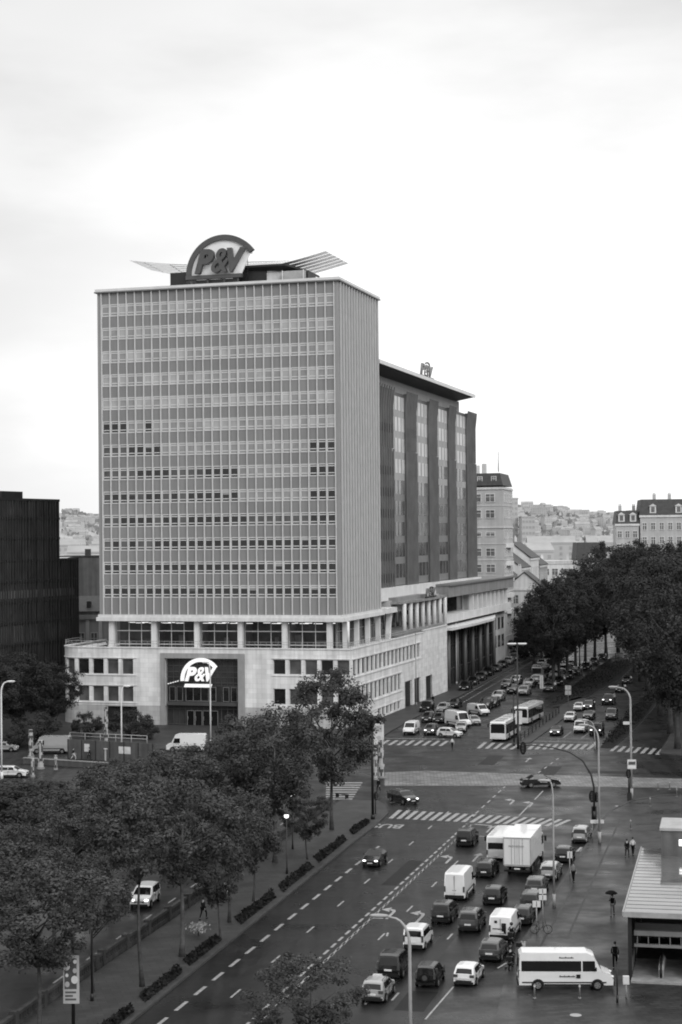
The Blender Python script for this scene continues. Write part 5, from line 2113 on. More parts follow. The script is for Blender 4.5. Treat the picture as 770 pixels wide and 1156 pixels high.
# hanging banner on a pole, lower left
bn = empty('banner', 'printed banner hanging on a dark lamp pole at lower left', 'banner', tuple(G(83, 1172)))
mb = MB()
mb.tube([(0, 0, 0), (0, 0, 9.5)], [.12, .07], 8)
mb.build('pole', 'dark_metal', bn)
mb = MB()
x0, x1, z0, z1 = -.58, .42, 2.2, 5.2
mb.box(x0, x1, -.22, -.19, z0, z1, 2)
mb.box(x0 + .08, x1 - .16, -.225, -.221, z0 + .9, z1 - .2, 1)
for q in range(7):
    cx_, cz_, r_ = x0 + .25 + (q % 2) * .45 + .06 * math.sin(q * 3), z0 + 1.2 + q * .28, .15 + .07 * math.sin(q * 2)
    mb.prism([(cx_ + r_ * math.cos(2 * PI * k / 12), -.2275 - .0004 * q, cz_ + r_ * 1.2 * math.sin(2 * PI * k / 12)) for k in range(12)], (0, .002, 0), 0 if q % 3 else 2)
for q in range(3):
    mb.box(x0 + .12, x1 - .2 - .2 * (q % 2), -.2255, -.2205, z0 + .2 + q * .22, z0 + .32 + q * .22, 1)
mb.build('cloth', ['poster_light', 'poster_dark', 'plaster_grey'], bn)
mb = MB()
for z in (z0, z1):
    mb.tube([(x0, -.2, z), (.05, -.0, z)], .03, 5)
    mb.tube([(.05, -.0, z), (x1, -.2, z)], .03, 5)
mb.build('bracket', 'dark_metal', bn)
mast('dark_mast', 'thin dark pole on the promenade right of the hanging banner', 'mast', G(104, 1132), 8.2, 'dark_metal', .08, PZ)

# advertising column / poster panels near the left corner
ad = empty('poster_panel', 'tall pale poster panel on a post at the left zebra corner', 'poster panel', tuple(G(428, 858)))
mb = MB()
mb.tube([(0, 0, 0), (0, 0, 2.6)], .12, 8)
mb.build('pole', 'grey_metal', ad)
mb = MB()
mb.box(-.7, .7, -.12, .12, 2.2, 5.4, 0)
mb.box(-.5, .45, -.135, -.121, 3.9, 4.8, 1)
mb.prism([(.0 + .3 * math.cos(2 * PI * k / 14), -.134, 3.1 + .3 * math.sin(2 * PI * k / 14)) for k in range(14)], (0, .012, 0), 1)
mb.build('panel', ['poster_light', 'plaster_grey'], ad)


def totem(label, px, py, h, r, seed):
    e = empty('painted_totem', label, 'sculpture', tuple(G(px, py)))
    rr = random.Random(seed)
    mb = MB()
    mb.loft([[(r * 1.5 * math.cos(2 * PI * k / 10), r * 1.5 * math.sin(2 * PI * k / 10), z) for k in range(10)] for z in (0, .25)], 0, True, False)
    mb.build('base', 'concrete_dark', e)
    mb = MB()
    z = .26
    i = 0
    while z < h:
        dz = rr.uniform(.25, .5)
        rq = r * rr.uniform(.7, 1.15)
        n = 10
        for k in range(n):
            a0, a1 = 2 * PI * k / n, 2 * PI * (k + 1) / n
            q = [(rq * math.cos(a0), rq * math.sin(a0), z), (rq * math.cos(a1), rq * math.sin(a1), z), (rq * math.cos(a1), rq * math.sin(a1), z + dz), (rq * math.cos(a0), rq * math.sin(a0), z + dz)]
            mb.poly(q, 0 if rr.random() < .62 else 1)
        mb.poly([(rq * math.cos(2 * PI * k / n), rq * math.sin(2 * PI * k / n), z + dz) for k in range(n)], 0)
        z += dz
        i += 1
    mb.build('column', ['plaster_grey', 'poster_dark'], e)
    return e


totem('chequered pale totem at the nose of the silver van', 35, 855, 3.6, .32, 1)
totem('patterned white totem standing in front of the silver van', 46, 868, 3.8, .36, 2)
totem('tall patterned totem column before the side entrance', 120, 846, 6.2, .36, 3)
totem('slim pale totem at the parapet end', 37, 877, 2.2, .22, 4)
totem('short pale totem on the road edge behind the parapet', 63, 869, 1.8, .2, 5)
totem('tall black and white decorated totem at the left crossing corner', 430.5, 878, 4.9, .38, 6)
totem('second decorated totem behind the left corner mast', 424, 880, 3.6, .30, 7)
kb = empty('ticket_kiosk', 'small pale box kiosk at the foot of the tall totem', 'kiosk', tuple(G(126, 858)))
mb = MB()
mb.box(-.9, .9, -.6, .6, 0, 1.6)
mb.build('body', 'plaster_grey', kb)
mb = MB()
mb.box(-1.0, 1.0, -.7, .7, 1.6, 1.72)
mb.build('roof', 'plaster_mid', kb)
mb = MB()
mb.box(-.6, .6, -.63, -.602, .8, 1.4)
mb.build('window', 'glass_mid', kb)


def post_sign(label, px, py, h, w_, hh, mtn='poster_light', shape='rect', n=1):
    e = empty('road_sign', label, 'road sign', tuple(G(px, py)))
    e.location.z = PZ
    mb = MB()
    mb.tube([(0, 0, 0), (0, 0, h)], .045, 7)
    mb.build('pole', 'galvanised', e)
    for k in range(n):
        mb = MB()
        z = h - hh * (k + .5) - .1 * k
        if shape == 'rect':
            mb.box(-w_ / 2, w_ / 2, -.075, -.05, z - hh / 2, z + hh / 2, 0)
            mb.box(-.03, .03, -.0775, -.0755, z - hh * .42, z + hh * .42, 1)
        else:
            mb.prism([(w_ / 2 * math.cos(2 * PI * q / 16), -.075, z + w_ / 2 * math.sin(2 * PI * q / 16)) for q in range(16)], (0, .025, 0), 0)
            mb.prism([(w_ * .32 * math.cos(2 * PI * q / 16), -.0775, z + w_ * .32 * math.sin(2 * PI * q / 16)) for q in range(16)], (0, .002, 0), 1)
        mb.build('plate', [mtn, 'poster_dark'], e)
    return e


post_sign('white parking plate on a kerb post beside the grey queue cars', 606, 1055, 2.5, .62, .5)
post_sign('two white plates on a kerb post behind the bicycle', 613, 1048, 3.0, .6, .4, n=2)
post_sign('narrow white plate on a kerb post by the silver hatchback', 643.5, 997, 2.7, .45, .6)
post_sign('pale square plate on a post in the avenue reserve', 641.5, 797, 3.6, 1.1, .8, n=2)
post_sign('tall pale plate on a post right of the front bus', 586, 838, 4.6, 1.0, 2.0)
post_sign('pale narrow plate among the far cars left of the trees', 611.5, 784, 3.6, .7, 2.6)
pb = empty('street_name_board', 'pale horizontal board on two thin legs by the tall plaza lamp', 'sign', tuple(G(674.5, 952)))
mb = MB()
mb.box(-.68, .68, -.04, .04, 2.0, 2.35)
mb.build('board', 'poster_light', pb)
for x in (-.5, .3):
    mb = MB()
    mb.tube([(x, 0, 0), (x, 0, 2.0)], .03, 6)
    mb.build('leg', 'grey_metal', pb)
bs = empty('road_sign', 'pale horizontal plate mounted halfway up the boxed sign lamp', 'road sign', (0, 0, 0))
c = G(713, 902)
mb = MB()
mb.box(c.x - .9, c.x - .15, c.y - .2, c.y - .15, 8.75, 9.1)
mb.build('plate', 'poster_light', bs)
mb = MB()
mb.box(c.x - .2, c.x + .05, c.y - .15, c.y - .05, 8.85, 8.95)
mb.build('bracket', 'grey_metal', bs)


def bollard(px, py, h, label, group=None, mtn='grey_metal'):
    e = empty('bollard', label, 'bollard', tuple(G(px, py)), 0, group)
    e.location.z = PZ
    mb = MB()
    mb.tube([(0, 0, 0), (0, 0, .12)], .11, 9)
    mb.tube([(0, 0, .12), (0, 0, h - .06), (0, 0, h)], [.06, .055, .03], 9)
    mb.build('post', mtn, e)
    mb = MB()
    mb.tube([(0, 0, h * .78), (0, 0, h * .9)], .064, 9)
    mb.build('band', 'poster_light', e)


for px, py in ((712, 938), (734, 912), (764, 901), (756, 893), (743, 893)):
    bollard(px, py, 1.1, 'thin grey bollard on the upper plaza near the pavilion', 'bollards on the upper plaza')
for px, py, lab in ((603.5, 1130, 'thin pale bollard in front of the minibus rear wheel'), (654.5, 1130, 'thin pale bollard in front of the minibus middle')):
    bollard(px, py, 1.0, lab)
mast('marker_post', 'thin dark post right of the minibus nose', 'post', G(697, 1134), 2.6, 'dark_metal', .05, PZ)
e_ = empty('post_box', 'small pale box on a post near the pavilion wall', 'post', tuple(G(707, 1128)))
mb = MB()
mb.tube([(0, 0, 0), (0, 0, 1.5)], .06, 7)
mb.build('pole', 'galvanised', e_)
mb = MB()
mb.box(-.2, .2, -.12, .12, 1.0, 1.55)
mb.build('box', 'poster_light', e_)

# railing of the central reserve
rl = empty('guard_rail', 'low dark pedestrian railing along the reserve beside the buses', 'railing')
a, b = G(588, 837), G(631, 806)
mb = MB()
for z in (.45, .8, 1.1):
    mb.tube([a + Vector((0, 0, z)), b + Vector((0, 0, z))], .04, 5)
mb.build('rail', 'dark_metal', rl)
for k in range(12):
    p = a.lerp(b, k / 11)
    mb = MB()
    mb.cbox(p + Vector((0, 0, .6)), (.16, .16, 1.2))
    mb.build('post', 'dark_metal', rl)

# bench and white planter on the promenade
be = empty('bench', 'dark bench on the promenade beneath the plane trees', 'bench', tuple(G(386, 902)), -.9)
mb = MB()
for k in range(4):
    mb.box(-1.1, 1.1, -.22 + k * .12, -.13 + k * .12, .58, .63)
mb.build('seat', 'dark_metal', be)
for x in (-.9, .9):
    mb = MB()
    mb.box(x - .05, x + .05, -.2, .25, .13, .579)
    mb.build('leg', 'dark_metal', be)
wc = empty('potted_plant', 'small pale leafy plant at the kerb strip below the walking figure', 'plant', tuple(G(224, 1058)))
mb = MB()
rr = random.Random(9)
for k in range(260):
    p = Vector((rr.gauss(0, .38), rr.gauss(0, .38), .45 + rr.random() * .7))
    nn = Vector((rr.uniform(-1, 1), rr.uniform(-1, 1), rr.uniform(.2, 1))).normalized()
    u = nn.orthogonal().normalized() * rr.uniform(.06, .13)
    v = nn.cross(u) * .6
    mb.poly([p - u, p - v, p + u, p + v])
mb.build('foliage', 'plaster_grey', wc)
mb = MB()
mb.tube([(0, 0, .1), (0, 0, .7)], .05, 6)
mb.build('stem', 'bark', wc)

# ------------------------------------------------------------------ vehicles (local: +y forward, z up, centred on the footprint)
SPEC = {
    # profile rear bottom -> over the top -> front bottom; ib / ic = rear and front belt points
    'hatch': dict(L=3.9, W=1.68, prof=[(-1.90, .26), (-1.95, .58), (-1.90, .93), (-1.60, 1.38), (-1.25, 1.45), (-.1, 1.46), (.25, 1.40), (1.02, .95), (1.70, .80), (1.90, .62), (1.92, .26)], ib=2, ic=7, belt=.93, wb=(-1.22, 1.25), wr=.30, side=((-1.35, -.35), (-.28, .62))),
    'sedan': dict(L=4.55, W=1.76, prof=[(-2.22, .28), (-2.27, .62), (-2.20, .96), (-1.60, 1.00), (-.95, 1.36), (-.45, 1.43), (.35, 1.40), (1.15, .97), (2.05, .80), (2.25, .60), (2.24, .26)], ib=3, ic=7, belt=.97, wb=(-1.32, 1.38), wr=.32, side=((-1.05, -.20), (-.13, .75))),
    'estate': dict(L=4.6, W=1.76, prof=[(-2.25, .28), (-2.30, .62), (-2.24, .96), (-1.92, 1.40), (-1.45, 1.47), (.30, 1.45), (.55, 1.38), (1.20, .96), (2.08, .80), (2.28, .60), (2.27, .26)], ib=2, ic=7, belt=.96, wb=(-1.32, 1.40), wr=.32, side=((-1.80, -1.10), (-1.03, -.18), (-.11, .78))),
    'mpv': dict(L=4.3, W=1.76, prof=[(-2.10, .28), (-2.15, .68), (-2.10, 1.02), (-1.86, 1.60), (-1.45, 1.68), (.20, 1.64), (.50, 1.54), (1.28, 1.02), (1.95, .86), (2.13, .62), (2.12, .28)], ib=2, ic=7, belt=1.02, wb=(-1.28, 1.36), wr=.32, side=((-1.70, -1.05), (-.98, -.12), (-.05, .80))),
    'suv': dict(L=4.2, W=1.80, prof=[(-2.03, .38), (-2.08, .74), (-2.05, 1.06), (-1.92, 1.64), (-1.55, 1.73), (.12, 1.72), (.35, 1.64), (.86, 1.08), (1.85, 1.00), (2.07, .80), (2.07, .38)], ib=2, ic=7, belt=1.07, wb=(-1.25, 1.32), wr=.36, side=((-1.72, -.98), (-.90, -.10), (-.02, .56))),
    'partner': dict(L=4.1, W=1.74, prof=[(-2.02, .28), (-2.05, .78), (-2.03, 1.08), (-1.95, 1.74), (-1.70, 1.82), (.10, 1.82), (.42, 1.72), (1.18, 1.06), (1.85, .90), (2.04, .64), (2.03, .28)], ib=2, ic=7, belt=1.07, wb=(-1.25, 1.32), wr=.31, side=((-1.78, -.95), (-.85, -.02), (.06, .72))),
    'van': dict(L=4.9, W=1.90, prof=[(-2.43, .32), (-2.46, .80), (-2.44, 1.15), (-2.38, 1.90), (-2.18, 2.00), (.75, 2.00), (1.05, 1.90), (1.72, 1.15), (2.28, .96), (2.45, .66), (2.43, .32)], ib=2, ic=7, belt=1.15, wb=(-1.45, 1.55), wr=.34, side=((.35, 1.35),)),
    'big_van': dict(L=5.9, W=2.0, prof=[(-2.93, .34), (-2.95, .90), (-2.94, 1.25), (-2.86, 2.42), (-2.66, 2.58), (1.15, 2.58), (1.60, 2.42), (2.20, 1.27), (2.78, 1.05), (2.96, .72), (2.94, .34)], ib=2, ic=7, belt=1.25, wb=(-1.85, 1.95), wr=.35, side=((.85, 1.80),)),
    'minibus': dict(L=6.6, W=2.0, prof=[(-3.28, .34), (-3.30, .90), (-3.29, 1.25), (-3.22, 2.42), (-3.02, 2.58), (1.45, 2.58), (1.95, 2.36), (2.50, 1.30), (3.10, 1.06), (3.30, .72), (3.28, .34)], ib=2, ic=7, belt=1.25, wb=(-1.95, 2.15), wr=.36, side=((-3.08, 1.05), (1.15, 2.02))),
    'bus': dict(L=12.0, W=2.52, prof=[(-5.97, .34), (-6.0, .95), (-6.0, 1.05), (-5.93, 2.75), (-5.75, 2.92), (5.70, 2.92), (5.93, 2.75), (6.0, 1.05), (6.0, .95), (6.0, .60), (5.97, .34)], ib=2, ic=7, belt=1.05, wb=(-2.6, 3.3), wr=.48, side=((-5.7, -4.3), (-4.25, -2.9), (-2.85, -1.5), (-1.45, -.1), (-.05, 1.3), (1.35, 2.7), (2.75, 4.1), (4.15, 5.55))),
    'coach': dict(L=8.0, W=2.3, prof=[(-3.95, .34), (-4.0, .95), (-4.0, 1.15), (-3.92, 2.55), (-3.72, 2.70), (3.5, 2.70), (3.75, 2.55), (3.98, 1.15), (4.0, .95), (4.0, .60), (3.97, .34)], ib=2, ic=7, belt=1.15, wb=(-2.2, 2.4), wr=.42, side=((-3.7, -2.1), (-2.05, -.45), (-.4, 1.2), (1.25, 2.85))),
}


def prof_y(prof, ib, ic, z):
    """rear and front edge of the glasshouse at height z"""
    def scan(seq):
        for (y0, z0), (y1, z1) in zip(seq, seq[1:]):
            if min(z0, z1) - 1e-6 <= z <= max(z0, z1) + 1e-6 and abs(z1 - z0) > 1e-6:
                return y0 + (y1 - y0) * (z - z0) / (z1 - z0)
        return seq[-1][0]
    top = max(range(ib, ic + 1), key=lambda i: prof[i][1])
    return scan(prof[ib:top + 1]), scan(list(reversed(prof[top:ic + 1])))


def make_vehicle(kind, paint='paint_dark', lit=False, extras=()):
    S = SPEC[kind]
    prof, ib, ic, L, W, belt = S['prof'], S['ib'], S['ic'], S['L'], S['W'], S['belt']
    boxy = kind in ('van', 'big_van', 'minibus', 'bus', 'coach', 'partner')
    zt = max(z for _, z in prof)
    root = empty(S.get('nm', 'vehicle'))

    def hw(y, z):
        nose = .10 if not boxy else .045
        k = abs(y) / (L / 2)
        w_ = W / 2 * (1 - nose * max(0, (k - .55) / .45) ** 2)
        if z > belt:
            tum = .20 if not boxy else (.02 if kind in ('bus', 'coach') else .09)
            w_ *= 1 - tum * (z - belt) / (zt - belt)
        return w_
    # body shell: rounded cross strips over the profile, two side skins
    mb = MB()
    n = len(prof)
    cy = sum(y for y, _ in prof) / n
    cz = zt * .5
    rows = []
    c1 = .09
    for (y, z) in prof:
        w_ = hw(y, z)
        d = Vector((cy - y, cz - z))
        d = d.normalized() * c1 * .55 if d.length else d
        y2, z2 = y + (d.x if abs(d.x) > .01 else 0), z + d.y
        crown = .025 if z > belt * .8 else 0
        rows.append(mb.pts([(-w_, y2, z2), (-w_ + c1, y + d.x * .25, z + d.y * .25), (-w_ * .4, y, z + crown), (w_ * .4, y, z + crown), (w_ - c1, y + d.x * .25, z + d.y * .25), (w_, y2, z2)]))
    for a, b in zip(rows, rows[1:]):
        for k in range(5):
            mb.face((a + k, b + k, b + k + 1, a + k + 1), 0, k in (0, 4))
    lower = list(range(0, ib + 1)) + list(range(ic, n))
    cab = list(range(ib, ic + 1))
    for side, rev in ((0, False), (5, True)):
        for idx in (lower, cab):
            f = [rows[i] + side for i in idx]
            mb.face(list(reversed(f)) if rev else f, 0)
    # floor
    mb.face([rows[-1] + k for k in range(6)] + [rows[0] + k for k in reversed(range(6))], 1)
    # dark sill / bumper trims
    zb = prof[0][1]
    for s in (-1, 1):
        mb.box(min(s * (W / 2 - .05), s * (W / 2 + .012)), max(s * (W / 2 - .05), s * (W / 2 + .012)), S['wb'][0] + S['wr'] + .1, S['wb'][1] - S['wr'] - .1, zb, zb + .10, 1)
    for y, s in ((prof[0][0], -1), (prof[-1][0], 1)):
        w_ = hw(y, .5) * .93
        if kind not in ('bus', 'coach'):
            mb.box(-w_, w_, min(y, y + s * .07), max(y, y + s * .07), zb - .02, zb + (.16 if not boxy else .26), 1)
    if not boxy or kind == 'partner':
        yf = prof[-2][0] + .005
        mb.box(-.42, .42, yf - .04, yf + .02, .56, .68, 1)
    # door and tailgate seams, handles
    if not boxy:
        for (ya, yb) in S['side']:
            for s in (-1, 1):
                x0, x1 = s * (hw(ya, .6) - .02), s * (hw(ya, .6) + .004)
                mb.box(min(x0, x1), max(x0, x1), ya - .045, ya - .03, zb + .12, belt, 1)
                x1 = s * (hw(ya, .6) + .02)
                mb.box(min(x0, x1), max(x0, x1), ya + .02, ya + .16, belt - .16, belt - .13, 1)
        yq = min(y for y, z in prof if z > .5)
        mb.box(-hw(yq, .6) * .9, hw(yq, .6) * .9, yq - .004, yq + .05, .60, .615, 1)
        mb.box(-hw(yq, .6) * .78, hw(yq, .6) * .78, yq - .012, yq + .05, .44, .52, 1)
    # wheel arches
    for y in S['wb']:
        for s in (-1, 1):
            r = S['wr'] + .075
            x = s * (hw(y, .5) + .006)
            pts = [(x, y + r * math.cos(PI * k / 14), max(zb, S['wr'] + r * math.sin(PI * k / 14))) for k in range(15)]
            pts = [(x, y + r, zb)] + pts + [(x, y - r, zb)]
            mb.poly(pts, 1)
    body = mb.build('body', [paint, 'plastic_dark'], root)

    # glass
    def seg_glass(name, i0, i1, t0, t1, margin):
        (ya, za), (yb, zb_) = prof[i0], prof[i1]
        p0 = (ya + (yb - ya) * t0, za + (zb_ - za) * t0)
        p1 = (ya + (yb - ya) * t1, za + (zb_ - za) * t1)
        nn = Vector((0, -(zb_ - za), yb - ya)).normalized()
        if (nn.y > 0) != (ya > 0):
            nn = -nn
        mbg = MB()
        q = []
        for (y, z), sgn in ((p0, 1), (p1, -1)):
            w_ = hw(y, z) - margin
            l_ = [(-w_, y, z), (-w_ * .4, y, z + .02), (w_ * .4, y, z + .02), (w_, y, z)]
            q += l_ if sgn > 0 else list(reversed(l_))
        b = mbg.pts([Vector(p) + nn * .016 for p in q])
        mbg.face((b, b + 1, b + 6, b + 7))
        mbg.face((b + 1, b + 2, b + 5, b + 6))
        mbg.face((b + 2, b + 3, b + 4, b + 5))
        return mbg.build(name, 'car_glass', root)
    seg_glass('windscreen', ic, ic - 1, .06 if kind not in ('bus', 'coach') else .10, .95 if kind not in ('bus',) else .86, .13)
    if kind == 'van' or kind == 'big_van':
        for s in (-1, 1):
            pass
    elif kind == 'sedan':
        seg_glass('rear_window', ib, ib + 1, .12, .92, .16)
    else:
        seg_glass('rear_window', ib, ib + 1, .10, .80 if kind not in ('bus', 'coach') else .6, .15 if kind != 'bus' else .3)
    if 'rear_glass' in extras:
        seg_glass('rear_window', ib, ib + 1, .15, .62, .2)
    z0 = belt + .05
    z1 = zt - (.11 if not boxy else .22)
    if kind == 'big_van':
        z1 = 1.98
    if kind == 'minibus':
        z0, z1 = 1.32, 2.02
    if kind in ('bus', 'coach'):
        z0, z1 = 1.12, zt - .42
    for s in (-1, 1):
        mbg = MB()
        for (ya, yb) in S['side']:
            pts = []
            for z in (z0, z1):
                yr, yf = prof_y(prof, ib, ic, z)
                a_, b_ = max(ya, yr + .12), min(yb, yf - .13)
                pts.append([(a_, z), (b_, z)])
            if pts[1][1][0] <= pts[1][0][0]:
                continue
            quad = [pts[0][0], pts[0][1], pts[1][1], pts[1][0]]
            mbg.poly([(s * (hw(0, z) * (1 if abs(y) < L * .27 or kind not in ('x',) else 1) * (hw(y, .5) / hw(0, .5)) + .012), y, z) for y, z in quad])
        mbg.build('side_window', 'car_glass', root)
    # wheels
    mt_, mr_ = wheel_meshes(S['wr'], .2 if L < 7 else .3)
    for y in S['wb']:
        for s in (-1, 1):
            wq = link_obj('wheel', mt_, root)
            wq.location = (s * (hw(y, .5) - .075), y, S['wr'])
            wq.rotation_euler = (0, 0, 0 if s > 0 else PI)
            rq = link_obj('rim', mr_, wq)
    # lamps and plates
    zl = {'sedan': .68, 'estate': .68, 'hatch': .72, 'mpv': .76, 'suv': .86, 'partner': .78, 'van': .84, 'big_van': .92, 'minibus': .92, 'bus': .70, 'coach': .72}[kind]
    yf, yr = L / 2, -L / 2
    for s in (-1, 1):
        mb = MB()
        x = s * (hw(yf - .15, zl) - .23)
        yfl = max(y for y, z in prof if z > .5)
        mb.ball((x, yfl - .13, zl), (.20, .15, .085), 0, 10, 6)
        mb.build('headlight', 'lamp_lit' if lit else 'lamp_off', root)
        mb = MB()
        yrl = min(y for y, z in prof if z > .5)
        if boxy or kind in ('mpv', 'suv', 'estate'):
            mb.cbox((s * (hw(yr + .1, 1.0) - .085), yrl + .05, zl + .22), (.15, .16, .5 if kind != 'bus' else .7))
        else:
            mb.cbox((s * (hw(yr + .1, .8) - .17), yrl + .06, zl + .12), (.30, .16, .2))
        mb.build('taillight', 'tail_lamp', root)
    for y, s in ((yr, -1), (yf, 1)):
        yy = (min if s < 0 else max)(q[0] for q in prof if q[1] > .5) + s * .025
        mb = MB()
        zz = zl - (.05 if s < 0 else .22) if kind not in ('bus', 'coach') else .6
        mb.box(-.26, .26, min(yy, yy - s * .04), max(yy, yy - s * .04), zz - .06, zz + .06)
        mb.build('number_plate', 'plate_white', root)
    yr_, yf_ = prof_y(prof, ib, ic, z0 + .02)
    for s in (-1, 1):
        mb = MB()
        yy = yf_ - .42 if kind not in ('bus', 'coach') else yf_ + .1
        x = s * (hw(0, z0) + .10)
        if kind in ('bus', 'coach'):
            mb.cbox((s * (W / 2 + .16), yy + .15, 2.35), (.18, .1, .5))
            mb.tube([(s * W * .44, yy, 2.65), (s * (W / 2 + .16), yy + .15, 2.6)], .03, 5)
        else:
            mb.ball((x, yy, z0 + .06 + (.1 if boxy else 0)), (.10, .06, .08 if not boxy else .15), 0, 8, 5)
        mb.build('mirror', 'plastic_dark' if boxy else paint, root)
    # kind specific pieces
    if kind in ('van', 'big_van'):
        mb = MB()
        yb = prof[ib][0]
        zz = zt * .95
        mb.box(-.012, .012, yb - .02, yb + .1, .45, zz - .1)
        for s in (-1, 1):
            mb.cbox((s * .12, yb - .015, 1.02), (.1, .05, .05))
        mb.build('rear_door_seam', 'plastic_dark', root)
        mb = MB()
        for s in (-1, 1):
            mb.box(min(s * hw(0, .7), s * (hw(0, .7) + .014)), max(s * hw(0, .7), s * (hw(0, .7) + .014)), -L * .36, L * .30, .72, .82)
        mb.build('side_moulding', 'plastic_dark', root)
    if kind == 'bus':
        mb = MB()
        for y, l_ in ((-4.6, 1.6), (-1.6, 1.0), (1.6, 1.0), (4.2, 1.4)):
            mb.box(-.55, .55, y - l_ / 2, y + l_ / 2, 2.93, 3.06)
        mb.build('roof_hatch', 'galvanised', root)
        mb = MB()
        mb.box(-.9, .9, 5.955, 5.99, 2.36, 2.62)
        mb.build('destination_display', 'black_glass', root)
        mb = MB()
        for y in (4.9, .9, -3.2):
            mb.box(W / 2 + .004, W / 2 + .02, y - .6, y + .6, .45, 2.45)
        mb.build('door', 'black_glass', root)
        mb = MB()
        for s in (-1, 1):
            mb.box(min(s * (W / 2 + .002), s * (W / 2 + .012)), max(s * (W / 2 + .002), s * (W / 2 + .012)), -5.7, 5.6, .40, .62)
        mb.build('skirt', 'silver_trim', root)
    if 'spare' in extras:
        mb = MB()
        c = Vector((0, prof[1][0] - .12, .95))
        mb.tube([c + Vector((0, -.09, 0)), c + Vector((0, .12, 0))], .34, 18)
        o = mb.build('spare_wheel', 'tyre', root)
        mb = MB()
        mb.tube([c + Vector((0, -.105, 0)), c + Vector((0, -.09, 0))], .21, 16)
        mb.build('cover', 'paint_grey', o)
    if 'rails' in extras:
        for s in (-1, 1):
            mb = MB()
            x = s * (hw(0, zt) - .10)
            mb.tube([(x, -L * .32, zt + .06), (x, L * .02, zt + .07)], .022, 5)
            for y in (-L * .32, L * .02):
                mb.tube([(x, y, zt - .04), (x, y, zt + .06)], .022, 5)
            mb.build('roof_rail', 'dark_metal', root)
    if 'taxi' in extras:
        mb = MB()
        mb.prism([(-.35, -.3, zt + .02), (.35, -.3, zt + .02), (.3, -.3, zt + .17), (-.3, -.3, zt + .17)], (0, .16, 0))
        mb.build('roof_light', 'lamp_off', root)
    if 'stripe' in extras:
        mb = MB()
        for s in (-1, 1):
            x0, x1 = s * (W / 2 - .0), s * (W / 2 + .012)
            mb.box(min(x0, x1), max(x0, x1), -L * .30, -.1, .68, .84)
        mb.build('side_stripe', 'paint_dark', root)
    if 'text' in extras:      # lettering as on the white minibus
        for s in (-1, 1):
            mb = MB()
            x0, x1 = s * (hw(0, .5)), s * (hw(0, .5) + .013)
            mb.box(min(x0, x1), max(x0, x1), -L * .46, L * .42, .52, .60)
            mb.build('side_moulding', 'plastic_dark', root)
            mb = MB()
            for k in range(11):
                y = -.45 + k * .1
                mb.box(min(s * (hw(0, .9) + .001), s * (hw(0, .9) + .012)), max(s * (hw(0, .9) + .001), s * (hw(0, .9) + .012)), y, y + .07, .93, 1.0 + .04 * (k % 3 == 0))
            for k in range(10):
                y = -.45 + k * .1
                mb.box(min(s * (hw(0, 2.2) + .001), s * (hw(0, 2.2) + .012)), max(s * (hw(0, 2.2) + .001), s * (hw(0, 2.2) + .012)), y, y + .07, 2.2, 2.27 + .04 * (k % 4 == 0))
            mb.cbox((s * (hw(0, .95) + .008), .85, .98), (.012, .28, .26))
            mb.build('lettering', 'paint_dark', root)
    if 'rearmark' in extras:
        mb = MB()
        yb = prof[ib][0]
        for k in range(7):
            mb.box(-.62 + k * .1, -.55 + k * .1, yb - .028, yb + .02, 1.0, 1.09)
        mb.box(-.45, -.25, yb - .02, yb + .05, 1.5, 1.68)
        mb.box(.1, .45, yb - .035, yb + .02, .7, 1.5)
        mb.build('lettering', 'paint_dark', root)
    return root


_wm = {}


def wheel_meshes(r, wdt):
    k = (r, wdt)
    if k not in _wm:
        mb = MB()
        rings = []
        for x, rr in ((-wdt / 2, r * .62), (-wdt / 2, r * .93), (-wdt * .32, r), (wdt * .32, r), (wdt / 2, r * .93), (wdt / 2, r * .62)):
            rings.append([(x + .0, rr * math.cos(2 * PI * q / 20), rr * math.sin(2 * PI * q / 20)) for q in range(20)])
        mb.loft(rings, 0, True)
        a = mb.mesh('tyre', 'tyre')
        mb = MB()
        mb.prism([(wdt / 2 - .03, r * .60 * math.cos(2 * PI * q / 18), r * .60 * math.sin(2 * PI * q / 18)) for q in range(18)], (.05, 0, 0), 0)
        for q in range(5):
            an = 2 * PI * q / 5
            c_ = (r * .38 * math.cos(an), r * .38 * math.sin(an))
            mb.prism([(wdt / 2 + .0205, c_[0] + r * .10 * math.cos(2 * PI * j / 8), c_[1] + r * .10 * math.sin(2 * PI * j / 8)) for j in range(8)], (.002, 0, 0), 1)
        _wm[k] = (a, mb.mesh('rim', ['rim', 'tyre']))
    return _wm[k]


mat('silver_trim', 0.35, 0.4, 0.4, 0.1, 1.0)
PROTO = {}


def vehicle(kind, paint, px, py, head, name, cat, label, anchor='c', s=1.0, lit=False, extras=(), z=0.0, group=None):
    """anchor c: footprint centre; r / f: middle of the rear / front bumper on the ground"""
    key = (kind, lit, extras)
    if key not in PROTO:
        PROTO[key] = root = make_vehicle(kind, 'paint_dark', lit, extras)
    else:
        root = copy_tree(PROTO[key])
    for ch in root.children:
        if ch.name.split('.')[0] in ('body',) or (ch.name.startswith('mirror') and ch.data.materials[0].name.startswith('paint')):
            override(ch, 0, paint)
    root.name = name
    p = G(px, py, z)
    h = math.radians(head)
    d = Vector((math.sin(h), math.cos(h), 0))
    L = SPEC[kind]['L'] * s
    if anchor == 'r':
        p = p + d * L / 2
    elif anchor == 'f':
        p = p - d * L / 2
    root.location = p
    root.rotation_euler = (0, 0, -h)
    root.scale = (s, s, s)
    tag(root, label, cat, group)
    return root


A_ = 14.2
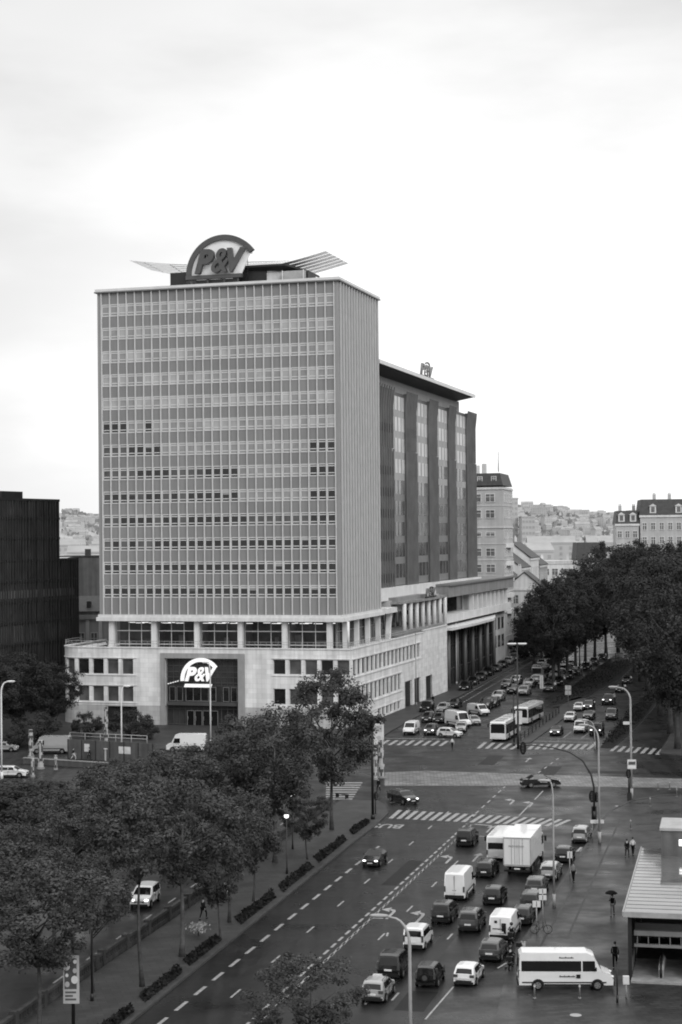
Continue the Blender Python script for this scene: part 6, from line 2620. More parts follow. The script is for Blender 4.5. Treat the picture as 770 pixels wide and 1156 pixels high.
# --- right hand queue, seen from behind
vehicle('big_van', 'paint_white', 513, 1018, A_, 'delivery_van', 'van', 'large white high roofed panel van in the middle of the queue', 'r', .93)
vehicle('mpv', 'paint_dark', 497, 1044, A_, 'parked_car', 'car', 'dark people carrier directly behind the large white van', 'r', .95)
vehicle('mpv', 'paint_grey', 528, 1054, A_, 'parked_car', 'car', 'dark grey people carrier between white van and dark carrier', 'r', .97, extras=('rails',))
vehicle('hatch', 'paint_black', 555, 1023, A_, 'parked_car', 'car', 'black hatchback with pale roof reflection ahead of the grey people carrier', 'r', .98)
vehicle('van', 'paint_white', 565, 1064, A_, 'delivery_van', 'van', 'white panel van with dark rear lettering beside the scooters', 'r', .98, extras=('rearmark',))
vehicle('partner', 'paint_white', 466.5, 1074, A_, 'small_van', 'van', 'small white glazed van in the leftmost queue lane', 'r', .93)
vehicle('mpv', 'paint_black', 438, 1107, A_, 'parked_car', 'car', 'black boxy car behind the small white van', 'r', 1.02)
vehicle('hatch', 'paint_silver', 420, 1134, A_, 'taxi', 'taxi', 'silver hatchback with roof light at the bottom left of the queue', 'r', .98, extras=('taxi', 'rails'))
vehicle('suv', 'paint_black', 480, 1117, A_, 'off_road_car', 'car', 'black off road car with spare wheel on its tail', 'r', .86, extras=('spare',))
vehicle('hatch', 'paint_white', 523.5, 1115, A_ + 2, 'parked_car', 'car', 'white hatchback nearest the minibus at the back of the queue', 'r', .94)
vehicle('hatch', 'paint_grey', 552, 1087, A_ + 1, 'parked_car', 'car', 'grey hatchback behind the lettered white van', 'r', .97)
vehicle('estate', 'paint_dark', 546, 992, A_, 'parked_car', 'car', 'dark estate car with pale roof between truck and big van', 'r', .95, extras=('rails',))
vehicle('mpv', 'paint_black', 523.5, 957, A_, 'parked_car', 'car', 'black people carrier alone at the stop line', 'r', 1.0)
vehicle('coach', 'paint_white', 560.5, 972, A_, 'small_bus', 'bus', 'small white bus half hidden by the box truck', 'r', .86)
vehicle('mpv', 'paint_silver', 654, 953, A_ + 1, 'parked_car', 'car', 'silver people carrier with white roof parked first at the plaza kerb', 'r', .95)
vehicle('hatch', 'paint_black', 635, 975, A_, 'parked_car', 'car', 'black hatchback parked second at the plaza kerb', 'r', .98)
vehicle('estate', 'paint_silver', 618.5, 995, A_, 'parked_car', 'car', 'silver estate parked third at the plaza kerb', 'r', .95)
vehicle('hatch', 'paint_grey', 603, 1012, A_, 'parked_car', 'car', 'grey hatchback parked fourth at the plaza kerb', 'r', .98)
vehicle('estate', 'paint_dark', 597, 1029, A_, 'parked_car', 'car', 'dark car parked fifth at the plaza kerb by the plates', 'r', .93)
vehicle('hatch', 'paint_dark', 588, 1046, A_, 'parked_car', 'car', 'dark hatchback tucked beside the nose of the lettered van', 'r', .95)
# --- oncoming and crossing
vehicle('sedan', 'paint_black', 417.5, 980, 180 + A_, 'saloon_car', 'car', 'black saloon with lit headlights coming down the near lanes', 'f', .95, True)
vehicle('estate', 'paint_dark', 455, 906, 150, 'estate_car', 'car', 'dark estate car turning over the left end of the zebra', 'c', 1.0, True, ('rails',))
vehicle('sedan', 'paint_black', 610, 888, 83, 'saloon_car', 'car', 'black saloon crossing the junction on the cobbles', 'c', 1.05)
vehicle('minibus', 'paint_white', 638, 1114, 92.5, 'minibus', 'minibus', 'white high roofed minibus with long dark side windows on the plaza', 'c', .98, extras=('text',), z=PZ)
vehicle('mpv', 'paint_white', 157, 1027, 180 + 8, 'parked_car', 'car', 'white people carrier with lit headlights on the lower side street', 'f', 1.0, True)
# --- left street before the podium
vehicle('big_van', 'paint_silver', 58, 850, -86, 'delivery_van', 'van', 'silver panel van facing left before the round bush', 'c', .98)
vehicle('big_van', 'paint_white', 211, 848, -86, 'delivery_van', 'van', 'white van in front of the entrance portal', 'c', 1.0)
vehicle('estate', 'paint_silver', 4, 848, 92, 'estate_car', 'car', 'silver estate car leaving the left edge', 'c', .95)
vehicle('estate', 'paint_white', 12, 877, 94, 'estate_car', 'car', 'white estate car low at the left edge', 'c', 1.0)
# --- far side of the junction, facing us
B_ = 180 + 15
vehicle('van', 'paint_white', 461, 830, B_, 'delivery_van', 'van', 'white van with dark windscreen first in line at the far left stop line', 'f', .95)
vehicle('hatch', 'paint_grey', 484, 830, B_, 'parked_car', 'car', 'grey hatchback with lit lamps second in line at the far left stop line', 'f', 1.05, True)
vehicle('hatch', 'paint_white', 508, 832, 118, 'parked_car', 'car', 'white hatchback turning out across the far zebra', 'c', 1.0)
vehicle('estate', 'paint_silver', 520, 827, B_ - 8, 'estate_car', 'car', 'silver car right behind the turning white hatchback', 'f', .98)
vehicle('big_van', 'paint_white', 517, 820, B_ - 40, 'delivery_van', 'van', 'big white van angled across the far lanes', 'c', .98)
vehicle('van', 'paint_white', 540, 807, B_ - 45, 'delivery_van', 'van', 'rounded white van behind the angled big white van', 'c', .95)
vehicle('hatch', 'paint_silver', 538, 819, B_ - 25, 'parked_car', 'car', 'silver car between the two white vans and front bus', 'f', 1.0)
FARQ = 'dark queueing cars beyond the junction'
for px, py, pnt, k in ((481, 816, 'paint_dark', 'hatch'), (494, 817, 'paint_dark', 'sedan'), (479, 805, 'paint_black', 'suv'), (498, 805, 'paint_silver', 'hatch'), (503, 812, 'paint_dark', 'hatch'), (511, 800, 'paint_dark', 'sedan')):
    lab = {479: 'black off road car last in the far left lane beside the wing', 481: 'dark hatchback directly behind the first white van in the far queue', 494: 'dark saloon behind the grey hatchback in the far queue', 498: 'silver hatchback at the tail of the far queue', 503: 'dark hatchback hidden between dark saloon and angled white van', 511: 'dark saloon at the tail of the far queue behind the big white van'}[px]
    vehicle(k, pnt, px, py, B_, 'parked_car', 'car', lab, 'f', 1.1)
labs = ['nearest', 'second', 'third', 'fourth', 'fifth', 'sixth', 'seventh', 'eighth', 'ninth', 'tenth', 'eleventh']
for i, (px, py) in enumerate(((526, 779), (534.5, 773.5), (543, 768), (551.5, 763), (560, 758.5), (567.5, 754), (574.5, 750), (581, 746.5), (587, 743), (593, 740), (598.5, 737))):
    pnt = ('paint_black', 'paint_dark', 'paint_grey', 'paint_dark', 'paint_grey', 'paint_dark', 'paint_silver', 'paint_grey', 'paint_dark', 'paint_silver', 'paint_dark')[i]
    vehicle(('sedan', 'hatch', 'estate', 'mpv')[i % 4], pnt, px, py, 194, 'parked_car', 'car', '%s %s car from the junction in the row parked before the glass hall' % (pnt[6:], labs[i]), 'c', 1.25, group='cars parked before the glass hall')
# buses and the traffic behind them
vehicle('bus', 'paint_white', 562, 837, 180 + 17, 'city_bus', 'bus', 'front white city bus with dark windscreen at the stop line', 'f', 1.0)
vehicle('bus', 'paint_white', 588, 818.5, 180 + 19, 'city_bus', 'bus', 'second white city bus close behind the front one', 'f', 1.0)
vehicle('coach', 'paint_silver', 610, 766, 180 + 18, 'small_bus', 'bus', 'pale small bus far back among the cars left of the trees', 'c', 1.0)
for px, py, pnt, k, lab in ((563, 790, 'paint_silver', 'hatch', 'silver hatchback left of the second bus roof'), (580, 782, 'paint_black', 'sedan', 'black saloon behind the silver hatchback by the buses'), (592, 784, 'paint_silver', 'estate', 'silver estate just behind the second bus'), (583, 772, 'paint_white', 'hatch', 'white car left of the far cluster beyond the buses'), (598, 775, 'paint_silver', 'sedan', 'silver saloon in the far cluster beyond the buses'), (606, 771, 'paint_white', 'estate', 'white estate directly before the small bus'), (621, 780, 'paint_grey', 'estate', 'grey estate under the tree row beside the tall plate'), (632, 773, 'paint_dark', 'hatch', 'dark hatchback under the tree row, second from the plate'), (642, 766, 'paint_dark', 'hatch', 'dark hatchback under the tree row, third from the plate'), (651, 761, 'paint_grey', 'sedan', 'grey saloon deepest under the tree row'), (549, 800, 'paint_dark', 'mpv', 'dark people carrier between the white van and front bus'), (620, 757, 'paint_dark', 'mpv', 'dark people carrier right of the small bus')):
    vehicle(k, pnt, px, py, 180 + 16, 'parked_car', 'car', lab, 'c', 1.2)
for i, (px, py, pnt, k) in enumerate(((662, 756, 'paint_dark', 'estate'), (671, 750, 'paint_grey', 'hatch'), (680, 745, 'paint_dark', 'sedan'), (614, 775, 'paint_dark', 'hatch'), (627, 765, 'paint_silver', 'sedan'), (636, 759, 'paint_dark', 'hatch'), (645, 753, 'paint_grey', 'sedan'), (606, 758, 'paint_dark', 'hatch'), (612, 752, 'paint_silver', 'hatch'), (619, 747, 'paint_dark', 'sedan'), (626, 742, 'paint_grey', 'hatch'), (573, 776, 'paint_grey', 'estate'), (557, 797, 'paint_dark', 'sedan'))):
    vehicle(k, pnt, px, py, 180 + 16, 'parked_car', 'car', 'small distant car in the jam under the avenue trees beyond the buses', 'c', 1.15, group='distant cars jammed under the avenue trees')
# right carriageway, facing us
C_ = 180 + 16
vehicle('sedan', 'paint_dark', 626, 831, C_, 'saloon_car', 'car', 'dark saloon with lit headlights first at the right stop line', 'f', .95, True)
vehicle('hatch', 'paint_white', 642, 815, C_, 'parked_car', 'car', 'white hatchback behind the dark saloon on the right carriageway', 'f', 1.0)
vehicle('hatch', 'paint_white', 652, 803, C_, 'parked_car', 'car', 'white hatchback farther back behind the other white hatchback', 'f', .95)
vehicle('van', 'paint_white', 653.5, 828, C_, 'delivery_van', 'van', 'white van with dark windscreen at the right stop line', 'f', .92)
vehicle('suv', 'paint_black', 672, 831, C_, 'off_road_car', 'car', 'black off road car with lit lamps right of the white van', 'f', 1.05, True)
vehicle('mpv', 'paint_dark', 663, 802, C_, 'parked_car', 'car', 'dark people carrier with bright headlights behind the white van', 'f', 1.0, True)
vehicle('suv', 'paint_dark', 685, 796, C_ + 3, 'off_road_car', 'car', 'dark off road car with bright headlights farthest up the right lanes', 'f', 1.1, True)
vehicle('partner', 'paint_grey', 689, 813, C_, 'small_van', 'van', 'grey small van beside the planted reserve', 'f', 1.0)
vehicle('sedan', 'paint_dark', 663, 813, C_, 'saloon_car', 'car', 'dark saloon between the white van and small grey van', 'f', 1.0)
for px, py, lab in ((699, 782, 'dark car in shade far up the right carriageway'), (706, 772, 'dark car deep in shade under the avenue trees at right')):
    vehicle('sedan', 'paint_dark', px, py, C_ + 2, 'parked_car', 'car', lab, 'f', 1.0)

# --- box truck
tk = empty('box_truck', 'white box truck with plain tall body in the queue', 'truck', (0, 0, 0))
mb = MB()
LB, WB, ZB, ZT_ = 7.6, 2.45, 1.05, 3.55
mb.box(-WB / 2, WB / 2, -4.6, -4.6 + LB, ZB, ZT_)
mb.build('box_body', 'paint_white', tk)
mb = MB()
for s in (-1, 1):
    mb.box(s * WB / 2 - .04, s * WB / 2 + .04, -4.63, -4.56, ZB, ZT_ + .02)
mb.box(-WB / 2 + .04, WB / 2 - .04, -4.63, -4.602, ZB - .1, ZB + .06)
mb.box(-WB / 2 + .04, WB / 2 - .04, -4.63, -4.602, ZT_ - .08, ZT_ + .02)
mb.box(-.012, .012, -4.62, -4.602, ZB + .06, ZT_ - .08)
for x in (-.5, -.2, .2, .5):
    mb.box(x - .015, x + .015, -4.64, -4.602, ZB + .1, ZT_ - .1)
mb.build('rear_door_frame', 'galvanised', tk)
mb = MB()
for k in range(9):
    mb.box(-.75 + k * .16, -.65 + k * .16, -4.645, -4.603, 2.72, 2.86)
for s in (-1, 1):
    for k in range(9):
        x0, x1 = s * (WB / 2 + .001), s * (WB / 2 + .012)
        y = -1.6 + k * .36
        mb.box(min(x0, x1), max(x0, x1), y, y + .26, 2.3, 2.75 + .1 * (k % 3 == 0))
mb.build('lettering', 'plaster_grey', tk)
mb = MB()
mb.box(-.45, .45, -4.4, 4.3, .62, 1.04)
mb.box(-1.2, 1.2, -4.62, -4.45, .45, .62)
for s in (-1, 1):
    mb.box(s * 1.15 - .06, s * 1.15 + .06, -1.8, 1.4, .45, .9)
mb.build('chassis', 'plastic_dark', tk)
mb = MB()
cab = [(3.1, .55), (3.1, 2.55), (3.5, 2.68), (4.55, 2.6), (4.95, 1.45), (5.02, .55)]
mb.prism([(-1.15, y, z) for y, z in cab], (2.3, 0, 0))
mb.build('cab', 'paint_white', tk)
mb = MB()
mb.poly([(-1.02, 4.975 - .0, 1.5), (1.02, 4.975, 1.5), (1.0, 4.60, 2.55), (-1.0, 4.60, 2.55)])
mb.build('windscreen', 'car_glass', tk)
for s in (-1, 1):
    mb = MB()
    mb.poly([(s * 1.16, 3.5, 1.55), (s * 1.16, 4.75, 1.55), (s * 1.16, 4.45, 2.4), (s * 1.16, 3.5, 2.4)])
    mb.build('side_window', 'car_glass', tk)
    mb = MB()
    mb.cbox((s * 1.38, 4.6, 2.0), (.2, .1, .5))
    mb.tube([(s * 1.12, 4.5, 2.2), (s * 1.38, 4.6, 2.2)], .025, 5)
    mb.build('mirror', 'plastic_dark', tk)
    mb = MB()
    mb.cbox((s * .95, -4.63, .75), (.35, .08, .16))
    mb.build('taillight', 'tail_lamp', tk)
    mb = MB()
    mb.ball((s * .85, 4.98, .85), (.18, .1, .1))
    mb.build('headlight', 'lamp_off', tk)
    for y in (-2.7, 4.0):
        a_, b_ = wheel_meshes(.44, .30)
        wq = link_obj('wheel', a_, tk)
        wq.location = (s * (1.05 if y > 0 else 1.0), y, .44)
        wq.rotation_euler = (0, 0, 0 if s > 0 else PI)
        link_obj('rim', b_, wq)
mb = MB()
mb.box(-.26, .26, -4.66, -4.635, .68, .8)
mb.build('number_plate', 'plate_white', tk)
h = math.radians(A_)
tk.location = G(584, 990) + Vector((math.sin(h), math.cos(h), 0)) * 4.6
tk.rotation_euler = (0, 0, -h)

# ------------------------------------------------------------------ people


def skin_mesh(name, verts, edges, radii, mtn, sub=1, root=0):
    me = bpy.data.meshes.new(name)
    me.from_pydata([tuple(v) for v in verts], edges, [])
    o = bpy.data.objects.new(name, me)
    COL.objects.link(o)
    md = o.modifiers.new('skin', 'SKIN')
    md.use_smooth_shade = True
    for i, r in enumerate(radii):
        sv = me.skin_vertices[0].data[i]
        r = r if isinstance(r, tuple) else (r, r)
        sv.radius = r
        sv.use_root = (i == root)
    s_ = o.modifiers.new('sub', 'SUBSURF')
    s_.levels = sub
    s_.render_levels = sub
    dg = bpy.context.evaluated_depsgraph_get()
    out = bpy.data.meshes.new_from_object(o.evaluated_get(dg))
    bpy.data.objects.remove(o)
    out.name = name
    out.materials.clear()
    out.materials.append(M[mtn])
    return out


def figure(pose):
    """joints of a 1.74 m figure facing +y"""
    J = {'pelvis': (0, 0, .95), 'waist': (0, 0, 1.08), 'chest': (0, .01, 1.30), 'neck': (0, .0, 1.47), 'head0': (0, .02, 1.56), 'head1': (0, .03, 1.70)}
    for s, n in ((-1, 'l'), (1, 'r')):
        J['hip' + n] = (s * .09, 0, .92)
        J['shoulder' + n] = (s * .18, 0, 1.41)
        sw = pose['legs'] * s
        if pose.get('sit'):
            J['knee' + n] = (s * .14, .36, .86)
            J['ankle' + n] = (s * .16, .30, .46)
            J['toe' + n] = (s * .16, .46, .42)
        else:
            J['knee' + n] = (s * .095, .10 + sw * .22, .52)
            J['ankle' + n] = (s * .09, sw * .30 - (.08 if sw < 0 else -.02), .09 + (.05 if sw < 0 else 0))
            J['toe' + n] = (s * .10, sw * .30 + .13 - (.08 if sw < 0 else -.02), .035)
        up = pose.get('arm' + n)
        if up == 'hold':
            J['elbow' + n] = (s * .24, .06, 1.18)
            J['wrist' + n] = (s * .16, .26, 1.30)
            J['palm' + n] = (s * .14, .30, 1.36)
            fd = Vector((0, .2, .9))
        elif up == 'bar':
            J['elbow' + n] = (s * .27, .22, 1.18)
            J['wrist' + n] = (s * .26, .44, 1.10)
            J['palm' + n] = (s * .25, .51, 1.09)
            fd = Vector((-s * .2, .8, -.4))
        else:
            J['elbow' + n] = (s * .235, -sw * .10 - .02, 1.14)
            J['wrist' + n] = (s * .225, -sw * .18 + .08, .92)
            J['palm' + n] = (s * .22, -sw * .19 + .10, .85)
            fd = Vector((0, .25, -1))
        fd.normalize()
        sd_ = fd.cross(Vector((1, 0, 0))).normalized()
        p = Vector(J['palm' + n])
        for k, (o_, l_) in enumerate(((-.033, .072), (-.011, .082), (.011, .077), (.033, .060))):
            J['f%d0%s' % (k, n)] = tuple(p + sd_ * o_ + fd * .045)
            J['f%d1%s' % (k, n)] = tuple(p + sd_ * o_ + fd * (.045 + l_ * .55) + Vector((-s * .006, 0, 0)))
            J['f%d2%s' % (k, n)] = tuple(p + sd_ * o_ + fd * (.045 + l_ * .95) + Vector((-s * .03, 0, 0)))
        J['t0' + n] = tuple(p + sd_ * -.045 + fd * .0)
        J['t1' + n] = tuple(p + sd_ * -.065 + fd * .045)
    return J


RAD = {'pelvis': (.15, .105), 'waist': (.135, .095), 'chest': (.165, .11), 'neck': .052, 'head0': (.066, .078), 'head1': (.074, .088), 'hip': .088, 'knee': .058, 'ankle': .04, 'toe': .036, 'shoulder': .062, 'elbow': .042, 'wrist': .028, 'palm': (.034, .022)}


def build_person(pose):
    J = figure(pose)

    def sub(names, edges, scale, mtn, nm, root):
        ids = {n: i for i, n in enumerate(names)}
        rr = []
        for n in names:
            base = n.rstrip('lr') if n[-1] in 'lr' and n not in ('pelvis',) else n
            r = RAD.get(n, RAD.get(base, .009))
            if n[0] in 'ft' and n[1].isdigit():
                r = .009 if n[0] == 'f' else .011
            r = tuple(q * scale for q in r) if isinstance(r, tuple) else r * scale
            rr.append(r)
        return skin_mesh(nm, [J[n] for n in names], [(ids[a], ids[b]) for a, b in edges], rr, mtn, 1, ids[root])
    names = ['pelvis', 'waist', 'chest', 'neck', 'head0', 'head1']
    edges = [('pelvis', 'waist'), ('waist', 'chest'), ('chest', 'neck'), ('neck', 'head0'), ('head0', 'head1')]
    for n in 'lr':
        names += ['hip' + n, 'knee' + n, 'ankle' + n, 'toe' + n, 'shoulder' + n, 'elbow' + n, 'wrist' + n, 'palm' + n, 't0' + n, 't1' + n]
        edges += [('pelvis', 'hip' + n), ('hip' + n, 'knee' + n), ('knee' + n, 'ankle' + n), ('ankle' + n, 'toe' + n), ('chest', 'shoulder' + n), ('shoulder' + n, 'elbow' + n), ('elbow' + n, 'wrist' + n), ('wrist' + n, 'palm' + n), ('palm' + n, 't0' + n), ('t0' + n, 't1' + n)]
        for k in range(4):
            names += ['f%d%d%s' % (k, q, n) for q in range(3)]
            edges += [('palm' + n, 'f%d0%s' % (k, n)), ('f%d0%s' % (k, n), 'f%d1%s' % (k, n)), ('f%d1%s' % (k, n), 'f%d2%s' % (k, n))]
    body = sub(names, edges, 1.0, 'skin', 'body', 'pelvis')
    # coat, trousers, shoes follow the same joints a little wider
    cn = ['pelvis', 'waist', 'chest', 'neck'] + [a + n for n in 'lr' for a in ('shoulder', 'elbow', 'wrist')]
    ce = [('pelvis', 'waist'), ('waist', 'chest'), ('chest', 'neck')] + [e for n in 'lr' for e in (('chest', 'shoulder' + n), ('shoulder' + n, 'elbow' + n), ('elbow' + n, 'wrist' + n))]
    coat = sub(cn, ce, 1.22, 'cloth_black', 'coat', 'pelvis')
    tn = ['pelvis'] + [a + n for n in 'lr' for a in ('hip', 'knee', 'ankle')]
    te = [e for n in 'lr' for e in (('pelvis', 'hip' + n), ('hip' + n, 'knee' + n), ('knee' + n, 'ankle' + n))]
    trous = sub(tn, te, 1.2, 'cloth_dark', 'trousers', 'pelvis')
    mb = MB()
    for n in 'lr':
        a, t = Vector(J['ankle' + n]), Vector(J['toe' + n])
        mb.tube([a + Vector((0, -.05, -.045)), (a + t) / 2 + Vector((0, 0, -.01)), t + Vector((0, .03, .008))], [.05, .052, .036], 8)
    shoes = mb.mesh('shoes', 'cloth_black')
    h0, h1 = Vector(J['head0']), Vector(J['head1'])
    mb = MB()
    c = (h0 + h1) / 2 + Vector((0, -.022, .035))
    mb.ball(c, (.094, .104, .115), 0, 12, 8)
    hair = mb.mesh('hair', 'hair')
    mb = MB()
    c = (h0 + h1) / 2
    for s in (-1, 1):
        mb.ball(c + Vector((s * .03, .088, -.0)), (.012, .008, .008), 1, 8, 5)
        mb.ball(c + Vector((s * .086, -.005, -.012)), (.012, .022, .032), 0, 8, 5)
    mb.ball(c + Vector((0, .098, -.028)), (.014, .02, .024), 0, 8, 5)
    mb.ball(c + Vector((0, .084, -.066)), (.024, .008, .007), 2, 8, 5)
    face = mb.mesh('face', ['skin', 'hair', 'cloth_grey'])
    return dict(body=body, coat=coat, trousers=trous, shoes=shoes, hair=hair, face=face)


POSE = {'walk': build_person({'legs': 1.0}), 'stroll': build_person({'legs': -.7}), 'umbrella': build_person({'legs': .8, 'armr': 'hold'}), 'rider': build_person({'legs': 0, 'sit': True, 'arml': 'bar', 'armr': 'bar'})}


def person(pose, px, py, head, label, coat='cloth_black', trousers='cloth_dark', z=PZ, s=1.02, pos=None, group=None):
    e = empty('person', label, 'person', pos if pos is not None else tuple(G(px, py, z)), -math.radians(head), group)
    e.scale = (s, s, s)
    for k, me in POSE[pose].items():
        o = link_obj(k, me, e)
        if k == 'coat':
            override(o, 0, coat)
        if k == 'trousers':
            override(o, 0, trousers)
    return e


person('walk', 708, 968, 20, 'person in long dark coat, left one of the strolling pair by the pavilion')
person('stroll', 714.5, 966, 20, 'person in pale jacket, right one of the strolling pair by the pavilion', 'cloth_light', 'cloth_black')
pu = person('umbrella', 691.5, 1034, 195, 'person in dark clothes walking under a small black umbrella', 'cloth_black', 'cloth_grey')
person('walk', 694.5, 1093, 190, 'person dressed in black walking beside the minibus nose', 'cloth_black', 'cloth_black', s=1.08)
person('stroll', 647.5, 996, 200, 'person in pale top standing at the narrow kerb plate', 'cloth_grey', 'cloth_black')
person('walk', 83, 858, 90, 'person with pale trousers walking before the hoarding', 'cloth_dark', 'cloth_light', z=0, s=1.0)
person('stroll', 101, 858, -90, 'person in dark clothes walking along the hoarding', 'cloth_black', 'cloth_dark', z=0)
person('walk', 510.5, 846, 170, 'person with pale jacket crossing in front of the white hatchback', 'cloth_light', 'cloth_black', z=0)
person('walk', 427.5, 895, 200, 'person in dark clothes waiting at the left corner kerb', 'cloth_black', 'cloth_black')
person('walk', 229.5, 1038, 30, 'person in dark coat walking away along the promenade', 'cloth_dark', 'cloth_black')
person('stroll', 254, 1018, 200, 'person in black on the promenade under the plane trees', 'cloth_black', 'cloth_black')
person('walk', 489, 700 + 95, 190, 'person on the pavement under the wing wall', 'cloth_black', 'cloth_dark')

um = empty('umbrella', 'small black umbrella held over a walking person', 'umbrella', pu.location, pu.rotation_euler.z)
mb = MB()
mb.tube([(.15, .30, 1.25), (.05, .22, 2.1)], .012, 6)
mb.build('shaft', 'dark_metal', um)
mb = MB()
for k in range(8):
    a0, a1 = 2 * PI * k / 8, 2 * PI * (k + 1) / 8
    c = Vector((.05, .22, 2.12))
    q = []
    for r, z in ((0, 0), (.25, -.05), (.45, -.17), (.52, -.27)):
        q.append([c + Vector((r * math.cos(a), r * math.sin(a), z)) for a in (a0, a1)])
    for i in range(3):
        mb.poly([q[i][0], q[i + 1][0], q[i + 1][1], q[i][1]] if i else [q[0][0], q[1][0], q[1][1]])
mb.build('canopy', 'cloth_black', um)


# ------------------------------------------------------------------ scooters, bicycle
def scooter(label, px, py, head, z, rider=None, paint='paint_black'):
    e = empty('scooter', label, 'scooter', tuple(G(px, py, z)), -math.radians(head))
    a_, b_ = wheel_meshes(.24, .11)
    for y in (-.62, .62):
        wq = link_obj('wheel', a_, e)
        wq.location = (0, y, .24)
        link_obj('rim', b_, wq)
    mb = MB()
    mb.loft([[(w_ * math.cos(2 * PI * k / 10), y, zc + hh * math.sin(2 * PI * k / 10)) for k in range(10)] for y, w_, zc, hh in ((-.85, .05, .62, .05), (-.7, .15, .60, .16), (-.3, .19, .55, .18), (0, .17, .38, .09), (.3, .17, .36, .07))])
    mb.prism([(-.2, .30, .32), (.2, .30, .32), (.17, .52, .95), (-.17, .52, .95)], (0, .07, 0))
    mb.build('body', paint, e)
    mb = MB()
    mb.loft([[(w_ * math.cos(2 * PI * k / 10), y, .80 + .05 * math.sin(2 * PI * k / 10)) for k in range(10)] for y, w_ in ((-.75, .08), (-.5, .15), (-.1, .14), (.02, .06))])
    mb.build('seat', 'plastic_dark', e)
    mb = MB()
    mb.tube([(0, .62, .24), (0, .48, 1.0)], .03, 7)
    mb.tube([(-.32, .42, 1.06), (0, .48, 1.02), (.32, .42, 1.06)], .02, 6)
    mb.build('handlebar', 'dark_metal', e)
    mb = MB()
    mb.ball((0, .60, .86), (.09, .06, .08))
    mb.build('headlight', 'lamp_off', e)
    mb = MB()
    mb.cbox((0, -.88, .72), (.2, .05, .08))
    mb.build('taillight', 'tail_lamp', e)
    mb = MB()
    mb.cbox((0, -.80, 1.0), (.36, .32, .3))
    mb.build('top_box', 'plastic_dark', e)
    if rider:
        p = Vector(e.location) + Matrix.Rotation(-math.radians(head), 3, 'Z') @ Vector((0, -.22, 0))
        person('rider', 0, 0, head, rider, 'cloth_black', 'cloth_dark', pos=(p.x, p.y, p.z - .02), s=1.0)
        h_ = empty('helmet', 'dark crash helmet of the rider on %s' % label, 'helmet', p, -math.radians(head))
        mb = MB()
        mb.ball((0, .02, 1.66), (.135, .155, .14), 0, 12, 8)
        mb.build('shell', 'paint_black', h_)
        mb = MB()
        mb.ball((0, .08, 1.65), (.115, .105, .06), 0, 12, 6)
        mb.build('visor', 'car_glass', h_)


scooter('black scooter with rider between grey hatchback and minibus', 577, 1095, 16, 0, 'person in black riding the scooter behind the grey hatchback')
scooter('pale scooter parked at the tail of the minibus', 589, 1079, 20, PZ, None, 'paint_silver')
scooter('black scooter with rider alongside the lettered white van', 578, 1067, 14, 0, 'person in black riding the scooter beside the lettered van')
bc = empty('bicycle', 'dark bicycle leaning at the kerb plates', 'bicycle', tuple(G(611, 1054, PZ)), -math.radians(95))
for y in (-.52, .52):
    mb = MB()
    mb.tube([(0, y + .33 * math.cos(2 * PI * k / 24), .34 + .33 * math.sin(2 * PI * k / 24)) for k in range(25)], .022, 6, caps=False)
    wq = mb.build('wheel', 'tyre', bc)
    mb = MB()
    for k in range(10):
        a = PI * k / 10
        mb.tube([(0, y + .32 * math.cos(a), .34 + .32 * math.sin(a)), (0, y - .32 * math.cos(a), .34 - .32 * math.sin(a))], .004, 4)
    mb.build('spokes', 'galvanised', wq)
mb = MB()
for a, b in (((0, -.52, .34), (0, -.1, .32)), ((0, -.52, .34), (0, -.2, .80)), ((0, -.1, .32), (0, -.22, .88)), ((0, -.1, .32), (0, .36, .78)), ((0, -.2, .80), (0, .35, .86)), ((0, .52, .34), (0, .36, .78)), ((0, .36, .78), (0, .33, 1.0))):
    mb.tube([a, b], .018, 6)
mb.build('frame', 'dark_metal', bc)
mb = MB()
mb.tube([(-.28, .26, 1.04), (0, .33, 1.01), (.28, .26, 1.04)], .014, 6)
mb.build('handlebar', 'dark_metal', bc)
mb = MB()
mb.ball((0, -.24, .92), (.07, .13, .035))
mb.build('saddle', 'plastic_dark', bc)
mb = MB()
mb.tube([(-.12, -.1, .32), (.12, -.1, .32)], .02, 6)
mb.cbox((.14, -.1, .32), (.06, .1, .02))
mb.cbox((-.14, -.1, .32), (.06, .1, .02))
mb.build('pedals', 'plastic_dark', bc)

# ------------------------------------------------------------------ metro entrance pavilion
mp0 = G(709, 1108)
met = empty('metro_pavilion', 'open metro entrance pavilion with bright ribbed metal roof at lower right', 'pavilion', (mp0.x, mp0.y, 0), -math.radians(12.6))
# local: x right, y away; front edge at y=0
RW, RL, RZ = 13.0, 26.2, 4.75
mb = MB()
mb.box(-.25, RW, -.2, RL, RZ - .12, RZ + .02, 0)
k = 0
y = .2
while y < RL - .3:
    mb.prism([(-.2, y, RZ + .022), (RW, y, RZ + .022), (RW, y + .10, RZ + .022), (-.2, y + .10, RZ + .022)], (0, 0, .02))
    y += 1.3
mb.box(-.33, -.251, -.25, RL + .05, RZ - .2, RZ + .12, 1)
mb.box(-.25, RW, -.28, -.201, RZ - .25, RZ + .12, 1)
mb.build('roof', ['roof_metal', 'galvanised'], met).rotation_euler = (math.radians(-.35), 0, 0)
mb = MB()
mb.box(0, .2, .3, RL - .3, PZ, 1.1, 0)
for y in (0.2, 5.2, 10.2, 15.2, 20.2, 25.5):
    mb.box(.02, .28, y, y + .25, PZ, RZ - .20 - y * .0175, 1)
mb.build('side_wall', ['concrete_dark', 'dark_metal'], met)
mb = MB()
mb.poly([(.1, .4, 1.1), (.1, 25.5, 1.1), (.1, 25.5, RZ - .62), (.1, .4, RZ - .2)])
mb.build('glass_wall', 'glass_mid', met)
mb = MB()
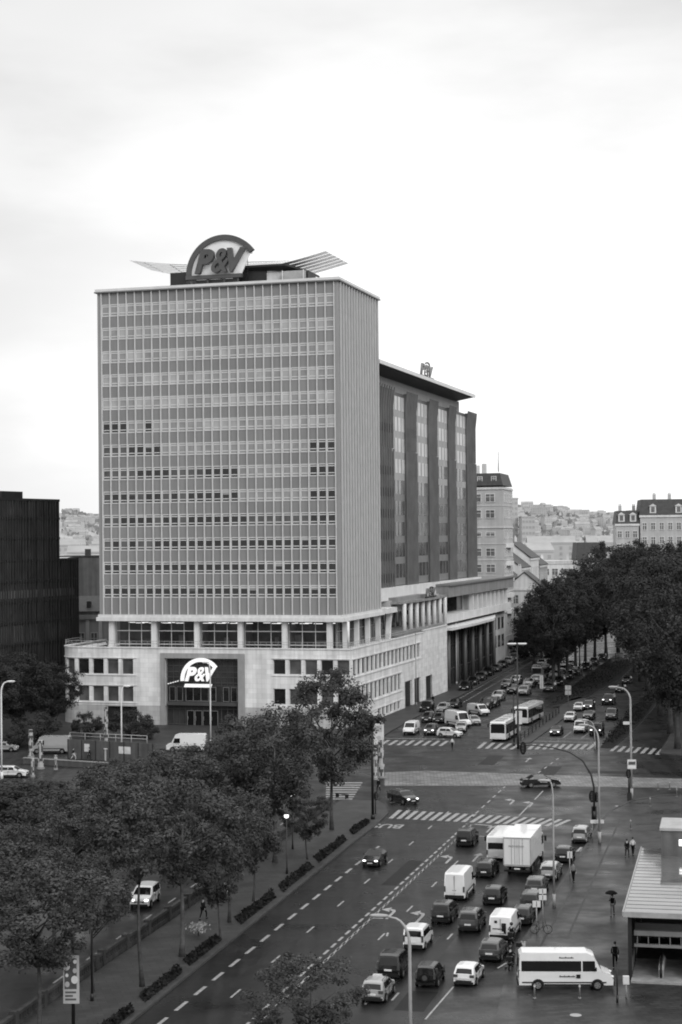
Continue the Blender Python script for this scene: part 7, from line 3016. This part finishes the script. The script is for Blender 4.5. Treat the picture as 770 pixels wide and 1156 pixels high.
mb.poly([(.3, 13.0, .14), (RW, 13.0, .14), (RW, 13.0, RZ - .42), (.3, 13.0, RZ - .42)], 0)
mb.box(.4, RW, .9, 1.25, 3.0, 3.35, 1)
mb.box(.4, RW, .95, 1.2, 2.2, 2.4, 1)
for k in range(16):
    mb.box(.6 + k * .75, .66 + k * .75, 1.02, 1.1, 2.401, 2.999, 1)
mb.box(.3, RW, 4, 4.3, 2.6, 3.2, 1)
mb.build('inner_frame', ['charcoal', 'grey_metal'], met)
mb = MB()
mb.box(.25, RW, -.9, .9, PZ - .05, PZ + .15, 0)
mb.box(.25, RW, .901, 6, PZ - .05, PZ + .06, 0)
mb.build('threshold', 'concrete_dark', met)
for x in (2.1, 3.9, 5.7):
    es = None
    mb = MB()
    mb.prism([(x, .2, PZ + .1), (x, .1, .9), (x, .4, 1.15), (x, 3.2, 1.15), (x, 6.0, .2), (x, 6.0, -.0)], (.32, 0, 0), 0)
    es = mb.build('escalator_side', 'galvanised', met)
    mb = MB()
    mb.tube([(x + .16, .15, .35), (x + .16, .0, .75), (x + .16, .2, 1.15), (x + .16, .6, 1.24), (x + .16, 3.2, 1.24), (x + .16, 6, .3)], .09, 8)
    mb.build('handrail', 'plastic_dark', es)
mb = MB()
mb.box(1.5, RW, 22.4, 27.6, PZ, RZ + 2.0, 0)
mb.box(1.4, RW, 22.3, 27.7, RZ + 2.002, RZ + 2.22, 1)
mb.box(2.95, 3.6, 22.33, 22.398, RZ + .8, RZ + 1.3, 2)
mb.build('lift_tower', ['lift_wall', 'plaster_grey', 'lit_tube'], met)
# low steps and walls behind the pavilion
lw_ = empty('low_wall', 'low stepped wall with railing behind the metro pavilion', 'wall', (mp0.x, mp0.y, 0), -math.radians(12.6))
mb = MB()
mb.box(1.6, 5.9, 30.0, 31.0, PZ, .75)
mb.box(2.6, 5.9, 31.001, 32.2, PZ, 1.2)
mb.box(5.0, 8.5, 34, 34.3, PZ, 1.5)
mb.build('wall', 'concrete_dark', lw_)
mb = MB()
for k in range(6):
    mb.tube([(6.5 + k * .6, 36, PZ), (6.5 + k * .6, 36, 1.3)], .025, 5)
mb.tube([(6.5, 36, 1.3), (9.5, 36, 1.3)], .03, 5)
mb.build('railing', 'grey_metal', lw_)
for px, py, r in ((650, 1146, .38), (697, 910, .3), (655, 944, .3)):
    e_ = empty('manhole_cover', 'round iron manhole cover in the paving %s' % ('before the minibus' if py > 1100 else 'near the tall plaza lamp' if px < 680 else 'left of the boxed sign'), 'manhole cover', tuple(G(px, py, PZ)))
    mb = MB()
    mb.tube([(0, 0, .002), (0, 0, .010)], r, 20)
    mb.build('cover', 'galvanised', e_)
